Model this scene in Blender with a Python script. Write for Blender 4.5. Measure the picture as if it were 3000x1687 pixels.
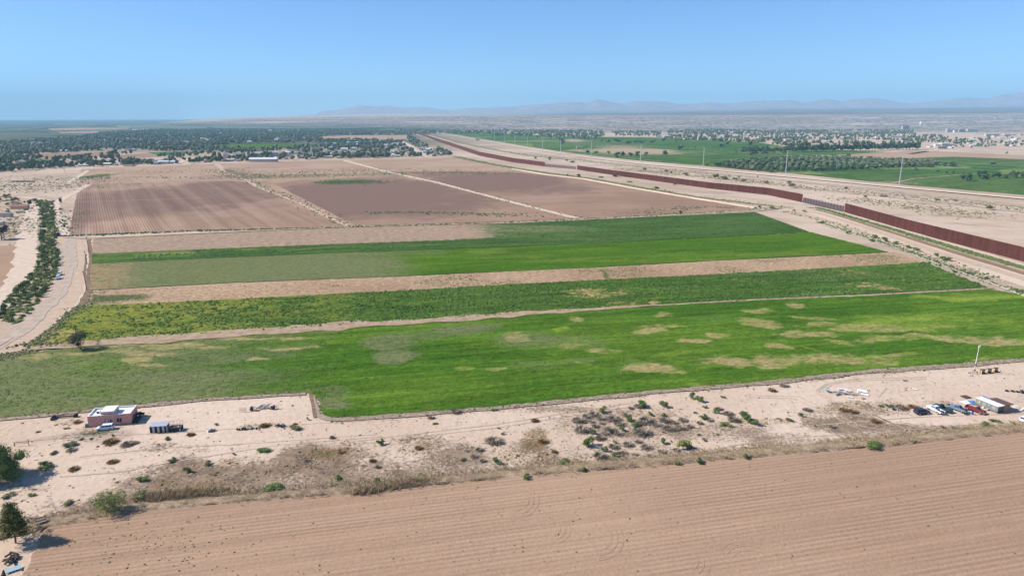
import bpy, bmesh, math, random
import numpy as np
from mathutils import Vector, Matrix

rng = np.random.default_rng(7)
random.seed(7)
S = bpy.context.scene
for o in list(bpy.data.objects):
    bpy.data.objects.remove(o)
R = math.radians

# ------------------------------------------------------------------ camera, sky, sun, exposure
H, FPX, CX, CY = 90.0, 2000.0, 1500.0, 843.5
PITCH = math.atan((CY - 343.0) / FPX)
cam_d = bpy.data.cameras.new('camera')
cam_d.sensor_width = 36.0
cam_d.lens = 24.0
cam_d.clip_start = 1.0
cam_d.clip_end = 120000.0
cam = bpy.data.objects.new('camera', cam_d)
S.collection.objects.link(cam)
cam.location = (0, 0, H)
cam.rotation_euler = (math.pi / 2 - PITCH, 0, 0)
S.camera = cam

SUN_ELEV, SUN_TRAVEL = R(39), R(-1)          # light travels towards +X (from the left)
world = bpy.data.worlds.new('World')
S.world = world
world.use_nodes = True
wn = world.node_tree
wn.nodes.clear()
sky = wn.nodes.new('ShaderNodeTexSky')
sky.sky_type = 'NISHITA'
sky.sun_disc = False
sky.sun_elevation = SUN_ELEV
sky.sun_rotation = R(-90) + R(1)
sky.altitude = 1100
sky.air_density = 0.8
sky.dust_density = 0.0
sky.ozone_density = 9.0
bg = wn.nodes.new('ShaderNodeBackground')
bg.inputs['Strength'].default_value = 0.105
wo = wn.nodes.new('ShaderNodeOutputWorld')
wn.links.new(sky.outputs[0], bg.inputs[0])
wn.links.new(bg.outputs[0], wo.inputs[0])

sun_d = bpy.data.lights.new('sun', 'SUN')
sun_d.energy = 4.6
sun_d.angle = R(0.53)
sun_d.color = (1.0, 0.955, 0.89)
sun = bpy.data.objects.new('sun', sun_d)
S.collection.objects.link(sun)
sdir = Vector((math.cos(SUN_ELEV) * math.cos(SUN_TRAVEL), math.cos(SUN_ELEV) * math.sin(SUN_TRAVEL), -math.sin(SUN_ELEV)))
sun.rotation_euler = sdir.to_track_quat('-Z', 'Y').to_euler()
sun.location = (-200, 0, 300)

S.view_settings.view_transform = 'Standard'
S.view_settings.look = 'None'
S.view_settings.exposure = 0.68
S.view_settings.gamma = 1.0
S.view_settings.use_curve_mapping = False
S.render.engine = 'CYCLES'
S.cycles.max_bounces = 6
S.cycles.diffuse_bounces = 2
S.cycles.glossy_bounces = 2
S.cycles.transmission_bounces = 2
S.cycles.volume_bounces = 1
S.cycles.use_denoising = True
S.cycles.use_adaptive_sampling = False

# ------------------------------------------------------------------ survey helpers
KD = 3000.0 / 2576.0
sP, cP = math.sin(PITCH), math.cos(PITCH)


def an(x, y, z=0.0):
    """world point at height z seen along survey ray (x, y), 3000-px plan units"""
    u = -(y - CY) / FPX
    Z = -sP + cP * u
    t = (z - H) / Z
    return np.array([(x - CX) / FPX * t, (cP + sP * u) * t, z])


def at(x, y, z=0.0):
    return an(x * KD, y * KD, z)


def slope(yD):
    u = -(yD * KD - CY) / FPX
    return (-sP + cP * u) / (cP + sP * u)


def to_d(X, Y, Z=0.0):
    d = Y * cP - (Z - H) * sP
    u = Y * sP + (Z - H) * cP
    return (CX + FPX * X / d) / KD, (CY - FPX * u / d) / KD


def wp(pts):
    return np.array([at(*p)[:2] for p in pts])


def hsh(ix, iy, seed):
    v = np.sin(ix * 127.1 + iy * 311.7 + seed * 74.7) * 43758.5453
    return v - np.floor(v)


def vnoise(x, y, seed=0):
    ix, iy = np.floor(x), np.floor(y)
    fx, fy = x - ix, y - iy
    fx = fx * fx * (3 - 2 * fx)
    fy = fy * fy * (3 - 2 * fy)
    a, b = hsh(ix, iy, seed), hsh(ix + 1, iy, seed)
    c, d = hsh(ix, iy + 1, seed), hsh(ix + 1, iy + 1, seed)
    return (a * (1 - fx) + b * fx) * (1 - fy) + (c * (1 - fx) + d * fx) * fy


def fbm(x, y, seed=0, oct=4):
    s, a, t = 0.0, 0.5, 0.0
    for i in range(oct):
        s = s + a * vnoise(x, y, seed + i * 3.7)
        t += a
        a *= 0.5
        x, y = x * 2.03, y * 2.03
    return s / t


def sst(a, b, x):
    t = np.clip((x - a) / (b - a), 0, 1)
    return t * t * (3 - 2 * t)


def in_poly(px, py, poly):
    px, py = np.asarray(px, float), np.asarray(py, float)
    ins = np.zeros(px.shape, bool)
    n = len(poly)
    for i in range(n):
        x0, y0 = poly[i]
        x1, y1 = poly[(i + 1) % n]
        c = ((y0 > py) != (y1 > py)) & (px < (x1 - x0) * (py - y0) / ((y1 - y0) if y1 != y0 else 1e-9) + x0)
        ins ^= c
    return ins


# ------------------------------------------------------------------ mesh / object helpers
def np_mesh(name, V, F, mats=None, mi=None, smooth=False, mask=None):
    V = np.asarray(V, np.float32).reshape(-1, 3)
    F = np.asarray(F, np.int32)
    me = bpy.data.meshes.new(name)
    k = F.shape[1]
    me.vertices.add(len(V))
    me.vertices.foreach_set('co', V.ravel())
    me.loops.add(F.size)
    me.loops.foreach_set('vertex_index', F.ravel())
    me.polygons.add(len(F))
    me.polygons.foreach_set('loop_start', np.arange(0, F.size, k, dtype=np.int32))
    me.polygons.foreach_set('loop_total', np.full(len(F), k, np.int32))
    if mats is not None:
        for m in (mats if isinstance(mats, (list, tuple)) else [mats]):
            me.materials.append(m)
    if mi is not None:
        me.polygons.foreach_set('material_index', np.asarray(mi, np.int32))
    me.polygons.foreach_set('use_smooth', np.full(len(F), smooth))
    if mask is not None:
        a = me.attributes.new('mask', 'FLOAT_COLOR', 'POINT')
        m4 = np.zeros((len(V), 4), np.float32)
        m4[:, :mask.shape[1]] = mask
        a.data.foreach_set('color', m4.ravel())
    me.update(calc_edges=True)
    me.validate()
    return me


def put(name, me, parent=None, loc=None, rz=None, label=None, cat=None, group=None, kind=None):
    o = bpy.data.objects.new(name, me)
    S.collection.objects.link(o)
    if parent is not None:
        o.parent = parent
    if loc is not None:
        o.location = tuple(float(v) for v in loc)
    if rz is not None:
        o.rotation_euler = (0, 0, rz)
    if label:
        o['label'] = label
    if cat:
        o['category'] = cat
    if group:
        o['group'] = group
    if kind:
        o['kind'] = kind
    return o


def thing(name, label, cat, loc=(0, 0, 0), rz=0.0, group=None):
    return put(name, None, None, loc, rz, label, cat, group)


def dup(root, loc=None, rz=None, label=None):
    r = root.copy()
    S.collection.objects.link(r)
    if loc is not None:
        r.location = tuple(float(v) for v in loc)
    if rz is not None:
        r.rotation_euler = (0, 0, rz)
    if label:
        r['label'] = label
    for ch in list(root.children):
        c = ch.copy()
        S.collection.objects.link(c)
        c.parent = r
        for g in list(ch.children):
            d = g.copy()
            S.collection.objects.link(d)
            d.parent = c
    return r


class MB:
    """collects simple shapes into one mesh"""

    def __init__(s):
        s.v, s.f, s.m = [], [], []

    def add(s, v, f, m=0):
        b = len(s.v)
        s.v += [tuple(map(float, p)) for p in v]
        s.f += [tuple(b + i for i in q) for q in f]
        s.m += [m] * len(f)
        return s

    def box(s, c, d, rz=0.0, m=0, top=1.0, rx=0.0, ry=0.0):
        x, y, z = d[0] / 2, d[1] / 2, d[2] / 2
        v = [(-x, -y, -z), (x, -y, -z), (x, y, -z), (-x, y, -z),
             (-x * top, -y * top, z), (x * top, -y * top, z), (x * top, y * top, z), (-x * top, y * top, z)]
        M = Matrix.Translation(Vector(c)) @ Matrix.Rotation(rz, 4, 'Z') @ Matrix.Rotation(ry, 4, 'Y') @ Matrix.Rotation(rx, 4, 'X')
        v = [M @ Vector(p) for p in v]
        return s.add(v, [(0, 3, 2, 1), (4, 5, 6, 7), (0, 1, 5, 4), (1, 2, 6, 5), (2, 3, 7, 6), (3, 0, 4, 7)], m)

    def tube(s, p, q, r0, r1=None, n=8, m=0, cap=True):
        r1 = r0 if r1 is None else r1
        p, q = Vector(p), Vector(q)
        d = (q - p).normalized()
        a = d.orthogonal().normalized()
        b = d.cross(a)
        v = []
        for c, r in ((p, r0), (q, r1)):
            for i in range(n):
                t = 2 * math.pi * i / n
                v.append(c + a * (r * math.cos(t)) + b * (r * math.sin(t)))
        f = [(i, (i + 1) % n, n + (i + 1) % n, n + i) for i in range(n)]
        if cap:
            f += [tuple(range(n - 1, -1, -1)), tuple(range(n, 2 * n))]
        return s.add(v, f, m)

    def path(s, pts, r, n=6, m=0):
        for a, b in zip(pts[:-1], pts[1:]):
            s.tube(a, b, r, r, n, m)
        return s

    def prism(s, prof, y0, y1, inset=0.0, m=0):
        """side profile (x, z) extruded between y0 and y1 with rounded-off flanks"""
        n = len(prof)
        cx = sum(p[0] for p in prof) / n
        cz = sum(p[1] for p in prof) / n
        rings = []
        e = 0.09 if inset else 0.0
        for y, k in ((y0, 1 - inset), (y0 + e, 1), (y1 - e, 1), (y1, 1 - inset)):
            rings.append([(cx + (x - cx) * k, y, cz + (z - cz) * k) for x, z in prof])
        v = sum(rings, [])
        f = []
        for r in range(3):
            for i in range(n):
                j = (i + 1) % n
                f.append((r * n + i, r * n + j, (r + 1) * n + j, (r + 1) * n + i))
        f += [tuple(range(n - 1, -1, -1)), tuple(range(3 * n, 4 * n))]
        return s.add(v, f, m)

    def me(s, name, mats, smooth=False):
        me = bpy.data.meshes.new(name)
        me.from_pydata(s.v, [], s.f)
        for m in (mats if isinstance(mats, (list, tuple)) else [mats]):
            me.materials.append(m)
        me.polygons.foreach_set('material_index', np.array(s.m, np.int32))
        bm = bmesh.new()
        bm.from_mesh(me)
        bmesh.ops.recalc_face_normals(bm, faces=bm.faces)
        bm.to_mesh(me)
        bm.free()
        if smooth:
            me.polygons.foreach_set('use_smooth', np.full(len(me.polygons), True))
        me.update()
        return me

    def put(s, name, mats, parent=None, **k):
        return put(name, s.me(name, mats), parent, **k)


# ------------------------------------------------------------------ materials
class NT:
    def __init__(s, name, rough=0.95, spec=0.0):
        s.mat = bpy.data.materials.new(name)
        s.mat.use_nodes = True
        s.t = s.mat.node_tree
        s.b = s.t.nodes['Principled BSDF']
        s.b.inputs['Roughness'].default_value = rough
        s.b.inputs['Specular IOR Level'].default_value = spec
        s._pos = None

    def n(s, typ, **k):
        nd = s.t.nodes.new(typ)
        for a, v in k.items():
            setattr(nd, a, v)
        return nd

    def set(s, sock, v):
        if isinstance(v, bpy.types.NodeSocket):
            s.t.links.new(v, sock)
        elif isinstance(v, (tuple, list)) and len(v) == 3 and sock.type == 'RGBA':
            sock.default_value = (*v, 1)
        else:
            sock.default_value = v

    def pos(s):
        if s._pos is None:
            s._pos = s.n('ShaderNodeNewGeometry').outputs['Position']
        return s._pos

    def vec(s, rot=0.0, scale=(1, 1, 1)):
        """world position turned by rot (deg) so that x runs along that direction, then scaled"""
        a = s.n('ShaderNodeVectorRotate', rotation_type='Z_AXIS')
        s.set(a.inputs['Vector'], s.pos())
        a.inputs['Angle'].default_value = -R(rot)
        b = s.n('ShaderNodeVectorMath', operation='MULTIPLY')
        s.set(b.inputs[0], a.outputs[0])
        b.inputs[1].default_value = scale
        return b.outputs[0]

    def noise(s, scale, detail=4.0, vec=None, rough=0.55, dist=0.0):
        nd = s.n('ShaderNodeTexNoise')
        s.set(nd.inputs['Vector'], s.pos() if vec is None else vec)
        nd.inputs['Scale'].default_value = scale
        nd.inputs['Detail'].default_value = detail
        nd.inputs['Roughness'].default_value = rough
        nd.inputs['Distortion'].default_value = dist
        return nd.outputs['Fac']

    def math(s, op, a, b=0.0, c=0.0, clamp=False):
        nd = s.n('ShaderNodeMath', operation=op, use_clamp=clamp)
        s.set(nd.inputs[0], a)
        s.set(nd.inputs[1], b)
        s.set(nd.inputs[2], c)
        return nd.outputs[0]

    def range(s, v, a, b, lo=0.0, hi=1.0):
        nd = s.n('ShaderNodeMapRange', interpolation_type='SMOOTHSTEP')
        s.set(nd.inputs['Value'], v)
        nd.inputs['From Min'].default_value = a
        nd.inputs['From Max'].default_value = b
        nd.inputs['To Min'].default_value = lo
        nd.inputs['To Max'].default_value = hi
        return nd.outputs[0]

    def mix(s, fac, a, b, blend='MIX'):
        nd = s.n('ShaderNodeMixRGB', blend_type=blend)
        s.set(nd.inputs[0], fac)
        s.set(nd.inputs[1], a)
        s.set(nd.inputs[2], b)
        return nd.outputs[0]

    def ramp(s, fac, stops, interp='LINEAR'):
        nd = s.n('ShaderNodeValToRGB')
        cr = nd.color_ramp
        cr.interpolation = interp
        while len(cr.elements) < len(stops):
            cr.elements.new(0.5)
        for e, (p, c) in zip(cr.elements, stops):
            e.position = p
            e.color = (*c, 1)
        s.set(nd.inputs[0], fac)
        return nd.outputs[0]

    def mask(s):
        a = s.n('ShaderNodeAttribute', attribute_name='mask')
        sp = s.n('ShaderNodeSeparateColor')
        s.set(sp.inputs[0], a.outputs['Color'])
        return sp.outputs[0], sp.outputs[1], sp.outputs[2]

    def rand_obj(s):
        return s.n('ShaderNodeObjectInfo').outputs['Random']

    def rand_isl(s):
        return s.n('ShaderNodeNewGeometry').outputs['Random Per Island']

    def gray(s, v, k):
        """value variation: colour times (1-k .. 1+k) from a 0..1 socket"""
        m = s.math('MULTIPLY_ADD', v, 2 * k, 1 - k)
        c = s.n('ShaderNodeCombineColor')
        for i in range(3):
            s.set(c.inputs[i], m)
        return c.outputs[0]

    def bump(s, h, dist, strength=1.0):
        nd = s.n('ShaderNodeBump')
        nd.inputs['Distance'].default_value = dist
        nd.inputs['Strength'].default_value = strength
        s.set(nd.inputs['Height'], h)
        s.set(s.b.inputs['Normal'], nd.outputs[0])

    def done(s, col):
        s.set(s.b.inputs['Base Color'], col)
        return s.mat


def plain(name, col, rough=0.6, spec=0.3, metal=0.0, var=0.12, scale=1.5):
    m = NT(name, rough, spec)
    m.b.inputs['Metallic'].default_value = metal
    c = m.mix(1.0, col, m.gray(m.noise(scale, 4), var), 'MULTIPLY')
    return m.done(c)


SAND = (0.53, 0.405, 0.31)


def sand_mat():
    m = NT('sand')
    g1 = m.noise(0.012, 5)
    g2 = m.noise(0.35, 5, m.vec(12, (0.5, 1.6, 1)))
    g3 = m.noise(2.2, 3)
    c = m.mix(m.range(g1, 0.35, 0.65), (0.52, 0.385, 0.28), (0.59, 0.455, 0.35))
    c = m.mix(1.0, c, m.gray(g2, 0.16), 'MULTIPLY')
    c = m.mix(1.0, c, m.gray(g3, 0.10), 'MULTIPLY')
    r, g, b = m.mask()
    brk = m.noise(0.9, 5, None, 0.65)
    fr = m.range(m.math('ADD', r, m.math('MULTIPLY', m.math('SUBTRACT', brk, 0.5), 1.5)), 0.30, 0.75)
    c = m.mix(m.math('MULTIPLY', fr, 0.88), c, m.mix(m.range(m.noise(0.22, 3), 0.3, 0.7), (0.120, 0.084, 0.056), (0.27, 0.19, 0.128)))
    brk2 = m.noise(1.6, 4, None, 0.65)
    fg = m.range(m.math('ADD', g, m.math('MULTIPLY', m.math('SUBTRACT', brk2, 0.5), 1.7)), 0.45, 0.8)
    c = m.mix(m.math('MULTIPLY', fg, 0.85), c, m.mix(m.range(m.noise(0.3, 2), 0.4, 0.6), (0.14, 0.115, 0.04), (0.24, 0.13, 0.065)))
    c = m.mix(m.math('MULTIPLY', b, 0.7), c, (0.33, 0.25, 0.20))
    m.bump(m.math('ADD', m.noise(0.5, 5), m.math('MULTIPLY', fr, 0.3)), 0.5, 0.6)
    return m.done(c)


def soil_mat(name, c0, c1, rot, across, along=0.02, fine=1.0, mask_dark=None, contrast=0.22, rows=0.0):
    m = NT(name)
    st = m.noise(across, 2, m.vec(rot, (along, 1, 1)), 0.6)
    st2 = m.noise(across * 0.42, 2, m.vec(rot + 0.4, (along * 1.5, 1, 1)), 0.75)
    lg = m.noise(0.010, 4)
    c = m.mix(m.range(lg, 0.35, 0.68), c0, c1)
    c = m.mix(1.0, c, m.gray(m.range(st, 0.3, 0.7), contrast), 'MULTIPLY')
    c = m.mix(1.0, c, m.gray(m.range(st2, 0.35, 0.65), contrast * 0.35), 'MULTIPLY')
    c = m.mix(1.0, c, m.gray(m.noise(1.7 * fine, 5, None, 0.75), 0.30), 'MULTIPLY')
    if rows:
        w = m.n('ShaderNodeTexWave', wave_type='BANDS', bands_direction='Y')
        m.set(w.inputs['Vector'], m.vec(rot, (0.03, 1, 1)))
        w.inputs['Scale'].default_value = 0.314 / rows
        w.inputs['Distortion'].default_value = 1.7
        w.inputs['Detail'].default_value = 3
        w.inputs['Detail Scale'].default_value = 0.3
        md = m.range(m.noise(0.11, 4, m.vec(rot, (0.25, 1, 1)), 0.75), 0.34, 0.68)
        c = m.mix(m.math('MULTIPLY', m.math('MULTIPLY', m.range(w.outputs['Fac'], 0.70, 1.0), md), 0.45), c, (0.48, 0.34, 0.24))
        c = m.mix(m.math('MULTIPLY', m.math('MULTIPLY', m.range(w.outputs['Fac'], 0.35, 0.0), md), 0.36), c, (0.21, 0.132, 0.085))
    r, g, b = m.mask()
    if mask_dark:
        brk = m.noise(0.05, 4)
        c = m.mix(m.range(m.math('ADD', r, m.math('MULTIPLY', m.math('SUBTRACT', brk, 0.5), 0.7)), 0.25, 0.75), c, m.mix(1.0, mask_dark, m.gray(st, contrast), 'MULTIPLY'))
    wg = m.noise(0.5, 4, None, 0.7)
    c = m.mix(m.range(m.math('ADD', g, m.math('SUBTRACT', wg, 0.5)), 0.35, 0.75), c, (0.085, 0.115, 0.035))
    m.bump(m.math('ADD', st, m.math('MULTIPLY', m.noise(1.2, 3), 0.7)), 0.35, 0.5)
    return m.done(c)


def crop_mat(name, ca, cb, cy_, soil, rot=12.4, grain=0.9, clump=0.3, isl=0.0):
    """crop: ca/cb greens, G mask = yellowing, R mask = bare dry soil, B mask = grey-green thin growth"""
    m = NT(name)
    r, g, b = m.mask()
    lg = m.noise(0.022, 6, m.vec(rot, (0.35, 1, 1)), 0.68)
    c = m.mix(m.range(lg, 0.38, 0.62), ca, cb)
    st = m.noise(0.16, 3, m.vec(rot, (0.10, 1, 1)), 0.6)
    c = m.mix(1.0, c, m.gray(m.range(st, 0.3, 0.7), 0.16), 'MULTIPLY')
    st3 = m.noise(0.42, 3, m.vec(rot, (0.035, 1, 1)), 0.7)
    c = m.mix(1.0, c, m.gray(m.range(st3, 0.3, 0.7), 0.17), 'MULTIPLY')
    yb = m.noise(0.10, 4, m.vec(rot, (0.4, 1, 1)), 0.65)
    c = m.mix(m.range(m.math('ADD', g, m.math('MULTIPLY', m.math('SUBTRACT', yb, 0.5), 1.1)), 0.25, 0.85), c, cy_)
    c = m.mix(m.math('MULTIPLY', m.range(m.math('ADD', b, m.math('MULTIPLY', m.math('SUBTRACT', yb, 0.5), 0.8)), 0.2, 0.85), 0.9), c, (0.155, 0.163, 0.072))
    sb = m.noise(0.42, 6, m.vec(rot, (0.45, 1, 1)), 0.78)
    fs = m.range(m.math('ADD', r, m.math('MULTIPLY', m.math('SUBTRACT', sb, 0.5), 2.6)), 0.2, 0.9)
    c = m.mix(m.math('MULTIPLY', fs, 0.92), c, soil)
    cl = m.noise(grain, 4, m.vec(rot, (0.5, 1, 1)), 0.7)
    c = m.mix(1.0, c, m.gray(m.range(cl, 0.28, 0.72), clump), 'MULTIPLY')
    m.bump(m.math('ADD', cl, m.math('MULTIPLY', m.noise(grain * 2.6, 2), 0.5)), 0.7, 0.55)
    if isl:
        c = m.mix(1.0, c, m.gray(m.rand_isl(), isl), 'MULTIPLY')
    return m.done(c)


def leaf_mat(name, stops, var=0.35, rough=0.7, per='isl', trans=0.0):
    m = NT(name, rough, 0.15)
    c = m.ramp(m.rand_obj(), stops)
    c2 = m.ramp(m.noise(0.06, 2), stops)
    c = m.mix(0.5, c, c2)
    c = m.mix(1.0, c, m.gray(m.rand_isl(), var), 'MULTIPLY')
    c = m.mix(1.0, c, m.gray(m.noise(1.3, 3), 0.25), 'MULTIPLY')
    return m.done(c)


M_SAND = sand_mat()
M_SOIL_FRONT = soil_mat('tilled_soil', (0.33, 0.212, 0.138), (0.385, 0.255, 0.168), 13, 0.55, 0.010, 1.0, None, 0.06, 1.45)
M_SOIL_DARK = soil_mat('ploughed_soil', (0.265, 0.165, 0.115), (0.33, 0.215, 0.15), 12.4, 0.35, 0.01, 0.5, (0.195, 0.124, 0.093), 0.10)
M_SOIL_FALLOW = soil_mat('fallow_soil', (0.34, 0.225, 0.155), (0.40, 0.275, 0.19), 12.4, 0.3, 0.01, 0.5, (0.25, 0.165, 0.12), 0.10)
M_STUBBLE = soil_mat('stubble_soil', (0.33, 0.215, 0.13), (0.42, 0.285, 0.18), 12.4, 1.0, 0.35, 1.0, None, 0.30)
M_ALF1 = crop_mat('alfalfa', (0.050, 0.116, 0.010), (0.092, 0.164, 0.016), (0.20, 0.27, 0.035), (0.33, 0.255, 0.115))
M_ALF2 = crop_mat('weedy_alfalfa', (0.055, 0.105, 0.014), (0.078, 0.128, 0.022), (0.185, 0.195, 0.036), (0.42, 0.29, 0.13), 12.4, 0.8, 0.45)
M_ALF1C = crop_mat('alfalfa_clump', (0.056, 0.124, 0.011), (0.098, 0.170, 0.018), (0.22, 0.27, 0.035), (0.30, 0.26, 0.10), isl=0.22)
M_ALF2C = crop_mat('weedy_clump', (0.050, 0.105, 0.020), (0.075, 0.130, 0.028), (0.17, 0.20, 0.045), (0.30, 0.24, 0.10), 12.4, 0.8, 0.3, isl=0.40)
M_ALF3 = crop_mat('bright_alfalfa', (0.052, 0.118, 0.008), (0.076, 0.145, 0.011), (0.155, 0.20, 0.034), (0.33, 0.22, 0.13))
M_ALF4 = crop_mat('dark_alfalfa', (0.045, 0.094, 0.018), (0.066, 0.116, 0.026), (0.17, 0.21, 0.05), (0.36, 0.245, 0.175), 12.4, 0.5, 0.35)
M_FARDULL = crop_mat('far_dull_crop', (0.075, 0.095, 0.05), (0.12, 0.13, 0.08), (0.2, 0.19, 0.11), (0.3, 0.25, 0.17), 30, 0.12, 0.12)
M_FARGREEN = crop_mat('far_crop', (0.038, 0.095, 0.018), (0.068, 0.135, 0.026), (0.22, 0.25, 0.08), (0.40, 0.29, 0.19), 30, 0.12, 0.15)


def furrow_mat():
    m = NT('furrowed_soil')
    w = m.n('ShaderNodeTexWave', wave_type='BANDS', bands_direction='Y')
    m.set(w.inputs['Vector'], m.vec(121.3, (0.05, 1, 1)))
    w.inputs['Scale'].default_value = 0.145
    w.inputs['Distortion'].default_value = 2.2
    w.inputs['Detail'].default_value = 2
    w.inputs['Detail Scale'].default_value = 0.4
    st = m.noise(0.09, 3, m.vec(121.3, (0.02, 1, 1)), 0.6)
    r, g, b = m.mask()
    c = m.mix(m.range(m.noise(0.009, 3), 0.35, 0.65), (0.285, 0.18, 0.125), (0.335, 0.22, 0.155))
    dk = m.noise(0.03, 4)
    c = m.mix(m.range(m.math('ADD', r, m.math('MULTIPLY', m.math('SUBTRACT', dk, 0.5), 0.8)), 0.25, 0.75), c, (0.20, 0.128, 0.095))
    c = m.mix(m.math('MULTIPLY', m.math('MULTIPLY', m.range(w.outputs['Fac'], 0.2, 0.9), m.range(st, 0.3, 0.75)), 0.20), c, (0.42, 0.285, 0.2))
    c = m.mix(1.0, c, m.gray(m.range(st, 0.3, 0.7), 0.16), 'MULTIPLY')
    c = m.mix(1.0, c, m.gray(m.noise(0.8, 3), 0.15), 'MULTIPLY')
    m.bump(w.outputs['Fac'], 0.4, 0.4)
    return m.done(c)


M_FURROW = furrow_mat()


def road_mat(name, c0, c1, scale=0.25, var=0.14):
    m = NT(name)
    c = m.mix(m.range(m.noise(scale, 5, None, 0.6), 0.3, 0.7), c0, c1)
    c = m.mix(1.0, c, m.gray(m.noise(1.8, 4, None, 0.7), var), 'MULTIPLY')
    m.bump(m.noise(0.8, 4), 0.2, 0.5)
    return m.done(c)


M_TRACK = road_mat('dirt_track', (0.44, 0.315, 0.225), (0.52, 0.39, 0.285))
M_TRACKB = road_mat('bare_track_soil', (0.30, 0.205, 0.135), (0.42, 0.305, 0.21), 0.3, 0.25)
M_PALE = road_mat('pale_track', (0.52, 0.40, 0.305), (0.61, 0.485, 0.38))
M_GREYROAD = road_mat('worn_asphalt', (0.37, 0.295, 0.235), (0.48, 0.385, 0.305))
M_MARGIN = road_mat('field_margin_soil', (0.27, 0.20, 0.155), (0.39, 0.29, 0.225), 0.6, 0.3)
M_BANK = road_mat('dry_bank', (0.22, 0.155, 0.10), (0.40, 0.29, 0.19), 0.45, 0.3)
M_SCRUBSTRIP = road_mat('scrub_strip', (0.245, 0.20, 0.135), (0.50, 0.385, 0.285), 0.11, 0.30)
M_DITCH = road_mat('ditch_soil', (0.15, 0.105, 0.07), (0.26, 0.18, 0.125), 0.5, 0.3)
M_MUD = road_mat('canal_bank_soil', (0.215, 0.145, 0.085), (0.27, 0.185, 0.11), 0.15, 0.15)
M_WEEDBANK = road_mat('weedy_bank', (0.10, 0.135, 0.035), (0.30, 0.245, 0.13), 0.35, 0.35)
M_CONC = road_mat('concrete_lining', (0.60, 0.52, 0.43), (0.68, 0.60, 0.50), 0.5, 0.1)
M_LINE = road_mat('wheel_rut', (0.43, 0.32, 0.235), (0.53, 0.405, 0.305), 0.4, 0.2)


def terrain_mat():
    m = NT('desert')
    r, g, b = m.mask()
    sc = m.noise(0.004, 7, m.vec(0, (1, 1, 1)), 0.68)
    sc2 = m.noise(0.03, 4, None, 0.7)
    c = m.mix(m.range(sc, 0.38, 0.62), (0.42, 0.31, 0.225), (0.54, 0.415, 0.315))
    c = m.mix(1.0, c, m.gray(m.noise(0.5, 4), 0.14), 'MULTIPLY')
    pt = m.noise(0.022, 6, m.vec(-30, (0.5, 1.3, 1)), 0.72)
    c = m.mix(m.math('MULTIPLY', m.range(pt, 0.50, 0.64), 0.55), c, (0.25, 0.19, 0.14))
    # scrubby far desert (R), grey-brown speckle
    des = m.mix(m.range(sc2, 0.40, 0.55), (0.42, 0.33, 0.27), (0.11, 0.095, 0.07))
    dl = m.noise(0.0016, 6, m.vec(0, (0.6, 2.2, 1)), 0.7)
    des = m.mix(m.math('MULTIPLY', m.range(dl, 0.50, 0.66), 0.8), des, (0.54, 0.44, 0.36))
    c = m.mix(r, c, des)
    # creosote plain and mountain rock (G)
    c = m.mix(g, c, m.mix(m.range(m.noise(0.0012, 5), 0.4, 0.6), (0.105, 0.09, 0.065), (0.17, 0.14, 0.105)))
    # irrigated valley (B)
    fl = m.noise(0.0022, 3, m.vec(-20, (0.5, 1.4, 1)), 0.5)
    val = m.ramp(fl, [(0.30, (0.030, 0.045, 0.022)), (0.46, (0.045, 0.062, 0.028)), (0.53, (0.17, 0.14, 0.10)), (0.57, (0.06, 0.09, 0.035)), (0.75, (0.22, 0.175, 0.13))])
    c = m.mix(b, c, val)
    c = m.mix(m.math('MINIMUM', r, g), c, m.mix(m.range(m.noise(0.004, 5), 0.35, 0.65), (0.24, 0.14, 0.095), (0.44, 0.27, 0.19)))
    m.bump(m.noise(0.25, 5), 0.6, 0.5)
    return m.done(c)


M_TERRAIN = terrain_mat()

# ------------------------------------------------------------------ terrain
XD = np.array([-1400, -200, 300, 480, 644, 800, 950, 1100, 1288, 1600, 1932, 2250, 2576, 3200, 4200], float)
RIM = np.array([330, 330, 320, 304, 296, 293, 291, 290, 289.5, 289.2, 289.2, 287.5, 285, 283, 283])
PLN = np.array([330, 330, 320, 303, 294, 291, 289.5, 288.8, 288.6, 284, 276.5, 273, 269.5, 268, 268])
MX = np.array([-1400, 480, 644, 794, 804, 849, 889, 904, 944, 989, 1019, 1066, 1131, 1169, 1288, 1363, 1428, 1458, 1473, 1500, 1538, 1569, 1600, 1630, 1663, 1693, 1733, 1753, 1780, 1813, 1838, 1875, 1932, 1990, 2014, 2072, 2112, 2140, 2184, 2232, 2282, 2332, 2407, 2457, 2482, 2507, 2567, 2620, 2800, 3400, 4200], float)
MY = np.array([330, 330, 300, 289, 283, 276, 269, 264, 266, 267, 270, 269, 276, 273, 268, 262.5, 256.5, 257, 260, 253.5, 258, 258.5, 254, 253.5, 256, 260, 260, 261, 254, 258, 260.5, 256, 251.5, 250.5, 254.5, 250, 258, 249.5, 247.5, 255, 262, 257, 247, 249.5, 247, 237, 230, 231, 240, 250, 255])


def d_of_az(az):
    return (CX + FPX * np.tan(np.clip(az, -1.2, 1.2)) * (cP + sP * 0.2502)) / KD


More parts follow.
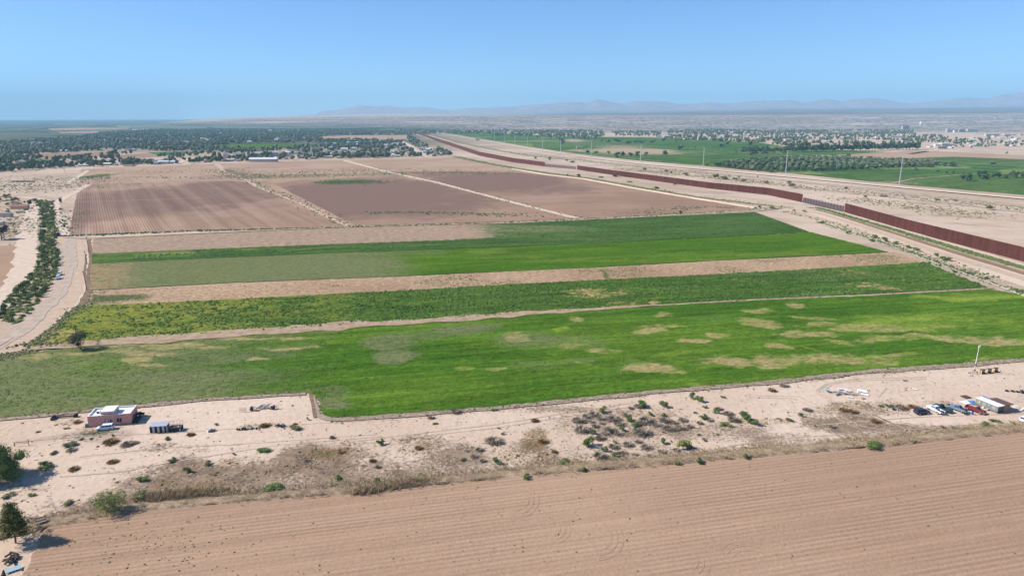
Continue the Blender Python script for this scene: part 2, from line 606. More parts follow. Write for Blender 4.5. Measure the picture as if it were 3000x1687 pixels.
def terrain():
    fine = np.linspace(-R(46), R(46), 760)
    coarse = np.linspace(R(46), 2 * math.pi - R(46), 70)[1:-1]
    az = np.concatenate([fine, coarse])
    rad = np.concatenate([np.geomspace(4, 3500, 90)[:-1], np.geomspace(3500, 27000, 250)])
    A, RR = np.meshgrid(az, rad)
    X, Y = RR * np.sin(A), RR * np.cos(A)
    A2 = np.where(A > math.pi, A - 2 * math.pi, A)
    A2 = np.clip(A2, -R(58), R(58))
    xd = d_of_az(A2)
    ca = np.cos(A2)
    Yf = RR * ca
    zr = np.maximum(0, H + 8200 * np.interp(xd, XD, [slope(v) for v in RIM]))
    zp = np.maximum(0, H + 15000 * np.interp(xd, XD, [slope(v) for v in PLN]))
    zm = np.maximum(0, H + 22000 * np.interp(xd, MX, [slope(v) for v in MY]))
    zm = zm + (zm > 120) * (fbm(X / 900, Y * 0 + 3.3, 44, 5) - 0.5) * 130
    right = sst(500, 1300, xd)
    y0 = 4300 + (1 - right) * 1500
    z = np.zeros_like(RR)
    t1 = np.clip((Yf - y0) / (8200 - y0), 0, 1)
    gul = fbm(X / 260, Y / 700, 5, 5) - 0.5
    z = zr * t1 ** 1.25 + gul * 34 * right * np.sin(np.pi * np.clip(t1, 0, 1)) ** 0.8
    t2 = np.clip((Yf - 8200) / 6800, 0, 1)
    z = np.where(Yf > 8200, zr + (zp - zr) * t2, z)
    t3 = np.clip((Yf - 17500) / 4500, 0, 1)
    rid = 1 - np.abs(2 * fbm(X / 1500, Y / 1900, 11, 5) - 1)
    rid2 = 1 - np.abs(2 * fbm(X / 420, Y / 600, 21, 4) - 1)
    bk = 1 - 0.75 * np.clip((Yf - 22000) / 4500, 0, 1)
    prof = (t3 ** 1.3) * bk
    amp = (0.62 + 0.26 * rid + 0.12 * rid2)
    mt = np.maximum(zm - zp, 0)
    crest = np.exp(-((Yf - 22000) / 700) ** 2)
    z = np.where(Yf > 15000, zp + mt * prof * (amp * (1 - crest) + crest * (0.95 + 0.06 * rid2)), z)
    z = np.where(np.abs(A2) >= R(57.9), z * 0.0, z)
    z *= sst(R(57), R(48), np.abs(A2))
    z += (Yf > 3500) * (fbm(X / 60, Y / 60, 2, 2) - 0.5) * 1.0 * (Yf < 8200)
    # attribute masks: R scrub desert, G dark plain / rock, B irrigated valley
    m = np.zeros((RR.size, 3), np.float32)
    rimness = sst(7600, 8400, Yf)
    deser = np.maximum(sst(3600, 4600, Yf) * right, sst(4, 14, z) * sst(9000, 6000, Yf * 0 + np.abs(xd - 700) * 10))
    yd_lim = np.interp(xd, [600, 900, 1100, 1300], [9500, 8500, 6500, 4300])
    valley = (1 - sst(0, 1, (Yf - yd_lim) / 900 + 0.5)) * sst(1400, 2600, Yf + 0 * X) * (1 - sst(900, 1350, xd))
    m[:, 0] = np.maximum(deser * (1 - rimness), sst(17800, 19500, Yf) * sst(400, 800, xd)).ravel()
    plain_f = rimness * (1 - sst(18000, 21000, Yf) * 0.0)
    m[:, 1] = (plain_f * sst(1050, 1500, xd)).ravel() + (sst(17800, 19500, Yf) * sst(400, 800, xd) * sst(1500, 1050, xd)).ravel()
    m[:, 2] = np.clip(np.maximum(valley, (1 - sst(400, 800, xd)) * sst(3600, 5000, Yf)) * sst(45, 2, z), 0, 1).ravel()
    V = np.stack([X, Y, z], -1).reshape(-1, 3)
    nr, na = RR.shape
    i = np.arange(nr - 1)[:, None] * na
    j = np.arange(na)[None, :]
    jn = (j + 1) % na
    F = np.stack([i + j, i + jn, i + na + jn, i + na + j], -1).reshape(-1, 4)[:, ::-1]
    me = np_mesh('ground', V, F, M_TERRAIN, smooth=True, mask=m)
    put('ground', me, kind='structure')


terrain()


def terr_z(X, Y):
    return 0.0


# ------------------------------------------------------------------ haze
hz = NT('haze_air')
hz.t.nodes.remove(hz.b)
pv = hz.n('ShaderNodeVolumePrincipled')
pv.inputs['Color'].default_value = (0.375, 0.67, 0.90, 1)
pv.inputs['Density'].default_value = 7.0e-5
pv.inputs['Anisotropy'].default_value = 0.0
hz.t.links.new(pv.outputs[0], hz.t.nodes['Material Output'].inputs['Volume'])
hb = MB().box((0, 0, 0), (64000, 64000, 1000))
ho = hb.put('haze', hz.mat, kind='stuff')
ho.location = (0, 0, 499)
ho['label'] = 'thin blue haze lying over the whole valley'


# ------------------------------------------------------------------ sheets and ribbons
def resample(P, n):
    P = np.asarray(P, float)
    d = np.r_[0, np.cumsum(np.linalg.norm(np.diff(P, axis=0), axis=1))]
    t = np.linspace(0, d[-1], n)
    return np.stack([np.interp(t, d, P[:, k]) for k in range(P.shape[1])], 1)


def ell(X, Y, lst):
    """soft ellipses given in plan units (D): cx, cy, half-width, half-height, strength"""
    r = np.zeros_like(X)
    D = np.hypot(X, Y)
    X, Y = X + (fbm(X / 13, Y / 22, 51, 4) - .5) * D * 0.045, Y + (fbm(X / 13, Y / 22, 61, 4) - .5) * D * 0.042
    for cx, cy, rx, ry, s in lst:
        c = at(cx, cy)
        ex = abs(at(cx + rx, cy)[0] - c[0])
        ey = abs(at(cx, cy - ry)[1] - at(cx, cy + ry)[1]) / 2
        q = ((X - c[0]) / ex) ** 2 + ((Y - c[1]) / ey) ** 2
        r = np.maximum(r, s * sst(2.1, 0.15, q))
    return r


def sheet(name, lower, upper, nu, nv, z, mat, maskfn=None, rough=0.0, skirt=0.0, jit=0.6, kind='structure', **k):
    L, U = resample(wp(lower), nu), resample(wp(upper), nu)
    t = np.linspace(0, 1, nv)[:, None, None]
    P = L[None] * (1 - t) + U[None] * t
    X, Y = P[..., 0].copy(), P[..., 1].copy()
    if jit:
        ed = np.zeros((nv, nu))
        ed[0] = ed[-1] = 1
        ed[:, 0] = ed[:, -1] = 1
        X += ed * (vnoise(X * 0.35, Y * 0.35, 3) - 0.5) * jit * 2
        Y += ed * (vnoise(X * 0.35, Y * 0.35, 8) - 0.5) * jit * 2
    Z = np.full_like(X, z)
    if rough:
        Z = Z + (fbm(X * 0.45, Y * 0.8, 4, 3) - 0.5) * rough
    mk = np.zeros((X.size, 3), np.float32)
    if maskfn:
        for c, v in enumerate(maskfn(X, Y)):
            mk[:, c] = np.clip(v, -1, 1).ravel() if not np.isscalar(v) else v
    V = np.stack([X, Y, Z], -1).reshape(-1, 3)
    i = np.arange(nv - 1)[:, None] * nu
    j = np.arange(nu - 1)[None, :]
    F = np.stack([i + j, i + j + 1, i + nu + j + 1, i + nu + j], -1).reshape(-1, 4)
    if skirt:
        loop = np.r_[np.arange(nu), np.arange(1, nv) * nu + nu - 1, (nv - 1) * nu + np.arange(nu - 2, -1, -1), np.arange(nv - 2, 0, -1) * nu]
        b = len(V)
        Vs = V[loop].copy()
        Vs[:, 2] = z - skirt
        V = np.r_[V, Vs]
        mk = np.r_[mk, mk[loop]]
        n = len(loop)
        a = np.arange(n)
        F = np.r_[F, np.stack([loop[a], b + a, b + (a + 1) % n, loop[(a + 1) % n]], 1)]
    me = np_mesh(name, V, F, mat, smooth=not skirt, mask=mk)
    return put(name, me, kind=kind, **k)


def ribbon(name, pts, w, z, mat, jit=0.15, nat=False, step=None, crown=0.0, cross=2, kind='structure', world=False, **k):
    P = np.asarray(pts, float) if world else (np.array([an(*p)[:2] for p in pts]) if nat else wp(pts))
    L = np.linalg.norm(np.diff(P, axis=0), axis=1).sum()
    n = int(np.clip(L / (step or 3.0), 8, 500))
    Q = resample(P, n)
    for _ in range(2):
        Q[1:-1] = 0.25 * Q[:-2] + 0.5 * Q[1:-1] + 0.25 * Q[2:]
    T = np.gradient(Q, axis=0)
    T /= np.linalg.norm(T, axis=1)[:, None] + 1e-9
    N = np.stack([-T[:, 1], T[:, 0]], 1)
    ww = np.interp(np.linspace(0, 1, n), np.linspace(0, 1, len(w)), w) if not np.isscalar(w) else np.full(n, w)
    cs = max(cross, 2 if not crown else 5)
    rows = []
    for c in np.linspace(-1, 1, cs):
        off = ww / 2 * c * (1 + (abs(c) > .9) * jit * (vnoise(np.arange(n) * 0.35, np.full(n, c * 9.0), 5) * 2 - 1))
        q = Q + N * off[:, None]
        rows.append(np.c_[q, np.full(n, z + crown * (1 - c * c))])
    V = np.concatenate(rows)
    F = []
    for c in range(cs - 1):
        a = np.arange(n - 1)
        F.append(np.stack([c * n + a, (c + 1) * n + a, (c + 1) * n + a + 1, c * n + a + 1], 1))
    me = np_mesh(name, V, np.concatenate(F)[:, ::-1], mat, mask=np.zeros((len(V), 3), np.float32))
    return put(name, me, kind=kind, **k)


def nd(lst, x0, y0, s):
    """zoomed-plan list -> 3000-px units"""
    return [(x0 + p[0] / s, y0 + p[1] / s) for p in lst]


# --- near sandy lot
def lot():
    xs = np.arange(-190, 262, 0.9)
    ys = np.concatenate([np.arange(112, 210, 0.7), np.arange(210, 330, 1.2)])
    X, Y = np.meshgrid(xs, ys)
    k = 1 / KD
    E = lambda l: ell(X, Y, [(a * k, b * k, c * k, d * k, s) for a, b, c, d, s in l])
    r = E([(520, 1400, 150, 60, .9), (700, 1420, 230, 75, .95), (900, 1370, 150, 75, .9), (480, 1470, 180, 40, .85), (980, 1330, 90, 50, .6), (350, 1480, 120, 40, .6),
           (1330, 1365, 150, 60, .80), (1250, 1320, 120, 45, .66), (1420, 1400, 110, 36, .72), (1120, 1380, 90, 50, .6), (1560, 1330, 80, 50, .6), (1600, 1370, 70, 50, .65), (1880, 1320, 180, 40, .5), (2050, 1270, 150, 30, .45),
           (2480, 1240, 120, 40, .6), (2620, 1265, 150, 30, .55), (2400, 1225, 90, 40, .55), (2760, 1260, 140, 26, .5), (2300, 1300, 130, 30, .5), (160, 1500, 110, 50, .5), (60, 1450, 80, 30, .4),
           (1880, 1245, 230, 50, .6), (1860, 1325, 150, 40, .6), (2130, 1240, 120, 40, .45), (120, 1240, 110, 16, .4), (300, 1300, 160, 18, .45), (500, 1310, 120, 20, .35), (2600, 1190, 120, 20, .35), (2150, 1110, 300, 10, .3), (1500, 1195, 400, 12, .45)])
    g = E([(1570, 1290, 55, 40, .7), (1500, 1340, 60, 30, .5), (960, 1325, 60, 20, .7), (1230, 1320, 70, 25, .55), (2500, 1195, 110, 22, .75), (2740, 1185, 70, 18, .7), (2280, 1235, 60, 12, .7),
           (620, 1440, 90, 25, .5), (840, 1385, 80, 25, .5), (720, 1350, 70, 14, .55), (460, 1430, 60, 22, .5), (400, 1372, 60, 22, .6), (760, 1245, 60, 10, .6), (540, 1460, 140, 30, .4), (330, 1372, 30, 10, .6), (225, 1268, 60, 14, .6), (1480, 1320, 50, 25, .4), (2570, 1230, 40, 10, .5), (1600, 1345, 90, 30, .45)])
    b = E([(330, 1275, 60, 16, .9), (170, 1290, 90, 9, .8), (250, 1285, 70, 12, .8)])
    # dry bank beside the tilled field
    bl = [(120, 1320), (340, 1283), (600, 1258), (900, 1234), (1290, 1194), (1480, 1177), (1760, 1153), (2200, 1118), (2576, 1082)]
    W = wp(bl)
    yb = np.interp(X, W[:, 0], W[:, 1])
    r = np.maximum(r, 0.85 * sst(7, 1.5, np.abs(Y - yb)))
    r = r * .86 + (fbm(X * 0.07, Y * 0.07, 9, 5) - 0.5) * 1.1 * (r > 0.02) + (fbm(X * 0.05, Y * 0.09, 31, 4) > 0.62) * 0.22
    g = g + (fbm(X * 0.09, Y * 0.09, 19, 4) - 0.5) * 0.7 * (g > 0.02)
    Z = 0.03 + (fbm(X * 0.15, Y * 0.15, 6, 3)) * 0.12
    Z = np.where((X < -188) | (X > 259), 0.0, Z)
    V = np.stack([X, Y, Z], -1).reshape(-1, 3)
    nu, nv = len(xs), len(ys)
    i = np.arange(nv - 1)[:, None] * nu
    j = np.arange(nu - 1)[None, :]
    F = np.stack([i + j, i + j + 1, i + nu + j + 1, i + nu + j], -1).reshape(-1, 4)
    mk = np.stack([r.ravel(), g.ravel(), b.ravel()], 1)
    put('sandy_lot', np_mesh('sandy_lot', V, F, M_SAND, smooth=True, mask=np.clip(mk, -1, 1)), kind='structure')
    return X, Y, np.clip(r, 0, 1), np.clip(g, 0, 1)


LX, LY, LR, LG = lot()

# --- foreground tilled field (upper edge follows the dry bank)
BANK = [(-30, 1365), (120, 1325), (240, 1306), (340, 1290), (600, 1265), (900, 1243), (1290, 1203), (1480, 1187), (1760, 1165), (2200, 1127), (2576, 1090), (2760, 1072)]
sheet('tilled_field', [(40, 1480), (300, 1500), (1200, 1520), (2800, 1520)], [(118, 1326), (240, 1306), (340, 1290), (600, 1265), (900, 1243), (1290, 1203), (1480, 1187), (1760, 1165), (2200, 1127), (2576, 1090), (2800, 1068)],
      500, 120, 0.42, M_SOIL_FRONT, None, 0.07, 0.25, 0.8)

# --- cropped bands
F1_LOW = [(-140, 1066), (0, 1053), (230, 1031), (500, 1004), (770, 988), (800, 1000), (812, 1040), (835, 1054), (1000, 1043), (1300, 1018), (1600, 987), (1900, 962), (2200, 930), (2400, 916), (2576, 902), (2900, 878)]
F1_UP = [(-140, 915), (0, 897), (110, 884), (300, 868), (500, 853), (760, 836), (900, 823), (1100, 810), (1500, 781), (1900, 757), (2200, 745), (2490, 729), (2560, 741), (2700, 800)]


def f1_mask(X, Y):
    k = 1 / KD
    bare = [(3.0, 0)]
    z7 = lambda l: [((1500 + a * 1500 / 2576) * k, (750 + b * 1500 / 2576) * k, c * 1500 / 2576 * k, d * 1500 / 2576 * k, s) for a, b, c, d, s in l]
    z8 = lambda l: [((a * 1500 / 2576) * k, (700 + b * 1500 / 2576) * k, c * 1500 / 2576 * k, d * 1500 / 2576 * k, s) for a, b, c, d, s in l]
    z7r = z7
    z7 = lambda l: [(a, b, c * 1.12, d, s * .9) for a, b, c, d, s in z7r(l)]
    r = ell(X, Y, z7([(1270, 345, 100, 24, .85), (1430, 258, 55, 14, .75), (1500, 398, 130, 18, .8), (1660, 350, 220, 12, .75), (1850, 372, 220, 13, .8), (1540, 320, 90, 9, .7), (2050, 410, 260, 15, .75), (2300, 425, 200, 14, .8), (2480, 440, 120, 10, .75), (1900, 425, 140, 11, .6),
                      (1100, 540, 130, 26, .8), (1330, 540, 130, 34, .75), (1370, 468, 60, 14, .7), (1600, 530, 170, 30, .72), (1880, 505, 160, 14, .7), (1850, 530, 90, 14, .6), (720, 578, 150, 20, .85), (670, 382, 75, 12, .8), (910, 437, 80, 11, .8), (1050, 413, 60, 13, .7), (760, 360, 120, 10, .6), (1240, 280, 70, 12, .7),
                      (740, 298, 45, 14, .65), (480, 490, 90, 16, .6), (300, 465, 80, 22, .5), (30, 415, 60, 22, .6), (290, 322, 45, 14, .6), (1640, 440, 70, 14, .6), (2160, 355, 60, 10, .5), (2380, 520, 90, 8, .5), (1930, 350, 70, 12, .45)])
            + z8([(700, 607, 70, 14, 1.0), (760, 580, 130, 9, .9), (760, 632, 60, 8, .8), (1290, 610, 75, 9, .9), (1480, 553, 130, 6, .75), (1450, 500, 160, 8, .6), (1250, 500, 140, 8, .75), (600, 575, 130, 12, .6), (2330, 655, 80, 14, .5), (2520, 660, 70, 10, .5), (330, 575, 180, 10, .8), (180, 590, 90, 10, .8), (850, 545, 320, 14, .75)]))
    b = ell(X, Y, z8([(2000, 600, 110, 45, .8), (1950, 520, 160, 40, .7), (2350, 460, 190, 30, .65), (900, 600, 450, 60, .6), (500, 620, 400, 50, .55), (200, 640, 220, 40, .5), (1400, 560, 200, 40, .5), (2150, 480, 200, 25, .5)])
            + z7([(120, 430, 200, 40, .65), (330, 440, 180, 40, .5), (330, 540, 120, 20, .5), (120, 560, 140, 30, .5), (700, 560, 200, 26, .4), (1000, 330, 200, 30, .3)]))
    halo = sst(.02, .5, r) * .42
    k8 = [(960, 1185, 60, 18, .7), (985, 1150, 40, 22, .5)]
    b = np.maximum(b, ell(X, Y, [(a * k, c * k, d * k, e * k, s) for a, c, d, e, s in k8]))
    g = ell(X, Y, z7([(2000, 340, 280, 40, .6), (2350, 330, 220, 60, .5), (2300, 210, 250, 22, .55), (850, 500, 250, 40, .35), (1000, 560, 200, 30, .35), (1300, 560, 500, 30, .35), (2150, 300, 200, 20, .4), (225, 370, 30, 14, .6)])
            + z8([(300, 680, 350, 30, .35)]))
    xd_, yd_ = to_d(X, Y)
    b = np.maximum(b, (.80 + (fbm(X * .02, Y * .05, 55, 4) - .5) * .9) * sst(1150, 350, xd_))
    g = np.maximum(g, .34 * sst(1200, 200, xd_))
    for pl in ([(1415, 857), (1510, 880), (1590, 905), (1660, 935), (1730, 965), (1810, 985)], [(1350, 880), (1420, 905), (1500, 925)], [(1900, 840), (2010, 870), (2120, 905)], [(1760, 815), (1850, 835), (1960, 850)]):
        Wl = resample(wp(pl), 60)
        dl = np.full(X.shape, 1e9)
        for q in Wl:
            dl = np.minimum(dl, (X - q[0]) ** 2 + ((Y - q[1]) * .8) ** 2)
        g = np.maximum(g, .42 * np.exp(-dl / 3.5))
    g = np.maximum(g, halo)
    g = g + 0.25 * sst(6, 1, np.abs(Y - np.interp(X, wp(F1_LOW)[:, 0], wp(F1_LOW)[:, 1]))) + (fbm(X * 0.012, Y * 0.03, 77, 4) - 0.5) * 0.5
    return r + (fbm(X * 0.05, Y * 0.12, 41, 4) - 0.5) * 0.55 * (r > 0.03), g, b


sheet('alfalfa_field', F1_LOW, F1_UP, 620, 190, 0.42, M_ALF1, f1_mask, 0.30, 0.42, 0.7)

F2_LOW = [(60, 885), (100, 867), (300, 856), (500, 843), (760, 827), (900, 817), (1100, 805), (1500, 777), (1900, 753), (2200, 740), (2485, 725)]
F2_UP = [(203, 771), (400, 763), (700, 748), (1000, 733), (1300, 716), (1600, 701), (1900, 686), (2200, 669), (2325, 661)]


def f2_mask(X, Y):
    xd, yd = to_d(X, Y)
    g = 0.75 * sst(1300, 150, xd) + 0.12 + (fbm(X * 0.03, Y * 0.05, 12, 4) - 0.5) * 0.5
    r = ell(X, Y, [(1500, 737, 90, 12, .55), (1640, 765, 20, 6, .7), (2200, 722, 60, 10, .5), (2150, 690, 70, 8, .3), (1560, 765, 60, 6, .35), (120, 845, 60, 18, .45)])
    return r + (fbm(X * 0.2, Y * 0.3, 43, 3) - 0.5) * 0.5 * (r > 0.03), g, ell(X, Y, [(1950, 690, 350, 22, .35)])


sheet('weedy_alfalfa_field', F2_LOW, F2_UP, 560, 140, 0.45, M_ALF2, f2_mask, 0.40, 0.45, 0.6)
sheet('stubble_strip', [(198, 772), (400, 764), (700, 749), (1000, 734), (1300, 717), (1600, 702), (1900, 687), (2200, 670), (2335, 661)], [(222, 733), (600, 712), (1000, 697), (1300, 683), (1520, 673), (1800, 657), (2100, 643), (2250, 634)],
      400, 40, 0.10, M_STUBBLE, lambda X, Y: (0, ell(X, Y, [(290, 748, 90, 12, .6), (240, 765, 40, 8, .5), (1523, 688, 9, 12, .6), (1400, 680, 200, 6, .25), (2190, 645, 60, 5, .4)]) + 0.14, 0), 0.1)


def f3_mask(X, Y):
    xd, yd = to_d(X, Y)
    r = 0.75 * sst(420, 225, xd + (fbm(X * .03, Y * .03, 5, 3) - .5) * 130)
    b = 0.85 * sst(1250, 800, xd + (fbm(X * .01, Y * .03, 6, 3) - .5) * 420) * sst(225, 330, xd)
    g = ell(X, Y, [(1330, 648, 150, 13, .42), (1230, 632, 80, 10, .5), (1600, 655, 250, 8, .45), (1850, 640, 300, 7, .45), (1500, 632, 120, 9, .3)])
    return r, g, b


F3_UP = [(229, 665), (500, 652), (800, 640), (1000, 632), (1300, 622), (1500, 613), (1800, 598), (2040, 585)]
sheet('bright_alfalfa_field', [(226, 731), (600, 711), (1000, 696), (1300, 682), (1520, 672), (1800, 656), (2100, 642), (2236, 635)], F3_UP, 420, 100, 0.36, M_ALF3, f3_mask, 0.22, 0.36, 0.5)


def f4_mask(X, Y):
    xd, yd = to_d(X, Y)
    lim = np.interp(xd, [232, 800, 1300, 1900], [639, 616, 598, 575])
    above = sst(4, -4, yd - lim)
    fade = sst(1330, 1040, xd + (fbm(X * .02, Y * .05, 5, 3) - .5) * 260)
    r = 1.25 * above * fade
    g = 0.45 * sst(900, 250, xd) + ell(X, Y, [(420, 640, 60, 6, .3), (700, 628, 90, 6, .35)]) + (fbm(X * .02, Y * .05, 15, 3) - .5) * .4
    b = 0.6 * sst(1600, 1000, xd) * above * (1 - fade) + ell(X, Y, [(1500, 600, 200, 10, .35), (1330, 575, 200, 8, .5), (1800, 555, 200, 8, .3)])
    return r, g, b


sheet('dark_alfalfa_field', [(231, 664), (500, 651), (800, 639), (1000, 631), (1300, 621), (1500, 612), (1800, 597), (2036, 584)], [(233, 602), (500, 590), (880, 573), (1300, 563), (1600, 549), (1900, 534.5)], 420, 110, 0.32, M_ALF4, f4_mask, 0.2, 0.3, 0.5)

# --- brown fields behind
sheet('fallow_field', [(172, 593), (500, 580), (870, 572), (1300, 561), (1600, 547), (1920, 529)], [(205, 426), (300, 421), (475, 415), (644, 409), (800, 404), (919, 401), (1069, 398), (1146, 395)], 260, 90, 0.07, M_SOIL_FALLOW,
      lambda X, Y: (0, ell(X, Y, [(700, 444, 200, 8, .5), (1000, 440, 160, 7, .5), (880, 434, 120, 5, .4), (1150, 436, 120, 5, .45), (230, 445, 25, 12, .7), (640, 460, 40, 8, .5)]), 0))
sheet('furrowed_field', [(172, 592), (500, 579), (700, 574), (868, 570)], [(198, 470), (222, 464), (400, 459), (575, 455), (625, 459)], 300, 120, 0.16, M_FURROW,
      lambda X, Y: (ell(X, Y, [(420, 500, 280, 40, .75), (560, 470, 160, 18, .7), (250, 540, 110, 45, .6), (640, 520, 120, 30, .4)]), 0, 0))
sheet('ploughed_field', [(900, 571), (1150, 564), (1300, 557), (1440, 549)], [(690, 463), (760, 452), (880, 447), (1000, 445), (1080, 458)], 260, 100, 0.17, M_SOIL_DARK,
      lambda X, Y: (ell(X, Y, [(900, 490, 260, 45, .9), (1080, 510, 180, 35, .7), (1000, 470, 150, 20, .7)]), ell(X, Y, [(870, 458, 70, 7, .75), (1010, 535, 90, 4, .4), (1200, 540, 120, 4, .4)]), 0))
sheet('ploughed_field', [(1452, 548), (1600, 543), (1750, 535), (1900, 524)], [(985, 432), (1140, 431), (1300, 434), (1420, 446), (1560, 468), (1700, 493)], 260, 100, 0.17, M_SOIL_DARK,
      lambda X, Y: (ell(X, Y, [(1250, 455, 160, 22, .95), (1380, 475, 130, 16, .6), (1130, 440, 90, 10, .6)]), ell(X, Y, [(1800, 525, 120, 5, .3), (1650, 530, 120, 3, .3)]), 0))
sheet('ploughed_plot', [(-60, 740), (0, 728), (40, 690), (52, 660)], [(-60, 622), (0, 619), (30, 617), (55, 616)], 60, 40, 0.12, M_SOIL_FRONT)

# --- tracks, roads, ditches
ribbon('dirt_track', [(60, 884), (110, 875), (300, 862), (500, 848), (760, 831), (900, 820), (1100, 807.5), (1500, 779), (1900, 755), (2200, 742.5), (2500, 726)], [6, 10, 11, 10, 8, 4.5, 1.5, .7, .65, .7, .9], 0.60, M_TRACKB, 0.5)
ribbon('dirt_track', [(160, 598), (232, 600), (500, 588), (880, 571), (1300, 561), (1600, 547), (1900, 531), (1990, 521)], [4, 4, 4, 4, 5, 5, 6, 7], 0.44, M_TRACK, 0.3)
ribbon('dirt_track', [(866, 404), (979, 434), (1094, 458), (1287, 509), (1448, 549)], [12, 9, 8, 7, 7], 0.24, M_PALE, 0.25)
ribbon('dirt_track', [(545, 412), (562, 429), (625, 455), (644, 469), (749, 509), (851, 559), (884, 571)], [10, 9, 8, 7, 5, 4, 4], 0.24, M_TRACK, 0.3)
ribbon('dirt_track', [(222.5, 464.6), (160, 500), (138, 512), (133, 529), (141, 569), (152, 594)], [8, 8, 8, 12, 14, 12], 0.20, M_PALE, 0.25)
ribbon('dirt_track', [(222, 429), (198, 444), (170, 461)], 7, 0.20, M_PALE)
ribbon('dirt_track', [(-40, 500), (60, 496), (140, 508), (165, 498)], 9, 0.12, M_PALE)
ribbon('dirt_track', [(84, 512), (76, 560), (68, 600), (64, 640), (62, 672), (30, 725), (-30, 790)], [10, 11, 12, 14, 14, 12, 12], 0.14, M_PALE, 0.25)
ribbon('dirt_track', [(-30, 612), (40, 609), (72, 606)], 6, 0.13, M_TRACK)
ribbon('road_verge', [(150, 592), (172, 640), (190, 690), (186, 730), (150, 790), (90, 850), (-40, 905)], [18, 24, 25, 24, 24, 22, 22], 0.10, M_TRACK, 0.12)
ribbon('road', [(230, 597), (178, 603), (170, 625), (170, 660), (164, 700), (148, 735), (122, 765), (84, 805), (46, 841), (-40, 890)], [5, 8, 10, 10, 9, 8, 7.5, 7, 7, 7], 0.20, M_GREYROAD, 0.22)
ribbon('field_track', [(186, 509.5), (400, 502), (600, 495.5), (745, 491)], 2.2, 0.25, M_TRACKB, .6)
for o_, z_ in ((-4, .235), (3.5, .235)):
    ribbon('wheel_rut', [(168 + o_, 640), (167 + o_, 665), (161 + o_, 702), (146 + o_, 737), (120 + o_, 767), (82 + o_, 807), (44 + o_, 844), (-30, 888)], .9, z_, M_TRACK, .7)
ribbon('ditch', [(224, 603), (229, 660), (220, 700), (226, 730), (205, 766), (140, 825), (62, 888)], [2.6, 2.2, 2.4, 2.8, 3.2, 3.4, 3.4], 0.25, M_DITCH, 0.4)
ribbon('ditch', [(217, 640), (213, 690), (221, 728), (198, 768), (133, 826), (54, 889)], 1.1, 0.24, M_DITCH, 0.6)
ribbon('ditch_bank', [(236, 600), (222, 640), (214, 690), (218, 730), (194, 768), (130, 826), (50, 890)], 2.2, 0.22, M_PALE, 0.5)
ribbon('field_margin', [(-60, 1060), (0, 1055), (230, 1033), (500, 1006), (770, 991)], 3.5, 0.34, M_MARGIN, 0.4)
ribbon('field_margin', [(781, 990), (796, 1030), (806, 1056), (835, 1059), (1000, 1047), (1300, 1022), (1600, 991), (1900, 966), (2200, 934), (2400, 920), (2576, 906), (2800, 888)], [2, 2.5, 3, 4, 4, 4, 4, 4, 4, 4, 4, 4], 0.34, M_MARGIN, 0.4)
ribbon('ditch', [(781, 992), (788, 1020), (793, 1052)], 1.1, 0.37, M_DITCH, 0.3)
# borderland right of the fields
ribbon('canal_bank', [(1960, 521), (2062, 537), (2182, 574), (2332, 627), (2576, 702), (2720, 747)], [16, 22, 26, 28, 28, 28], 0.08, M_SAND, 0.08)
ribbon('dirt_road', [(1900, 500), (1955, 519), (2062, 537), (2182, 573), (2332, 626), (2576, 701), (2720, 746)], [8, 8, 7, 7, 7, 7, 7], 0.20, M_TRACK, 0.15)
ribbon('canal_bed', [(2052, 527), (2120, 546), (2231, 581), (2404, 636), (2576, 688), (2720, 731)], [4, 5, 6, 6.5, 6.5, 6.5], 0.22, M_MUD, 0.1)
ribbon('weed_bank', [(2058, 523), (2130, 544), (2236, 575), (2410, 627), (2576, 675), (2720, 716)], [4, 5, 6, 6, 6, 6], 0.26, M_WEEDBANK, 0.35)
ribbon('sand_bank', [(2120, 535), (2240, 570), (2420, 622), (2576, 667), (2720, 707)], 4, 0.24, M_PALE, 0.3)
ribbon('concrete_ditch', [(2062, 563), (2160, 595), (2268, 629.5)], 1.3, 0.42, M_CONC, 0.1)
ribbon('concrete_ditch', [(2285, 638), (2390, 676), (2494, 714), (2580, 748), (2700, 797)], 1.3, 0.42, M_CONC, 0.12)
ribbon('weed_bank', [(1146, 394), (1210, 408), (1300, 424), (1380, 436), (1480, 449), (1600, 470), (1750, 496), (1940, 518)], [22, 20, 18, 16, 15, 14, 12, 8], 0.14, M_WEEDBANK, 0.4)
ribbon('spoil_bank', [(1290, 426), (1380, 441), (1470, 451), (1600, 475), (1760, 502), (1900, 524)], [6, 6, 7, 7, 6, 5], 0.20, M_SAND, 0.4, crown=1.2)
ribbon('dirt_road', [(1048, 338), (1110, 358), (1180, 385), (1260, 406), (1370, 424), (1450, 434), (1600, 456), (1760, 482), (1930, 507)], [9, 8, 7, 6, 5, 4, 4, 4, 4], 0.24, M_TRACK, 0.3)
# levee and strips beyond the wall
ribbon('levee_road', [(1060, 329), (1130, 340), (1250, 361), (1330, 375), (1480, 398), (1610, 413), (1770, 427), (1990, 447), (2260, 473), (2576, 502), (2800, 523)], [14, 13, 12, 11, 10, 9, 9, 9, 9, 9, 9], 1.2, M_PALE, 0.12, crown=0.8)
ribbon('dirt_road', [(1055, 335), (1110, 350), (1180, 369), (1260, 386), (1330, 397), (1420, 410)], [10, 9, 8, 7, 6, 5], 0.2, M_PALE, 0.2)
ribbon('weed_bank', [(1090, 340), (1160, 360), (1250, 378), (1330, 392), (1440, 404)], [18, 18, 16, 14, 10], 0.12, M_WEEDBANK, 0.4)
ribbon('scrub_strip', [(1330, 384), (1500, 408), (1700, 428), (1830, 439), (1990, 456), (2260, 484), (2576, 519), (2750, 540)], [14, 18, 22, 24, 26, 26, 28, 28], 0.09, M_SCRUBSTRIP, .25)
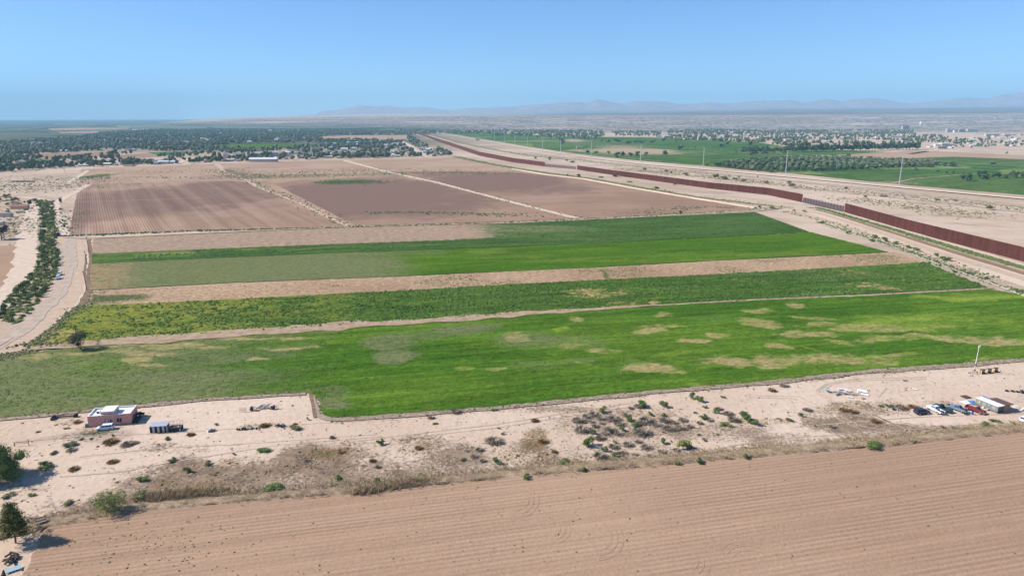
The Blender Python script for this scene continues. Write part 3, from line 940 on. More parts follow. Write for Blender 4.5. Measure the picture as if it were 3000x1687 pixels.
ribbon('weed_bank', [(1560, 428), (1700, 440), (1830, 452), (1960, 466), (2100, 482), (2250, 498), (2400, 514), (2600, 538)], [5, 6, 6, 7, 6, 5, 6, 6], 0.12, M_MARGIN, 0.7)

# --- green irrigated land on the right
GR_LOW = [(1135, 337), (1250, 356), (1330, 370), (1480, 391), (1610, 404.5), (1770, 418), (1990, 437), (2260, 464), (2576, 491), (2800, 510)]
GR_UP = [(1135, 330), (1300, 338), (1420, 344), (1560, 345), (1760, 348), (1900, 358), (2000, 372), (2300, 386), (2576, 393), (2800, 398)]


def gr_mask(X, Y):
    r = ell(X, Y, [(1445, 354, 26, 4, .9), (1590, 380, 110, 8, .95), (1460, 379, 30, 3, .8), (1560, 370, 60, 4, .6), (2250, 499 - 38, 60, 5, .5)])
    g = (vnoise(X * .004 - Y * .0015, Y * .006, 8) > 0.55) * .35 + (vnoise(X * .006, Y * .005, 18) > 0.7) * .25
    return r, g, (vnoise(X * .005, Y * .004, 28) > 0.6) * .4


sheet('irrigated_field', GR_LOW, GR_UP, 300, 120, 0.25, M_FARGREEN, gr_mask, 0.2)
sheet('fallow_field', [(1972, 402), (2060, 401), (2200, 402), (2290, 399), (2400, 395), (2576, 402), (2700, 405)], [(1970, 396.5), (2060, 391.5), (2124, 389.5), (2210, 385), (2310, 380), (2420, 384), (2576, 392), (2700, 394)], 90, 20, 0.5, M_SOIL_FALLOW)
for lo, up, m_ in (([(0, 396), (130, 402), (280, 391)], [(0, 393), (120, 387), (310, 382)], M_SOIL_DARK), ([(275, 399), (330, 400), (405, 394)], [(275, 393), (330, 389), (372, 385)], M_SOIL_DARK),
                   ([(405, 393), (440, 389), (520, 383)], [(372, 384.5), (440, 382), (532, 381.7)], M_FARGREEN), ([(560, 377), (632, 376), (800, 368)], [(556, 367), (632, 362.5), (816, 362)], M_ALF3),
                   ([(819, 353.5), (920, 352), (1022, 351)], [(790, 345), (870, 341), (1028, 341)], M_SOIL_FALLOW), ([(70, 410), (100, 411), (136, 411)], [(80, 403), (100, 402), (136, 403)], M_ALF3),
                   ([(0, 352), (60, 348), (150, 340)], [(0, 340), (60, 336), (150, 333)], M_FARDULL), ([(150, 336), (240, 335), (330, 331)], [(120, 324), (200, 322), (320, 322)], M_SOIL_FALLOW)):
    sheet('field', lo, up, 30, 12, 0.3, m_, None)
for pts in ([(2240, 462), (2300, 450), (2420, 440), (2576, 436)], [(2130, 428), (2300, 424), (2420, 415), (2576, 408)], [(1790, 420), (1700, 410), (1560, 396), (1420, 385)], [(2120, 436), (2060, 434)], [(1850, 404), (1640, 396), (1480, 385)], [(1960, 378), (1700, 372), (1500, 364), (1380, 358)]):
    ribbon('field_track', pts, 2.6, 0.42, M_TRACK, .5)
ribbon('dirt_road', [(1010, 356), (1030, 366), (1050, 381), (1071, 397)], [18, 16, 14, 12], 0.5, M_PALE)
ribbon('village_road', [(440, 414), (480, 400), (515, 392)], 12, 0.4, M_PALE)
ribbon('village_road', [(2576, 352), (2500, 358), (2430, 366), (2360, 377), (2290, 388)], 14, 0.5, M_PALE)
ribbon('village_road', [(2620, 330), (2480, 334), (2380, 341), (2320, 350)], 16, 0.5, M_PALE)

# --- wheel ruts
for pts, w in (([(2300, 1090), (2180, 1035), (2090, 1010), (2050, 985), (2080, 965), (2150, 953), (2330, 949)], .32), ([(2330, 1105), (2200, 1045), (2110, 1015), (2065, 987), (2095, 967), (2170, 957), (2330, 954)], .32), ([(2310, 1097), (2190, 1040), (2097, 1012), (2056, 986), (2086, 966), (2160, 955)], .25),
               ([(2250, 1092), (2160, 1080), (2080, 1040), (2000, 1003), (1880, 1000)], .3), ([(2255, 1086), (2170, 1074), (2090, 1035), (2010, 998), (1880, 995)], .3), ([(2210, 1000), (2230, 975), (2260, 990), (2290, 1010)], .3),
               ([(150, 1200), (300, 1188), (420, 1165), (700, 1120), (960, 1098)], .5), ([(900, 1110), (1100, 1085), (1250, 1068), (1420, 1040), (1600, 1012)], .4), ([(905, 1118), (1105, 1093), (1255, 1076), (1425, 1048), (1605, 1020)], .4), ([(1390, 1050), (1420, 1090), (1450, 1130), (1480, 1160)], .35), ([(1380, 1052), (1408, 1092), (1436, 1130), (1464, 1160)], .35), ([(2000, 1075), (2150, 1062), (2300, 1050), (2576, 1040)], .4), ([(1700, 1150), (1850, 1120), (2000, 1100), (2200, 1090), (2500, 1062)], .4), ([(40, 1112), (230, 1096), (430, 1090), (780, 1066), (1000, 1056)], .4), ([(200, 1150), (400, 1128), (600, 1118), (950, 1093)], .35)):
    ribbon('wheel_rut', pts, w, 0.155, M_LINE, 0.6, step=1.0)

M_TURN = road_mat('turning_mark', (0.35, 0.228, 0.15), (0.41, 0.275, 0.184), 0.5, 0.15)
for cx_, cy_, r0_, a0, a1 in ((1500, 1468, 6.5, -95, 50), (1612, 1552, 4.6, -70, 90), (1730, 1572, 7.2, -85, 40), (1990, 1636, 6.2, -60, 85), (2158, 1390, 3.0, -80, 60), (2225, 1676, 8.0, 10, 140), (60, 1555, 6, -60, 70)):
    c_ = an(cx_, cy_)
    for k_ in range(3):
        q_ = [(c_[0] + (r0_ - k_ * (.8 + .06 * r0_)) * math.cos(R(t_)), c_[1] + (r0_ - k_ * (.8 + .06 * r0_)) * math.sin(R(t_)) * 1.25) for t_ in np.linspace(a0, a1, 14)]
        ribbon('wheel_rut', q_, .16, .462, M_TURN, .5, step=.8, world=True)

# ------------------------------------------------------------------ object materials
RUST = NT('rusted_steel', 0.85, 0.1)
_c = RUST.mix(RUST.range(RUST.noise(0.25, 4, RUST.vec(0, (1, 1, 0.15))), 0.35, 0.65), (0.104, 0.034, 0.024), (0.142, 0.049, 0.034))
RUST.done(RUST.mix(1.0, _c, RUST.gray(RUST.noise(1.5, 3), 0.18), 'MULTIPLY'))
M_RUST = RUST.mat
M_RUSTTOP = plain('dark_rusted_plate', (0.085, 0.026, 0.022), 0.8, 0.1)
M_GATESTEEL = plain('weathered_gate_steel', (0.155, 0.105, 0.105), 0.7, 0.2)
M_GALV = plain('galvanised_steel', (0.50, 0.51, 0.52), 0.5, 0.4, 0.3)
M_WIRE = plain('cable_metal', (0.45, 0.45, 0.46), 0.5, 0.3)
M_PINK = plain('pink_stucco', (0.62, 0.31, 0.26), 0.9, 0.1, 0, 0.18, 0.8)
M_WHITE = plain('white_paint', (0.80, 0.79, 0.78), 0.6, 0.2, 0, 0.05)
M_ROOFCOAT = plain('white_roof_coating', (0.74, 0.74, 0.76), 0.7, 0.2, 0, 0.10, 0.6)
M_GLASS = plain('dark_glass', (0.018, 0.022, 0.028), 0.08, 0.6, 0, 0.0)
M_BLACK = plain('black_rubber', (0.02, 0.02, 0.022), 0.8, 0.2)
M_DKWOOD = plain('dark_weathered_wood', (0.10, 0.065, 0.05), 0.9, 0.1, 0, 0.3, 3)
M_WOOD = plain('plywood', (0.44, 0.33, 0.205), 0.8, 0.1, 0, 0.14, 2)
M_TANWALL = plain('tan_siding', (0.38, 0.235, 0.165), 0.85, 0.1, 0, 0.1)
M_BROWNROOF = plain('brown_shingle', (0.145, 0.082, 0.072), 0.85, 0.1, 0, 0.2, 2)
M_GREYSIDE = plain('grey_trailer_siding', (0.175, 0.19, 0.185), 0.7, 0.2, 0, 0.12)
M_DKGREY = plain('dark_grey_steel', (0.045, 0.047, 0.055), 0.6, 0.3)
M_BLUE = plain('blue_tarp', (0.02, 0.11, 0.42), 0.6, 0.3)
M_TEAL = plain('teal_plastic', (0.03, 0.22, 0.30), 0.5, 0.4)
M_LTBLUE = plain('pale_blue_panel', (0.38, 0.52, 0.58), 0.5, 0.3)
M_CORR = plain('corrugated_zinc', (0.50, 0.53, 0.58), 0.45, 0.4, 0.4, 0.08)
M_STRIPEW = plain('grey_white_board', (0.42, 0.41, 0.44), 0.8, 0.1)
M_STRIPEB = plain('black_board', (0.022, 0.022, 0.032), 0.8, 0.1)
M_SHEETW = plain('white_sheet_metal', (0.72, 0.77, 0.82), 0.4, 0.4, 0.1, 0.08)
M_CONCR = plain('concrete_block', (0.42, 0.38, 0.33), 0.9, 0.1)
M_REDPAINT = plain('faded_red_paint', (0.19, 0.025, 0.028), 0.5, 0.5)
M_NAVY = plain('navy_paint', (0.018, 0.024, 0.055), 0.35, 0.5)
M_DKGREEN = plain('dark_teal_paint', (0.02, 0.045, 0.05), 0.4, 0.5)
M_BLUEGREY = plain('blue_grey_paint', (0.16, 0.23, 0.31), 0.35, 0.5)
M_CARWHITE = plain('white_car_paint', (0.74, 0.77, 0.82), 0.25, 0.5, 0, 0.03)
M_CHROME = plain('bright_metal', (0.6, 0.6, 0.62), 0.25, 0.5, 0.8)
M_LAMP = plain('lamp_lens', (0.75, 0.75, 0.7), 0.2, 0.5)
M_TAIL = plain('red_lens', (0.35, 0.02, 0.02), 0.3, 0.5)
M_TREADWOOD = plain('grey_lumber', (0.30, 0.26, 0.22), 0.9, 0.1, 0, 0.2, 3)


# ------------------------------------------------------------------ border wall
def bollards(n, h, pitch=0.24, b=0.15, top=True):
    V, F = [], []
    for i in range(n):
        x = (i + 0.5) * pitch
        k = len(V)
        for z in (0, h):
            V += [(x - b / 2, -b / 2, z), (x + b / 2, -b / 2, z), (x + b / 2, b / 2, z), (x - b / 2, b / 2, z)]
        F += [(k, k + 1, k + 5, k + 4), (k + 1, k + 2, k + 6, k + 5), (k + 2, k + 3, k + 7, k + 6), (k + 3, k, k + 4, k + 7)]
    mb = MB().add(V, F, 0)
    if top:
        L = n * pitch
        mb.box((L / 2, 0, h - 0.45), (L - 0.06, 0.05, 0.9), m=1)
        mb.box((L / 2, 0.13, h * 0.5), (L, 0.07, 0.2), m=0)
    return mb


def wall(label, pts, hs, panel_n, singly, pitch=0.24):
    """pts: world base line; hs: heights along it"""
    P = np.asarray(pts, float)
    d = np.r_[0, np.cumsum(np.linalg.norm(np.diff(P, axis=0), axis=1))]
    t = thing('border_wall', label, 'wall', (P[0][0], P[0][1], 0))
    L = panel_n * pitch
    n = int(d[-1] / L)
    base = bollards(panel_n, 10.0, pitch).me('panel', [M_RUST, M_RUSTTOP])
    rest = MB()
    for i in range(n):
        s0 = i * L
        a = np.array([np.interp(s0, d, P[:, k]) for k in (0, 1)])
        b = np.array([np.interp(min(s0 + L, d[-1]), d, P[:, k]) for k in (0, 1)])
        h = np.interp(s0, d, hs) * (1 + 0.004 * math.sin(i * 1.7))
        ang = math.atan2(b[1] - a[1], b[0] - a[0])
        if singly:
            o = put('panel', base, t, (a[0] - P[0][0], a[1] - P[0][1], -0.05), ang)
            o.scale = (float(np.linalg.norm(b - a)) / L * 0.9985, 1, h / 10.0)
        else:
            M = Matrix.Translation((a[0] - P[0][0], a[1] - P[0][1], -0.05)) @ Matrix.Rotation(ang, 4, 'Z') @ Matrix.Diagonal((float(np.linalg.norm(b - a)) / L, 1, h / 10.0, 1))
            k = len(rest.v)
            src = WALLSRC
            rest.v += [tuple(M @ Vector(v)) for v in src.v]
            rest.f += [tuple(k + j for j in f) for f in src.f]
            rest.m += src.m
    if not singly:
        rest.put('panel', [M_RUST, M_RUSTTOP], t, kind='stuff')
    return t


WALLSRC = bollards(15, 10.0, 0.48, 0.36)
w_near = [(332, 300), (328.2, 428.6), (322.5, 551.9), (324.4, 665.5)]
wall('nearest stretch of rust-red steel border wall, running off the picture edge beside the canal', w_near, [9.2, 9.2, 9.0, 8.8], 10, True)
w_mid = [tuple(an(2350, 593)[:2]), tuple(an(2250, 571.7)[:2]), tuple(an(2082, 553)[:2]), tuple(an(1966, 537)[:2]), tuple(an(1791, 512.6)[:2]), tuple(an(1687, 496.8)[:2])]
wall('middle stretch of rust-red steel border wall between the two low gate fences', w_mid, [8.9, 8.6, 8.0, 8.0, 7.8, 7.6], 30, True)
w_far = [tuple(an(*p)[:2]) for p in [(1596, 488), (1500, 475.6), (1405, 456.7), (1332, 432), (1274, 411.6), (1216, 390), (1200, 385)]]
wall('farthest stretch of rust-red border wall curving away to the village trees', w_far, [8.2, 9.0, 9.5, 10, 10.5, 11, 11], 30, False)


def gate_fence(label, a, b, h):
    a, b = np.array(a, float), np.array(b, float)
    L = np.linalg.norm(b - a)
    ang = math.atan2(b[1] - a[1], b[0] - a[0])
    t = thing('gate_fence', label, 'fence', (a[0], a[1], 0), ang)
    n = max(4, int(L / 5.2))
    w = L / n
    pm = MB()
    for k in range(int(w / 0.4)):
        pm.box((0.2 + k * 0.4, 0, h / 2), (0.16, 0.12, h))
    pm.box((w / 2, 0.1, h * 0.93), (w, 0.1, 0.35)).box((w / 2, 0.1, h * 0.45), (w, 0.1, 0.25))
    pme = pm.me('panel', M_GATESTEEL)
    pst = MB().box((0, 0, h * 0.54), (0.5, 0.4, h * 1.08)).me('post', M_DKGREY)
    for i in range(n):
        put('panel', pme, t, (i * w, 0, 0))
        put('post', pst, t, (i * w, -0.1, 0))


gate_fence('nearer low grey steel gate fence closing a gap in the red border wall', (w_near[-1][0] - 0.4, w_near[-1][1] + 0.5), (w_mid[0][0] + 0.3, w_mid[0][1] - 0.5), 5.6)
gate_fence('farther low grey steel gate fence closing a gap in the red border wall', (w_mid[-1][0], w_mid[-1][1] + 0.5), w_far[0], 5.0)
# small road bridge where the track crosses the canal
br = thing('culvert', 'small concrete culvert with dark mouth where the track crosses the muddy canal', 'culvert', an(2376, 609), R(-40))
MB().box((0, 0, 0.5), (9, 4, 0.5)).box((-4.4, 0, 0.1), (.4, 4, 1.4)).box((4.4, 0, 0.1), (.4, 4, 1.4)).put('slab', M_CONCR, br)
MB().box((1, -2.1, 0.15), (5, 0.3, 0.9)).put('opening', M_BLACK, br)

# ------------------------------------------------------------------ transmission line
PB = [(2634, 544, 459.6), (2301, 513.5, 440.7), (2059.6, 491.6, 432), (1876, 475.6, 421.8), (1732, 462.5, 414.5), (1642.6, 450.6, 407), (1589.4, 442, 406), (1545, 432.7, 398), (1508.7, 426, 394), (1477.9, 418.9, 386), (1449, 421.8, 386)]
tops = []
steel_lbl = ['nearest', 'second nearest', 'third', 'fourth', 'fifth', 'sixth', 'seventh', 'eighth', 'ninth', 'tenth', 'eleventh', 'twelfth', 'thirteenth', 'farthest']
xprev = None
for i, (x, y, ty) in enumerate(PB):
    p = an(x, y)
    lo, hi = 0.0, 90.0
    for _ in range(40):
        m_ = (lo + hi) / 2
        if to_d(p[0], p[1], m_)[1] * KD > ty:
            lo = m_
        else:
            hi = m_
    h = min(lo, 42.0)
    t = thing('power_pole', f'{steel_lbl[i]} grey steel power pole along the levee road, counting from the right edge', 'power pole', p, R(20), 'steel power poles along the levee road')
    k = 1 + 0.1 * min(3, i / 3)
    MB().tube((0, 0, 0), (0, 0, h), 0.62 * k, 0.32 * k, 10).put('shaft', M_GALV, t)
    for j, (z, s) in enumerate(((h - 1.5, 1), (h - 5, -1), (h - 8.5, 1))):
        MB().tube((0, 0, z), (0, s * 2.4, z + 0.5), 0.16 * k, 0.08 * k, 6).put('arm', M_GALV, t)
    tops.append((p[0], p[1], h))
for j, off in enumerate((-1.5, -5.0, -8.5)):
    mb = MB()
    seq = [(tops[0][0] + 150, tops[0][1] - 190, tops[0][2])] + tops[:9]
    for a, b in zip(seq[:-1], seq[1:]):
        pts = []
        for u in np.linspace(0, 1, 11):
            pts.append((a[0] * (1 - u) + b[0] * u, a[1] * (1 - u) + b[1] * u + (2.4 if j != 1 else -2.4), a[2] * (1 - u) + b[2] * u + off + 0.5 - 16 * u * (1 - u)))
        mb.path(pts, 0.045, 4)
    mb.put('power_cable', M_WIRE, None, label=f'{["upper", "middle", "lower"][j]} overhead cable slung between the grey steel power poles', cat='cable')


# ------------------------------------------------------------------ vehicles
def wheel(parent, x, y, r=0.34, w=0.22):
    t = MB().tube((x, y - w / 2, r), (x, y + w / 2, r), r, r, 14).put('wheel', M_BLACK, parent)
    s = 1 if y > 0 else -1
    MB().tube((x, y + s * (w / 2 - 0.02), r), (x, y + s * (w / 2 + 0.015), r), r * 0.62, r * 0.5, 12).put('rim', M_CHROME, t)


def house_glass(t, fr, ry, zb, zt, wb, wt, paint, sidewin, roof=True):
    """cabin: fr/ry = (x at belt, x at roof) front and rear"""
    v = [(ry[0], -wb, zb), (fr[0], -wb, zb), (fr[0], wb, zb), (ry[0], wb, zb), (ry[1], -wt, zt), (fr[1], -wt, zt), (fr[1], wt, zt), (ry[1], wt, zt)]
    MB().add(v, [(0, 3, 2, 1), (4, 5, 6, 7), (0, 1, 5, 4), (1, 2, 6, 5), (2, 3, 7, 6), (3, 0, 4, 7)]).put('cabin', paint, t)

    def quad(c, u0, u1, v0, v1, name, e=0.012):
        A, B, C_, D = [Vector(q) for q in c]
        n = (B - A).cross(D - A).normalized() * e
        f = lambda a, b: (A * (1 - a) + B * a) * (1 - b) + (D * (1 - a) + C_ * a) * b
        q = [f(u0, v0), f(u1, v0), f(u1, v1), f(u0, v1)]
        MB().add([p + n for p in q] + [p - n * 0.2 for p in q], [(0, 1, 2, 3), (7, 6, 5, 4), (0, 4, 5, 1), (1, 5, 6, 2), (2, 6, 7, 3), (3, 7, 4, 0)]).put(name, M_GLASS, t)
    V = [Vector(p) for p in v]
    quad((V[1], V[2], V[6], V[5]), 0.05, 0.95, 0.08, 0.95, 'windscreen')
    quad((V[3], V[0], V[4], V[7]), 0.08, 0.92, 0.15, 0.9, 'window')
    for u0, u1 in sidewin:
        quad((V[0], V[1], V[5], V[4]), u0, u1, 0.12, 0.88, 'window')
        quad((V[2], V[3], V[7], V[6]), 1 - u1, 1 - u0, 0.12, 0.88, 'window')


def lights(t, xf, xr, y, z):
    for s in (-1, 1):
        MB().box((xf, s * y, z), (0.08, 0.3, 0.16)).put('headlight', M_LAMP, t)
        MB().box((xr, s * y, z + 0.1), (0.06, 0.2, 0.28)).put('tail_light', M_TAIL, t)


def van(label, loc, rz, paint):
    t = thing('minivan', label, 'car', loc, rz)
    prof = [(-2.3, 0.35), (2.2, 0.3), (2.35, 0.55), (2.25, 0.82), (1.45, 1.02), (-2.3, 1.05), (-2.38, 0.7)]
    MB().prism(prof, -0.92, 0.92, 0.05).put('body', paint, t)
    house_glass(t, (1.5, 0.62), (-2.3, -2.05), 1.03, 1.68, 0.86, 0.70, paint, [(0.06, 0.30), (0.33, 0.60), (0.63, 0.88)])
    for x in (-1.45, 1.4):
        for s in (-1, 1):
            wheel(t, x, s * 0.86)
    lights(t, 2.28, -2.36, 0.66, 0.72)
    MB().box((2.33, 0, 0.42), (0.12, 1.6, 0.2)).put('bumper', paint, t)
    return t


def suv(label, loc, rz, paint, name='utility_car'):
    t = thing(name, label, 'car', loc, rz)
    prof = [(-2.35, 0.45), (2.3, 0.42), (2.4, 0.7), (2.32, 1.02), (1.1, 1.12), (-2.35, 1.12), (-2.42, 0.8)]
    MB().prism(prof, -0.96, 0.96, 0.05).put('body', paint, t)
    house_glass(t, (1.1, 0.45), (-2.33, -2.15), 1.12, 1.82, 0.90, 0.76, paint, [(0.05, 0.33), (0.37, 0.62), (0.66, 0.90)])
    for x in (-1.45, 1.45):
        for s in (-1, 1):
            wheel(t, x, s * 0.88, 0.38, 0.25)
    lights(t, 2.34, -2.4, 0.7, 0.86)
    MB().box((2.4, 0, 0.55), (0.12, 1.75, 0.22)).put('bumper', M_DKGREY, t)
    MB().box((2.38, 0, 0.86), (0.06, 0.95, 0.2)).put('grille', M_BLACK, t)
    return t


def pickup(label, loc, rz, paint, bedpaint=None, crew=True, load=None, hood=None):
    t = thing('pickup_truck', label, 'pickup truck', loc, rz)
    bedpaint = bedpaint or paint
    cx = -0.55 if crew else 0.1
    MB().prism([(cx, 0.5), (2.75, 0.48), (2.85, 0.75), (2.78, 1.08), (1.35, 1.18), (cx, 1.18)], -0.97, 0.97, 0.04).put('body', paint, t)
    if hood:
        MB().box((2.05, 0, 1.17), (1.3, 1.7, 0.05), ry=R(4)).put('bonnet', hood, t)
    house_glass(t, (1.35, 0.75), (cx, cx + 0.15), 1.18, 1.86, 0.9, 0.76, paint, [(0.08, 0.46), (0.52, 0.92)] if crew else [(0.15, 0.85)])
    bl = cx + 2.75
    xm = cx - bl / 2
    b = MB().box((xm, 0, 0.62), (bl, 1.85, 0.12))
    for s in (-1, 1):
        b.box((xm, s * 0.92, 0.87), (bl, 0.09, 0.6))
    b.box((cx - 0.06, 0, 0.9), (0.08, 1.8, 0.55))
    b.put('bed', bedpaint, t)
    MB().box((cx - bl + 0.0, 0, 0.9), (0.08, 1.75, 0.55)).put('tailgate', bedpaint, t)
    for x in (-1.75, 1.85):
        for s in (-1, 1):
            wheel(t, x, s * 0.9, 0.39, 0.26)
    lights(t, 2.8, cx - bl - 0.03, 0.74, 0.85)
    MB().box((2.88, 0, 0.58), (0.14, 1.8, 0.22)).put('bumper', M_CHROME, t)
    MB().box((2.84, 0, 0.86), (0.05, 1.0, 0.24)).put('grille', M_BLACK, t)
    return t


def clutter(name, label, cat, loc, items, rz=0.0, group=None):
    """a pile whose pieces are parts: (piece name, material, builder)"""
    t = thing(name, label, cat, loc, rz, group)
    for nm, m, mb in items:
        mb.put(nm, m, t)
    return t


z1 = lambda x, y: (240 + x / 12.88, 1170 + y / 12.88)
a, b = an(*z1(640, 1195)), an(*z1(970, 1165))
van('white minivan parked on the grey driveway in front of the pink house', (a + b) / 2 + np.array([0.25, 0.75, 0.06]), math.atan2(*(a - b)[1::-1]), M_CARWHITE)

z8 = lambda x, y: (2600 + x / 6.44, 1150 + y / 6.44)
VZ = 0.11
ga = an(*z8(640, 395), VZ)
suv('dark navy wrecked off-roader, leftmost of the vehicles parked at the right-hand lot', ga, R(12), M_NAVY, 'off_roader')
pickup('white pickup truck with dark scrap piled in its bed', an(*z8(905, 355), VZ), R(103), M_CARWHITE, None, True)
pickup('dark navy pickup truck with green bed, beside the white pickup', an(*z8(1035, 330), VZ), R(113), M_NAVY, M_DKGREEN, False)
pickup('blue-grey crew-cab pickup truck with dark bonnet, beside the red truck', an(*z8(1300, 330), VZ), R(-57), M_BLUEGREY, M_BLUEGREY, True, hood=M_DKGREY)
pickup('faded red pickup truck parked beside the grey trailer home', an(*z8(1650, 355), VZ), R(-60), M_REDPAINT, M_REDPAINT, False)
# scrap carried by the white pickup
wpos = an(*z8(905, 355), VZ)
junk = []
for i in range(12):
    junk.append(('scrap', random.choice([M_BLACK, M_DKGREY, M_NAVY, M_GALV]), MB().box((random.uniform(-2.7, -0.9), random.uniform(-.6, .6), 0.85 + random.uniform(0, .45)), (random.uniform(.3, 1.0), random.uniform(.2, .7), random.uniform(.2, .5)), random.uniform(0, 3))))
clutter('scrap_load', 'heap of dark scrap lying in the bed of the white pickup', 'scrap', wpos, junk, R(103))
# blue barrel, bicycle-like scrap
bt = thing('barrel', 'blue plastic barrel standing in front of the red pickup', 'barrel', an(*z8(1600, 405), 0.15))
MB().tube((0, 0, 0), (0, 0, .9), .3, .3, 14).put('body', M_BLUE, bt)
MB().tube((0, 0, .3), (0, 0, .34), .32, .32, 14).tube((0, 0, .6), (0, 0, .64), .32, .32, 14).put('hoop', M_BLUE, bt)
MB().tube((0, 0, .9), (0, 0, .93), .28, .28, 14).put('lid', M_DKGREY, bt)
items = [('wheel', M_BLACK, MB().tube((0, 0, .35), (.12, 0, .37), .35, .35, 12)), ('bar', M_GALV, MB().tube((0, 0, .35), (1.3, .3, .75), .05)), ('bar', M_GALV, MB().tube((1.3, .3, .75), (1.6, 0, .1), .05)), ('frame', M_DKGREY, MB().box((.9, -.3, .15), (1.5, .6, .2), .3))]
clutter('cart', 'small grey hand cart lying at the nose of the blue-grey pickup', 'cart', an(*z8(1440, 405), .15), items)

# two white cars by the canal and others farther off
zc = lambda x, y: (120 + x / 20.7, 770 + y / 20.7)
rd = at(149, 733)[:2] - at(166, 695)[:2]
hd = math.atan2(rd[1], rd[0])
suv('white utility car parked on the road by the canal bushes, front one of two', an(*zc(1040, 975), .2), hd, M_CARWHITE)
suv('white utility car parked just behind the other on the canal road', an(*zc(1130, 735), .2), hd - .05, M_CARWHITE)
suv('blue-white car standing on the bare ground at far left', an(42, 533), R(20), M_LTBLUE)
clutter('scrap_heap', 'long low dark scrap heap beside the far left car', 'scrap', an(72, 533),
        [('piece', random.choice([M_DKGREY, M_NAVY, M_BLACK]), MB().box((random.uniform(-13, 13), random.uniform(-2, 2), .7), (random.uniform(2, 4), 2, random.uniform(1, 2)), random.uniform(0, 3))) for _ in range(12)])
t = thing('water_pump', 'dark irrigation pump with a white pole beside the canal bushes', 'pump', an(170, 692))
MB().box((0, 0, .9), (2.2, 3.5, 1.8)).box((.3, 0, 2.3), (1.2, 1.6, 1.2)).put('housing', M_BLACK, t)
MB().box((4.5, -1, .8), (6, 2.2, .4)).box((6.5, -1, .5), (1.6, 2.2, 1)).put('platform', M_GREYSIDE, t)
MB().tube((-3, 0, 0), (-3, 0, 6.5), .12).put('pole', M_WHITE, t)

# ------------------------------------------------------------------ pink house
HX = an(260.2, 1251.9)
house = thing('pink_house', 'pink stucco flat-roofed house with a raised white roof block', 'house', (HX[0], HX[1], 0.05), R(11.6))
W_, D_, HH, PT = 11.8, 6.2, 3.45, 0.24


def wall_with_holes(x0, x1, y, z0, z1, holes, th):
    """front wall slab along x between y and y+th with rectangular openings (x0,x1,z0,z1)"""
    mb = MB()
    xs = sorted({x0, x1, *[h[0] for h in holes], *[h[1] for h in holes]})
    for a, b in zip(xs[:-1], xs[1:]):
        cuts = sorted([(h[2], h[3]) for h in holes if h[0] < (a + b) / 2 < h[1]])
        z = z0
        for c0, c1 in cuts + [(z1, z1)]:
            if c0 > z:
                mb.box(((a + b) / 2, y + th / 2, (z + c0) / 2), (b - a, th, c0 - z))
            z = c1
    return mb


holes = [(4.62, 5.58, 0.0, 2.1), (5.98, 6.62, 1.05, 2.0), (7.85, 9.2, 0.98, 2.2)]
fw = wall_with_holes(0, W_, 0, 0, HH, holes, PT)
fw.box((PT / 2, D_ / 2, HH / 2), (PT, D_ - 2 * PT, HH)).box((W_ - PT / 2, D_ / 2, HH / 2), (PT, D_ - 2 * PT, HH)).box((W_ / 2, D_ - PT / 2, HH / 2), (W_, PT, HH))
fw.put('wall', M_PINK, house)
MB().box((W_ / 2, D_ / 2, 2.95), (W_ - 2 * PT - .01, D_ - 2 * PT - .01, 0.2)).put('roof', M_ROOFCOAT, house)
cp = MB()
cp.box((W_ / 2, PT / 2, HH + .03), (W_ + .06, PT + .06, .06)).box((W_ / 2, D_ - PT / 2, HH + .03), (W_ + .06, PT + .06, .06))
cp.box((PT / 2, D_ / 2, HH + .03), (PT + .06, D_ - 2 * PT - .07, .06)).box((W_ - PT / 2, D_ / 2, HH + .03), (PT + .06, D_ - 2 * PT - .07, .06))
# rendered white inner faces of the parapet
cp.box((W_ / 2, PT + .015, 3.24), (W_ - 2 * PT - .05, .03, .36)).box((W_ / 2, D_ - PT - .015, 3.24), (W_ - 2 * PT - .05, .03, .36))
cp.box((PT + .015, D_ / 2, 3.24), (.03, D_ - 2 * PT - .12, .36)).box((W_ - PT - .015, D_ / 2, 3.24), (.03, D_ - 2 * PT - .12, .36))
cp.put('parapet', M_ROOFCOAT, house)
tw = MB().box((5.45, 2.45, 3.75), (3.6, 4.3, 1.4)).put('roof_block', plain('pale_pink_stucco', (0.60, 0.40, 0.36), .9, .1), house)
MB().box((5.45, 2.45, 4.47), (3.72, 4.42, .08)).put('cap', M_ROOFCOAT, tw)
for x in (4.55, 6.2):
    MB().box((x, .28, 3.72), (.5, .06, .16)).put('vent', M_DKWOOD, tw)
MB().box((7.27, 3.0, 3.7), (.05, 1.0, .5)).put('window', M_GLASS, tw)
dr = MB().box((5.1, .12, 1.03), (.86, .08, 2.06)).put('door', plain('cream_door', (.55, .5, .46), .6, .2), house)
MB().tube((5.42, .08, 1.0), (5.42, .02, 1.0), .04).put('handle', M_CHROME, dr)
MB().box((4.62, .05, 1.05), (.1, .16, 2.1)).box((5.58, .05, 1.05), (.1, .16, 2.1)).box((5.1, .05, 2.13), (1.06, .16, .08)).put('door_frame', M_DKWOOD, house)
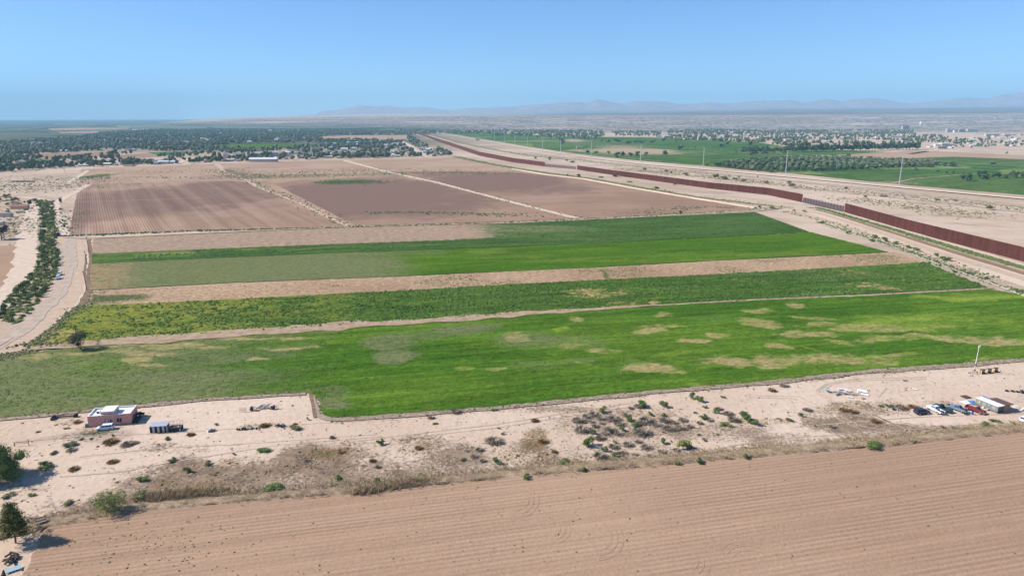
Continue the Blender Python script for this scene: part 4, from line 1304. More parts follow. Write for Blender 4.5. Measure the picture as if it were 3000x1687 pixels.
for x0, x1, za, zb in holes[1:]:
    w = MB().box(((x0 + x1) / 2, .14, (za + zb) / 2), (x1 - x0 - .02, .04, zb - za - .02)).put('window', M_GLASS, house)
    f = MB()
    for xx in (x0 + .04, x1 - .04):
        f.box((xx, .06, (za + zb) / 2), (.09, .14, zb - za))
    for zz in (za + .04, zb - .04):
        f.box(((x0 + x1) / 2, .06, zz), (x1 - x0 - .18, .14, .09))
    f.put('frame', M_DKWOOD, w)
    MB().box(((x0 + x1) / 2 + .06, .10, (za + zb) / 2), (.05, .06, zb - za - .2)).put('mullion', M_WHITE, w)
    MB().box(((x0 + x1) / 2 + (x1 - x0) * .27, .155, (za + zb) / 2), ((x1 - x0) * .38, .02, zb - za - .2)).put('curtain', M_STRIPEW, w)
MB().box((W_ + .01, 2.2, 1.7), (.05, .6, .8)).put('window', M_GLASS, house)
MB().box((W_ + .01, 4.3, 2.6), (.05, .3, .3)).put('vent', M_DKWOOD, house)
MB().box((4.95, -.05, 2.55), (.2, .1, .2)).put('porch_light', M_DKWOOD, house)


def hpt(x, y, z=0.05):
    c, s = math.cos(R(11.6)), math.sin(R(11.6))
    return (HX[0] + x * c - y * s, HX[1] + x * s + y * c, z)


t = thing('evaporative_cooler', 'white box cooler standing on the flat roof of the pink house', 'cooler', hpt(2.1, 3.0, 3.06), R(11.6))
MB().box((0, 0, .45), (.95, .95, .9)).put('casing', M_WHITE, t)
MB().box((-.05, -.49, .45), (.6, .04, .6)).put('louvre', M_GLASS, t)
MB().box((.75, 0, .45), (.6, .3, .3)).put('duct', M_GALV, t)
t = thing('wheelie_bin', 'teal wheeled rubbish bin at the left corner of the pink house', 'bin', hpt(-.55, .2), R(5))
MB().box((0, 0, .55), (.62, .68, 1.0), top=1.08).put('body', M_TEAL, t)
MB().box((0, 0, 1.09), (.72, .78, .08)).put('lid', M_TEAL, t)
for s in (-1, 1):
    MB().tube((s * .26, .34, .12), (s * .34, .34, .12), .12, .12, 10).put('wheel', M_BLACK, t)
its = []
for i in range(26):
    y = random.uniform(0, 6)
    its.append((random.choice(['tyre', 'board', 'box']), random.choice([M_BLACK, M_BLACK, M_DKGREY, M_DKWOOD, M_NAVY]), MB().box((random.uniform(.3, 1.5), y, random.uniform(.2, .3 + 1.2 * min(1, y / 3))), (random.uniform(.4, .9), random.uniform(.4, 1), random.uniform(.3, .7)), random.uniform(0, 3), rx=random.uniform(-.4, .4))))
its.append(('bucket', M_GALV, MB().tube((1.1, 2.6, 1.2), (1.1, 2.6, 1.6), .3, .34, 10)))
clutter('junk_heap', 'dark heap of tyres and boards stacked against the right side of the pink house', 'heap', hpt(W_, 0), its, R(11.6))
t = thing('farm_implement', 'old dark farm implement with a long brown drawbar, left of the pink house', 'implement', an(190, 1224), R(12))
MB().box((0, 0, .55), (5.2, .5, .35)).put('beam', M_DKWOOD, t)
for x in (-3.0, 3.1):
    MB().tube((x, -.5, .55), (x, .6, .55), .55, .55, 12).put('wheel', M_BLACK, t)
MB().box((-3.0, -.9, .4), (1.2, 1.0, .5), .4).put('seat', M_NAVY, t)

# striped shed with a pipe-frame pen
zs = lambda x, y: (420 + x / 18.4, 1220 + y / 18.4)
SX = an(*zs(370, 895), .15)
SB = an(*zs(1290, 840), .15)
sa = math.atan2(*(SB - SX)[1::-1])
L = float(np.linalg.norm(SB - SX))
shed = thing('striped_shed', 'small shed with black and white vertical boards and a zinc roof', 'shed', SX, sa)
sh = 2.1
n = 7
for i in range(n):
    MB().box(((i + .5) * L / n, 0, sh / 2), (L / n - .02, .08, sh)).put('board', M_STRIPEB if i % 2 == 0 else M_STRIPEW, shed)
MB().box((.05, 1.2, sh / 2), (.08, 2.3, sh)).box((L - .05, 1.2, sh / 2), (.08, 2.3, sh)).box((L / 2, 2.4, sh / 2 + .1), (L, .08, sh + .2)).put('wall', M_STRIPEB, shed)
MB().box((L / 2, 1.15, sh + .16), (L + .3, 2.8, .07), rx=R(5)).put('roof', M_CORR, shed)
MB().box((L + .05, -.1, 1.0), (.5, .06, 1.9), R(70)).put('door', M_STRIPEW, shed)
pen = thing('pipe_frame_pen', 'rusty pipe-frame pen with dark lower panels, right of the striped shed', 'pen', SX + np.array([math.cos(sa), math.sin(sa), 0]) * (L + .4), sa)
PL = 3.4
mb = MB()
for x in np.linspace(.1, PL, 5):
    for y in (.05, 2.3):
        mb.tube((x, y, 0), (x, y, 2.5), .035, .035, 6)
for z in (1.3, 2.5):
    for y in (.05, 2.3):
        mb.tube((.1, y, z), (PL, y, z), .035, .035, 6)
    for x in (.1, PL):
        mb.tube((x, .05, z), (x, 2.3, z), .035, .035, 6)
mb.put('frame', plain('rusty_pipe', (.28, .2, .15), .8), pen)
MB().box((PL / 2, .1, .6), (PL, .06, 1.1)).box((PL, 1.2, .6), (.06, 2.2, 1.1)).put('panel', M_STRIPEB, pen)
MB().box((PL / 2, 1.2, 1.15), (PL - .1, 2.1, .06)).put('shelf', M_DKGREY, pen)
MB().box((PL - .25, .02, .45), (.4, .06, .8)).put('plate', M_STRIPEW, pen)
MB().box((PL - .7, .3, 1.35), (.35, .3, .3)).put('jug', M_WHITE, pen)

# ------------------------------------------------------------------ right-hand lot
z6 = lambda x, y: (2850 + x / 14.493, 1130 + y / 14.493)
TA, TB, TC = an(*z6(110, 800), .15), an(*z6(1040, 1180), .15), an(*z6(1300, 1130), .15)
ta = math.atan2(*(TA - TB)[1::-1])
TL, TW, TH = float(np.linalg.norm(TA - TB)), 2.6, 2.3
# local x runs from the near end to the far end, y to the left of that (towards the camera side is -x ...)
tr = thing('trailer_home', 'long grey trailer home with a bright white roof and tan framed windows', 'trailer home', TB, ta)
side = wall_with_holes(0, TL, 0, .35, TH, [(.9, 1.75, 1.1, 1.9), (2.75, 3.3, .5, 2.05), (4.1, 4.85, 1.15, 1.85), (5.8, 6.7, 1.1, 1.95)], .08)
side.box((TL / 2, -TW + .04, 1.325), (TL, .08, 1.95)).box((TL - .04, -TW / 2 + .04, 1.325), (.08, TW - .16, 1.95))
side.put('wall', M_GREYSIDE, tr)
MB().box((.04, -TW / 2 + .04, 1.325), (.08, TW - .16, 1.95)).put('end_wall', M_NAVY, tr)
MB().box((TL / 2, -TW / 2 + .04, TH + .06), (TL + .25, TW + .25, .12)).put('roof', M_WHITE, tr)
MB().box((TL * .62, -TW / 2, TH + .17), (.4, .4, .1)).put('roof_vent', M_STRIPEW, tr)
MB().box((TL / 2, -TW / 2, .28), (TL - .5, TW - .5, .16)).put('chassis', M_BLACK, tr)
for x in (2.6, 3.5):
    for y in (-.15, -TW + .2):
        MB().tube((x, y - .1, .3), (x, y + .1, .3), .3, .3, 10).put('wheel', M_BLACK, tr)
for x0, x1, za, zb in [(.9, 1.75, 1.1, 1.9), (4.1, 4.85, 1.15, 1.85), (5.8, 6.7, 1.1, 1.95)]:
    w = MB().box(((x0 + x1) / 2, .03, (za + zb) / 2), (x1 - x0 - .01, .03, zb - za - .01)).put('window', plain('tan_blind', (.38, .27, .19), .5, .4), tr)
    f = MB()
    for xx in (x0, x1):
        f.box((xx, .1, (za + zb) / 2), (.09, .05, zb - za + .09))
    for zz in (za, zb):
        f.box(((x0 + x1) / 2, .1, zz), (x1 - x0 - .09, .05, .09))
    f.put('frame', plain('beige_trim', (.5, .43, .36), .7), w)
dd = MB().box((3.03, .03, 1.27), (.53, .04, 1.53)).put('door', M_GREYSIDE, tr)
MB().box((3.03, .07, 1.65), (.34, .03, .5)).put('window', M_STRIPEW, dd)
MB().box((3.03, .45, .3), (.8, .7, .3)).put('step', M_CONCR, tr)
MB().tube((-.02, -TW / 2, .3), (-1.1, -TW / 2, .3), .06).put('drawbar', M_BLACK, tr)

SD = an(*z6(1640, 1125), .15)
sd = thing('brown_shed', 'tan shed with a sloping brown roof behind the grey trailer home', 'shed', TC + np.array([.15, .25, 0]), ta)
SWd = float(np.linalg.norm(SD - TC)) + .1
MB().box((2.3, -SWd / 2, 1.2), (4.6, SWd, 2.4)).put('wall', M_TANWALL, sd)
MB().box((2.2, -SWd / 2 - .2, 2.5), (5.6, SWd + 1.2, .12), rx=R(5)).put('roof', M_BROWNROOF, sd)
tp = thing('blue_screen', 'tall blue tarp screen standing behind the white trailer roof', 'tarp', TC + np.array([.1, .3, 0]), ta)
MB().box((6.0, -.2, 1.35), (2.6, .06, 2.5)).put('tarp', M_BLUE, tp)
for x in (4.8, 7.2):
    MB().tube((x, -.3, 0), (x, -.3, 2.7), .05).put('post', M_DKWOOD, tp)
t = thing('sheet_roofing', 'white roofing sheet lying on the sand left of the trailer home', 'sheet', an(*z8(1475, 185), .28), R(5))
MB().box((0, 0, .06), (2.9, 2.4, .05), .2, rx=.02).put('sheet', M_WHITE, t)
t = thing('tarp', 'blue tarp spread on the sand beside the white sheet', 'tarp', an(*z8(1610, 195), .28), R(5))
MB().box((0, 0, .12), (1.9, 2.6, .06), -.2, rx=.03).box((.4, .6, .3), (.8, .8, .3), .4).put('cloth', plain('faded_blue_tarp', (.08, .2, .42), .7), t)
van('white car cut off by the right picture edge, below the brown shed', an(3006, 1233, .2), R(25), M_CARWHITE)
t = thing('wire_pen', 'wire mesh pen on thin posts at the right picture edge', 'pen', an(2974, 1178, .2), R(10))
for x, y in ((0, 0), (3.2, 0), (6.5, 0), (0, 4.5), (6.5, 4.5)):
    MB().tube((x, y, 0), (x, y, 2), .04).put('post', M_GALV, t)
g = MB()
for z in (.5, 1.0, 1.5, 2.0):
    g.tube((0, 0, z), (6.5, 0, z), .02, .02, 4).tube((0, 0, z), (0, 4.5, z), .02, .02, 4)
g.put('wire', M_GALV, t)
its = [('board', random.choice([M_WHITE, M_TREADWOOD, M_SHEETW]), MB().box((random.uniform(-2.5, 2.5), random.uniform(-1.5, 1.5), .1 + .1 * i), (random.uniform(1, 2.6), .4, .08), random.uniform(0, 3))) for i in range(6)]
clutter('lumber_pile', 'pale loose boards lying inside the wire pen', 'boards', an(2993, 1195, .2), its)
for (x, y, lb) in ((2960, 1147, 'smaller'), (2984, 1148, 'larger')):
    k = 1 if lb == 'smaller' else 1.6
    clutter('dark_rubbish', f'{lb} patch of dark rubbish on the sand above the wire pen', 'rubbish', an(x, y, .2), [('piece', random.choice([M_BLACK, M_DKGREY, M_NAVY]), MB().box((random.uniform(-1.2, 1.2) * k, random.uniform(-.6, .6) * k, .2), (random.uniform(.4, 1) * k, .5 * k, .35), random.uniform(0, 3))) for _ in range(6)])
clutter('dark_rubbish', 'tangle of dark metal on the sand left of the navy off-roader', 'rubbish', an(*z8(160, 325), .2), [('piece', random.choice([M_BLACK, M_DKGREY, M_GALV]), MB().box((random.uniform(-.8, .8), random.uniform(-.6, .6), .25), (random.uniform(.2, .7), .3, .5), random.uniform(0, 3))) for _ in range(9)])
clutter('dark_rubbish', 'flattened green-grey debris beside the weeds left of the off-roader', 'rubbish', an(*z8(285, 300), .2), [('piece', random.choice([M_DKGREEN, M_GREYSIDE]), MB().box((random.uniform(-1, 1), random.uniform(-.5, .5), .2), (random.uniform(.3, .9), .4, .3), random.uniform(0, 3))) for _ in range(6)])
t = thing('white_bucket', 'small white tub by the side of the trailer home', 'tub', an(*z6(440, 925), .2))
MB().tube((0, 0, 0), (0, 0, .5), .28, .34, 12).put('body', M_WHITE, t)
t = thing('dark_slab', 'dark square mat lying on the sand above the trailer home', 'mat', an(*z8(1475, 75), .3), R(15))
MB().box((0, 0, .04), (2.6, 2.2, .05)).put('mat', M_DKWOOD, t)
t = thing('white_board', 'lone white board lying flat on open sand', 'board', an(2681, 1139, .3), R(-40))
MB().box((0, 0, .05), (1.6, .7, .06)).put('board', M_WHITE, t)
t = thing('dark_board', 'lone dark board lying on the sand below the green field', 'board', an(2652, 1115, .3), R(-12))
MB().box((0, 0, .08), (1.5, .4, .14)).put('board', M_DKGREEN, t)

# scattered white panels
z5 = lambda x, y: (2400 + x / 12.88, 1110 + y / 12.88)
PAN = [(260, 470, 1.3, 1.5, .9, 'grey-green crumpled sheet', M_LTBLUE, 40), (880, 400, 3.2, .9, .25, 'long pale blue roof panel', M_SHEETW, -8), (1090, 465, 2.4, 1.0, .3, 'short pale blue roof panel', M_SHEETW, -10), (640, 575, 1.5, 1.0, .35, 'bent grey sheet', M_CORR, 10),
       (1640, 480, 3.0, 2.0, .3, 'largest white panel', M_WHITE, -12), (1720, 590, 2.4, 1.2, .15, 'white panel', M_WHITE, -20), (1800, 430, 1.6, .3, .1, 'thin cream board', M_WOOD, 0), (1160, 690, 1.9, .5, .25, 'white tube-like panel', M_WHITE, -20), (480, 890, 2.0, .35, .12, 'pale curved plank', M_STRIPEW, -28), (1640, 730, 1.6, 1.0, .2, 'crumpled tan sheet', M_WOOD, 20)]
for x, y, w, d, h, lb, m, rz in PAN:
    t = thing('roofing_sheet', f'{lb} lying among the scrap on the sand', 'panel', an(*z5(x, y), .22), R(rz), 'scrap panels lying on the sand')
    mb = MB()
    mb.box((0, 0, h), (w, d, .05), rx=R(6), ry=R(5))
    mb.box((w * .2, 0, h / 2), (.15, d * .8, h))
    mb.put('sheet', m, t)
t = thing('white_crate', 'upright white crate standing on the white panels', 'crate', an(*z5(1490, 520), .22), R(-12))
MB().box((0, 0, .45), (.9, .7, .9)).put('body', M_WHITE, t)
its = []
for i in range(30):
    its.append((random.choice(['plank', 'bar']), random.choice([M_DKWOOD, M_TREADWOOD, M_DKGREY, M_STRIPEW, M_GALV]), MB().box((random.uniform(-4.5, 4.5), random.uniform(-1.6, 1.6), random.uniform(.1, .45)), (random.uniform(.8, 2.6), random.uniform(.08, .3), .1), random.gauss(-.2, .5), ry=random.gauss(0, .1))))
clutter('scrap_heap', 'broken planks and metal bars strewn between the pale blue panels', 'scrap', an(*z5(900, 540), .22), its)

# light mast and plywood shelters
z3 = lambda x, y: (2800 + x / 11.145, 1000 + y / 11.145)
mp = an(*z3(610, 1040), .2)
t = thing('light_mast', 'tall pale light mast on splayed legs at the field edge', 'light mast', mp)
MH = 10.4
tilt = -.45
MB().tube((0, 0, .8), (tilt * .45, 0, 3.6), .17, .14, 8).put('lower_mast', M_GALV, t)
MB().tube((tilt * .4, 0, 3.4), (tilt + .5, 0, MH), .11, .07, 8).put('upper_mast', M_WHITE, t)
for z in (1.3, 3.4):
    MB().box((tilt * .12 * z, 0, z), (.5, .4, .35)).put('bracket', M_DKGREY, t)
for k in range(4):
    c, s = math.cos(k * math.pi / 2 + .5), math.sin(k * math.pi / 2 + .5)
    MB().tube((0, 0, .9), (1.3 * c, 1.3 * s, 0), .08, .06, 6).put('leg', M_DKGREY, t)
lm = MB().box((tilt + .5, -.1, MH), (.5, .35, .35)).put('lamp', M_LAMP, t)
MB().box((tilt + .85, -.1, MH + .25), (.5, .12, .12), ry=-.5).put('visor', M_WHITE, lm)
MB().box((tilt + .45, -.1, MH - .55), (.35, .3, .35)).put('lamp', M_LAMP, t)
for i, (x, y) in enumerate(((420, 1010), (490, 1090))):
    bm = bmesh.new()
    bmesh.ops.create_icosphere(bm, subdivisions=2, radius=.5)
    for v in bm.verts:
        v.co *= 1 + random.uniform(-.25, .25)
        v.co.z *= .55
    me = bpy.data.meshes.new('boulder')
    bm.to_mesh(me)
    bm.free()
    me.materials.append(M_CONCR)
    put('boulder', me, None, an(x / 11.145 + 2800, y / 11.145 + 1000, .4), .4, ['upper of two pale boulders left of the light mast', 'lower of two pale boulders left of the light mast'][i], 'boulder')
for i, (x, y) in enumerate(((910, 1050), (1125, 1030), (1330, 1000))):
    p = an(*z3(x, y), .2)
    t = thing('plywood_shelter', f'{["leftmost", "middle", "rightmost"][i]} of three tan plywood shelters right of the light mast', 'shelter', p, R(4), 'plywood shelters')
    MB().box((0, .8, .75), (2.2, .06, 1.5)).put('back_panel', M_WOOD, t)
    MB().box((-1.07, .2, .7), (.06, 1.15, 1.4)).put('side_panel', M_WOOD, t)
    MB().box((0, .4, 1.6), (2.4, .12, .1)).put('rail', M_DKWOOD, t)
    for xx in (-1.05, 1.05):
        MB().box((xx, -.45, .5), (.09, .09, 1.0)).put('post', M_DKWOOD, t)
    MB().box((.2, .1, .12), (1.9, 1.0, .15)).put('floor', M_DKWOOD, t)

# scrap near the field corner
z4 = lambda x, y: (680 + x / 17.17, 1160 + y / 17.17)
its = []
for i in range(34):
    u = random.random()
    L_ = random.uniform(1.2, 3.0)
    its.append(('pipe', random.choice([M_GALV, M_CORR, M_STRIPEW, M_DKGREY]), MB().tube((u * 3.2 - .5, -.9 + u * .9, .15 + random.random() * .6), (u * 3.2 + L_ * .45, -.4 + u * .9 + L_ * .8, .2 + random.random() * .8), .05, .05, 5)))
its += [('crate', M_WOOD, MB().box((.2, -1.3, .3), (.8, .5, .55), .2)), ('can', M_REDPAINT, MB().tube((.9, 1.1, .6), (1.3, 1.1, .7), .25, .25, 8)), ('engine', M_DKGREY, MB().box((-1.2, -.9, .5), (1.0, .9, .9), .2)), ('engine', M_NAVY, MB().box((-1.2, -.9, 1.1), (.5, .5, .5), .5))]
clutter('pipe_stack', 'large untidy stack of grey pipes and metal scrap on the sandy plot', 'scrap', an(*z4(1230, 650), .2), its, R(5))
its = []
for i in range(7):
    x = -1.2 + i * .35
    its.append(('rail', M_TREADWOOD, MB().tube((x, 0, 0), (x, .4, 1.3), .035, .035, 5)))
for z in (.4, .8, 1.2):
    its.append(('rail', M_TREADWOOD, MB().tube((-1.3, .1, z), (1.2, .2, z), .035, .035, 5)))
clutter('metal_frame', 'thin open metal frame standing left of the pipe stack', 'frame', an(*z4(560, 800), .2), its)
its = [('tyre', M_BLACK, MB().tube((0, 0, .4), (.35, -.15, .45), .5, .5, 12)), ('drum', M_NAVY, MB().tube((-.4, .1, .1), (-.4, .1, .9), .35, .35, 10)), ('panel', M_STRIPEW, MB().box((.2, .5, .9), (.7, .08, .8), .4, rx=.4)), ('box', M_WOOD, MB().box((-1.2, .2, .3), (.5, .5, .6), .3))]
for i in range(8):
    its.append(('bar', random.choice([M_GALV, M_DKGREY]), MB().tube((random.uniform(-.2, .8), random.uniform(-.2, 1), random.uniform(.2, .9)), (random.uniform(.6, 2.0), random.uniform(0, 1.6), random.uniform(.2, 1.3)), .04, .04, 5)))
clutter('scrap_heap', 'smaller scrap heap with a black tyre, right of the pipe stack', 'scrap', an(*z4(2060, 650), .2), its)
for i, (x, y, lb) in enumerate(((620, 1262, 'white and grey litter'), (706, 1257, 'dark dumped car parts'), (822, 1248, 'dark blue dumped appliance'), (738, 1255, 'grey dumped boards'))):
    clutter('dumped_rubbish', f'{lb} along the low ridge below the sandy plot', 'rubbish', an(x, y, .25), [('piece', [[M_WHITE, M_GREYSIDE, M_DKGREY], [M_BLACK, M_DKGREY, M_NAVY], [M_NAVY, M_BLACK, M_DKGREY], [M_STRIPEW, M_TREADWOOD, M_DKGREY]][i][j % 3], MB().box((random.uniform(-1.6, 1.6), random.uniform(-.5, .5), .25), (random.uniform(.3, 1), random.uniform(.3, .6), random.uniform(.2, .6)), random.uniform(0, 3), rx=random.uniform(-.3, .3))) for j in range(8)])

# ------------------------------------------------------------------ lower-left corner
t = thing('wooden_bench', 'broken dark wooden loading bench leaning beside the conifer', 'bench', an(122, 1537, .15), R(35))
for i in range(4):
    MB().box((0, -.5 + i * .35, 1.0 + i * .2), (2.0, .26, .07), rx=R(25)).put('plank', M_DKWOOD if i % 2 else M_TREADWOOD, t)
for x in (-.9, .9):
    MB().box((x, .3, .75), (.12, .12, 1.5)).put('leg', M_DKWOOD, t)
    MB().box((x, -.4, .5), (.12, .12, 1.0)).put('leg', M_DKWOOD, t)
its = [('board', random.choice([M_BLACK, M_DKWOOD, M_DKGREY]), MB().box((random.uniform(-1.5, 1.5), random.uniform(-1.5, 1.5), random.uniform(.2, .8)), (random.uniform(.6, 2), .35, .25), random.uniform(0, 3), ry=random.uniform(-.4, .4))) for _ in range(14)]
clutter('junk_heap', 'dark heap of boards and rubble above the pale blue panel', 'heap', an(33, 1640, .1), its)
t = thing('pale_blue_panel', 'pale blue panel propped on the ground in the bottom left corner', 'panel', an(41, 1669, .15), R(40))
MB().box((0, 0, .35), (2.6, 1.1, .06), rx=R(18)).put('panel', M_LTBLUE, t)
MB().box((0, -.62, .18), (2.7, .1, .1)).put('rail', M_DKWOOD, t)
clutter('dark_stump', 'dark pointed stump at the very bottom left', 'stump', an(10, 1690, .1), [('trunk', M_DKWOOD, MB().tube((0, 0, 0), (.3, 0, 1.7), .55, .12, 8)), ('root', M_DKWOOD, MB().tube((0, 0, .1), (1.2, -.3, 0), .2, .1, 6)), ('root', M_DKWOOD, MB().tube((0, 0, .1), (-1, .4, 0), .2, .1, 6))])
t = thing('gate_post', 'rusty gate with a tall post beside the driveway', 'gate', an(85, 1304, .15), R(190))
MB().tube((0, 0, 0), (0, 0, 1.9), .09).put('post', M_RUSTTOP, t)
MB().tube((0, 0, .7), (3.6, 0, .8), .05).tube((0, 0, 1.1), (3.6, 0, 1.15), .05).put('rail', M_RUSTTOP, t)
MB().tube((3.6, 0, 0), (3.6, 0, 1.4), .09).put('post', M_RUSTTOP, t)
t = thing('white_pipe', 'short white pipe lying on the sand below the gate', 'pipe', an(101, 1345, .3), R(-8))
MB().tube((-.7, 0, .12), (.7, 0, .12), .12, .12, 8).put('pipe', M_WHITE, t)

# wooden utility poles on the left
for i, (x, y, ty, lb) in enumerate(((233, 1018, 958, 'wooden utility pole rising behind the big lone desert bush'), (254.5, 850, 792, 'wooden utility pole beside the ditch at the corner of the stubble strip'), (262, 742, 692, 'thin wooden pole at the left end of the brown strip'), (256, 775, 735, 'thin wooden pole beside the ditch at the dark green field corner'))):
    p = an(x, y)
    lo, hi = 0.0, 30.0
    for _ in range(40):
        m_ = (lo + hi) / 2
        if to_d(p[0], p[1], m_)[1] * KD > ty:
            lo = m_
        else:
            hi = m_
    t = thing('utility_pole', lb, 'utility pole', p, 0)
    MB().tube((0, 0, 0), (-.5, 0, lo), .2, .14, 8).put('shaft', M_DKWOOD, t)
    MB().box((-.48, 0, lo - .7), (1.6, .12, .14), .4).put('crossarm', M_DKWOOD, t)

# ------------------------------------------------------------------ foliage materials
G_DARK = [(0.0, (0.035, 0.069, 0.023)), (0.5, (0.058, 0.100, 0.033)), (1.0, (0.090, 0.130, 0.048))]
G_MID = [(0.0, (0.070, 0.116, 0.028)), (0.5, (0.109, 0.163, 0.039)), (1.0, (0.155, 0.209, 0.059))]
G_OLIVE = [(0.0, (0.111, 0.111, 0.042)), (0.5, (0.156, 0.150, 0.058)), (1.0, (0.195, 0.182, 0.085))]
G_YELLOW = [(0.0, (0.176, 0.203, 0.041)), (0.5, (0.216, 0.243, 0.061)), (1.0, (0.270, 0.277, 0.088))]
G_GREY = [(0.0, (0.215, 0.168, 0.122)), (0.5, (0.29, 0.232, 0.172)), (1.0, (0.38, 0.31, 0.235))]
G_RUST = [(0.0, (0.182, 0.105, 0.049)), (0.5, (0.252, 0.154, 0.070)), (1.0, (0.308, 0.210, 0.105))]
L_DARK = leaf_mat('dark_leaves', G_DARK)
L_MID = leaf_mat('green_leaves', G_MID)
L_OLIVE = leaf_mat('olive_leaves', G_OLIVE)
L_YELLOW = leaf_mat('yellow_green_leaves', G_YELLOW)
L_GREY = leaf_mat('dead_twigs', G_GREY, 0.45)
L_RUST = leaf_mat('rust_brush', G_RUST, 0.4)
L_STRAW = leaf_mat('dry_grass', [(0.0, (0.27, 0.19, 0.10)), (0.5, (0.38, 0.28, 0.16)), (1.0, (0.50, 0.385, 0.24))], 0.4)
L_CLUMP = leaf_mat('crop_clumps', [(0.0, (0.035, 0.085, 0.016)), (0.5, (0.055, 0.115, 0.022)), (1.0, (0.085, 0.145, 0.035))], 0.3)
L_CLUMP2 = leaf_mat('bright_crop_clumps', [(0.0, (0.042, 0.125, 0.014)), (0.5, (0.062, 0.155, 0.02)), (1.0, (0.09, 0.185, 0.03))], 0.22)
L_FAR = leaf_mat('far_leaves', [(0.0, (0.036, 0.056, 0.024)), (0.4, (0.060, 0.084, 0.034)), (0.7, (0.10, 0.118, 0.056)), (1.0, (0.17, 0.165, 0.095))], 0.5)
L_CANAL = leaf_mat('canal_leaves', [(0, (.105, .14, .038)), (.5, (.155, .195, .055)), (1, (.205, .245, .078))], .35)
L_CANALY = leaf_mat('pale_canal_leaves', [(0, (.15, .19, .045)), (.5, (.20, .245, .065)), (1, (.25, .29, .09))], .3)
M_BARK = plain('bark', (0.12, 0.09, 0.07), 0.9, 0.0, 0, 0.3, 2)


def ico(sub):
    bm = bmesh.new()
    bmesh.ops.create_icosphere(bm, subdivisions=sub, radius=1)
    V = np.array([v.co[:] for v in bm.verts])
    F = np.array([[v.index for v in f.verts] for f in bm.faces])
    bm.free()
    return V, F


ICO1, ICO2 = ico(1), ico(2)


def leaves(P, N, size, r, flat=0.5):
    """one kite-shaped leaf clump (quad) per point, loosely facing N"""
    n = len(P)
    d = N + r.normal(0, flat, (n, 3))
    d /= np.linalg.norm(d, axis=1)[:, None] + 1e-9
    a = np.cross(d, r.normal(0, 1, (n, 3)))
    a /= np.linalg.norm(a, axis=1)[:, None] + 1e-9
    b = np.cross(d, a)
    s = size * r.uniform(0.6, 1.4, (n, 1))
    V = np.stack([P - a * s, P - b * s * .55, P + a * s, P + b * s * .55], 1).reshape(-1, 3)
    F = np.arange(4 * n).reshape(n, 4)
    return V, F


def crown_lobes(r, nl, w, h, z0, spread=0.62):
    L = []
    for i in range(nl):
        t = r.uniform(0, 2 * math.pi)
        q = math.sqrt(r.uniform(0.02, 1)) * spread
        zz = r.uniform(0.15, 0.85)
        k = r.uniform(0.30, 0.52) * (1 - 0.35 * abs(zz - 0.45))
        L.append((q * math.cos(t) * w / 2, q * math.sin(t) * w / 2, z0 + zz * h, k * w / 2 * 1.1, k * h * 0.55))
    return L


def crown_mesh(name, seed, w, h, z0, nl, nleaf, lsize, mat, core=0.72, spread=0.62, lobes=None):
    """leafy crown: leaf clumps spread over and inside irregular lobes, with a dim inner twig mass"""
    r = np.random.default_rng(seed)
    L = lobes or crown_lobes(r, nl, w, h, z0, spread)
    Vs, Fs = [], []
    wt = np.array([l[3] ** 2 for l in L])
    cnt = (wt / wt.sum() * nleaf).astype(int) + 3
    for l, c in zip(L, cnt):
        u = r.normal(0, 1, (c, 3))
        u /= np.linalg.norm(u, axis=1)[:, None]
        u[:, 2] = np.where(u[:, 2] < -0.55, -u[:, 2], u[:, 2])
        rad = r.uniform(0.70, 1.10, (c, 1)) * (1 + 0.18 * np.sin(u[:, :1] * 5 + seed) * np.cos(u[:, 1:2] * 4))
        P = np.array(l[:3]) + u * rad * np.array([l[3], l[3], l[4]])
        P[:, 2] = np.maximum(P[:, 2], z0 * 0.6 + 0.05)
        V, F = leaves(P, u, lsize, r)
        Fs.append(F + sum(len(q) for q in Vs))
        Vs.append(V)
    me_v, me_f = np.concatenate(Vs), np.concatenate(Fs)
    if core:
        for l in L:
            V = ICO1[0] * (core * r.uniform(.8, 1.1, (len(ICO1[0]), 1))) * np.array([l[3], l[3], l[4]]) + np.array(l[:3])
            V[:, 2] = np.maximum(V[:, 2], 0.03)
            F = ICO1[1] + len(me_v)
            F = np.c_[F, F[:, 2]]
            me_v = np.r_[me_v, V]
            me_f = np.r_[me_f, F]
    return tri_safe(name, me_v, me_f, mat)


def tri_safe(name, V, F, mat):
    """quads plus degenerate quads (triangles) -> triangles"""
    q = F[:, 2] != F[:, 3]
    T = np.r_[F[q][:, [0, 1, 2]], F[q][:, [0, 2, 3]], F[~q][:, :3]]
    return np_mesh(name, V, T, mat)


def twig_mesh(name, seed, w, h, n, mat, wid=0.035, low=0.25):
    """dry brush: many thin blades fanning out of the ground"""
    r = np.random.default_rng(seed)
    t = r.uniform(0, 2 * math.pi, n)
    q = np.sqrt(r.uniform(0, 1, n))
    B = np.stack([np.cos(t) * q * w * .28, np.sin(t) * q * w * .28, np.zeros(n)], 1)
    e = r.uniform(low, 1, n)
    T = np.stack([np.cos(t) * (q * .75 + .25) * w * .5 * (1.1 - .5 * e), np.sin(t) * (q * .75 + .25) * w * .5 * (1.1 - .5 * e), h * e * r.uniform(.75, 1.05, n)], 1) + r.normal(0, .06 * w, (n, 3)) * [1, 1, .3]
    s = np.stack([-np.sin(t), np.cos(t), np.zeros(n)], 1) * wid * r.uniform(.6, 1.6, (n, 1))
    M = (B + T) / 2 + np.c_[np.zeros((n, 2)), np.full(n, h * .12)]
    V = np.stack([B - s, B + s, M + s * 1.6, M - s * 1.6, T], 1).reshape(-1, 3)
    k = np.arange(n)[:, None] * 5
    F = np.concatenate([k + [[0, 1, 2]], k + [[0, 2, 3]], k + [[3, 2, 4]]])
    return np_mesh(name, V, F, mat)


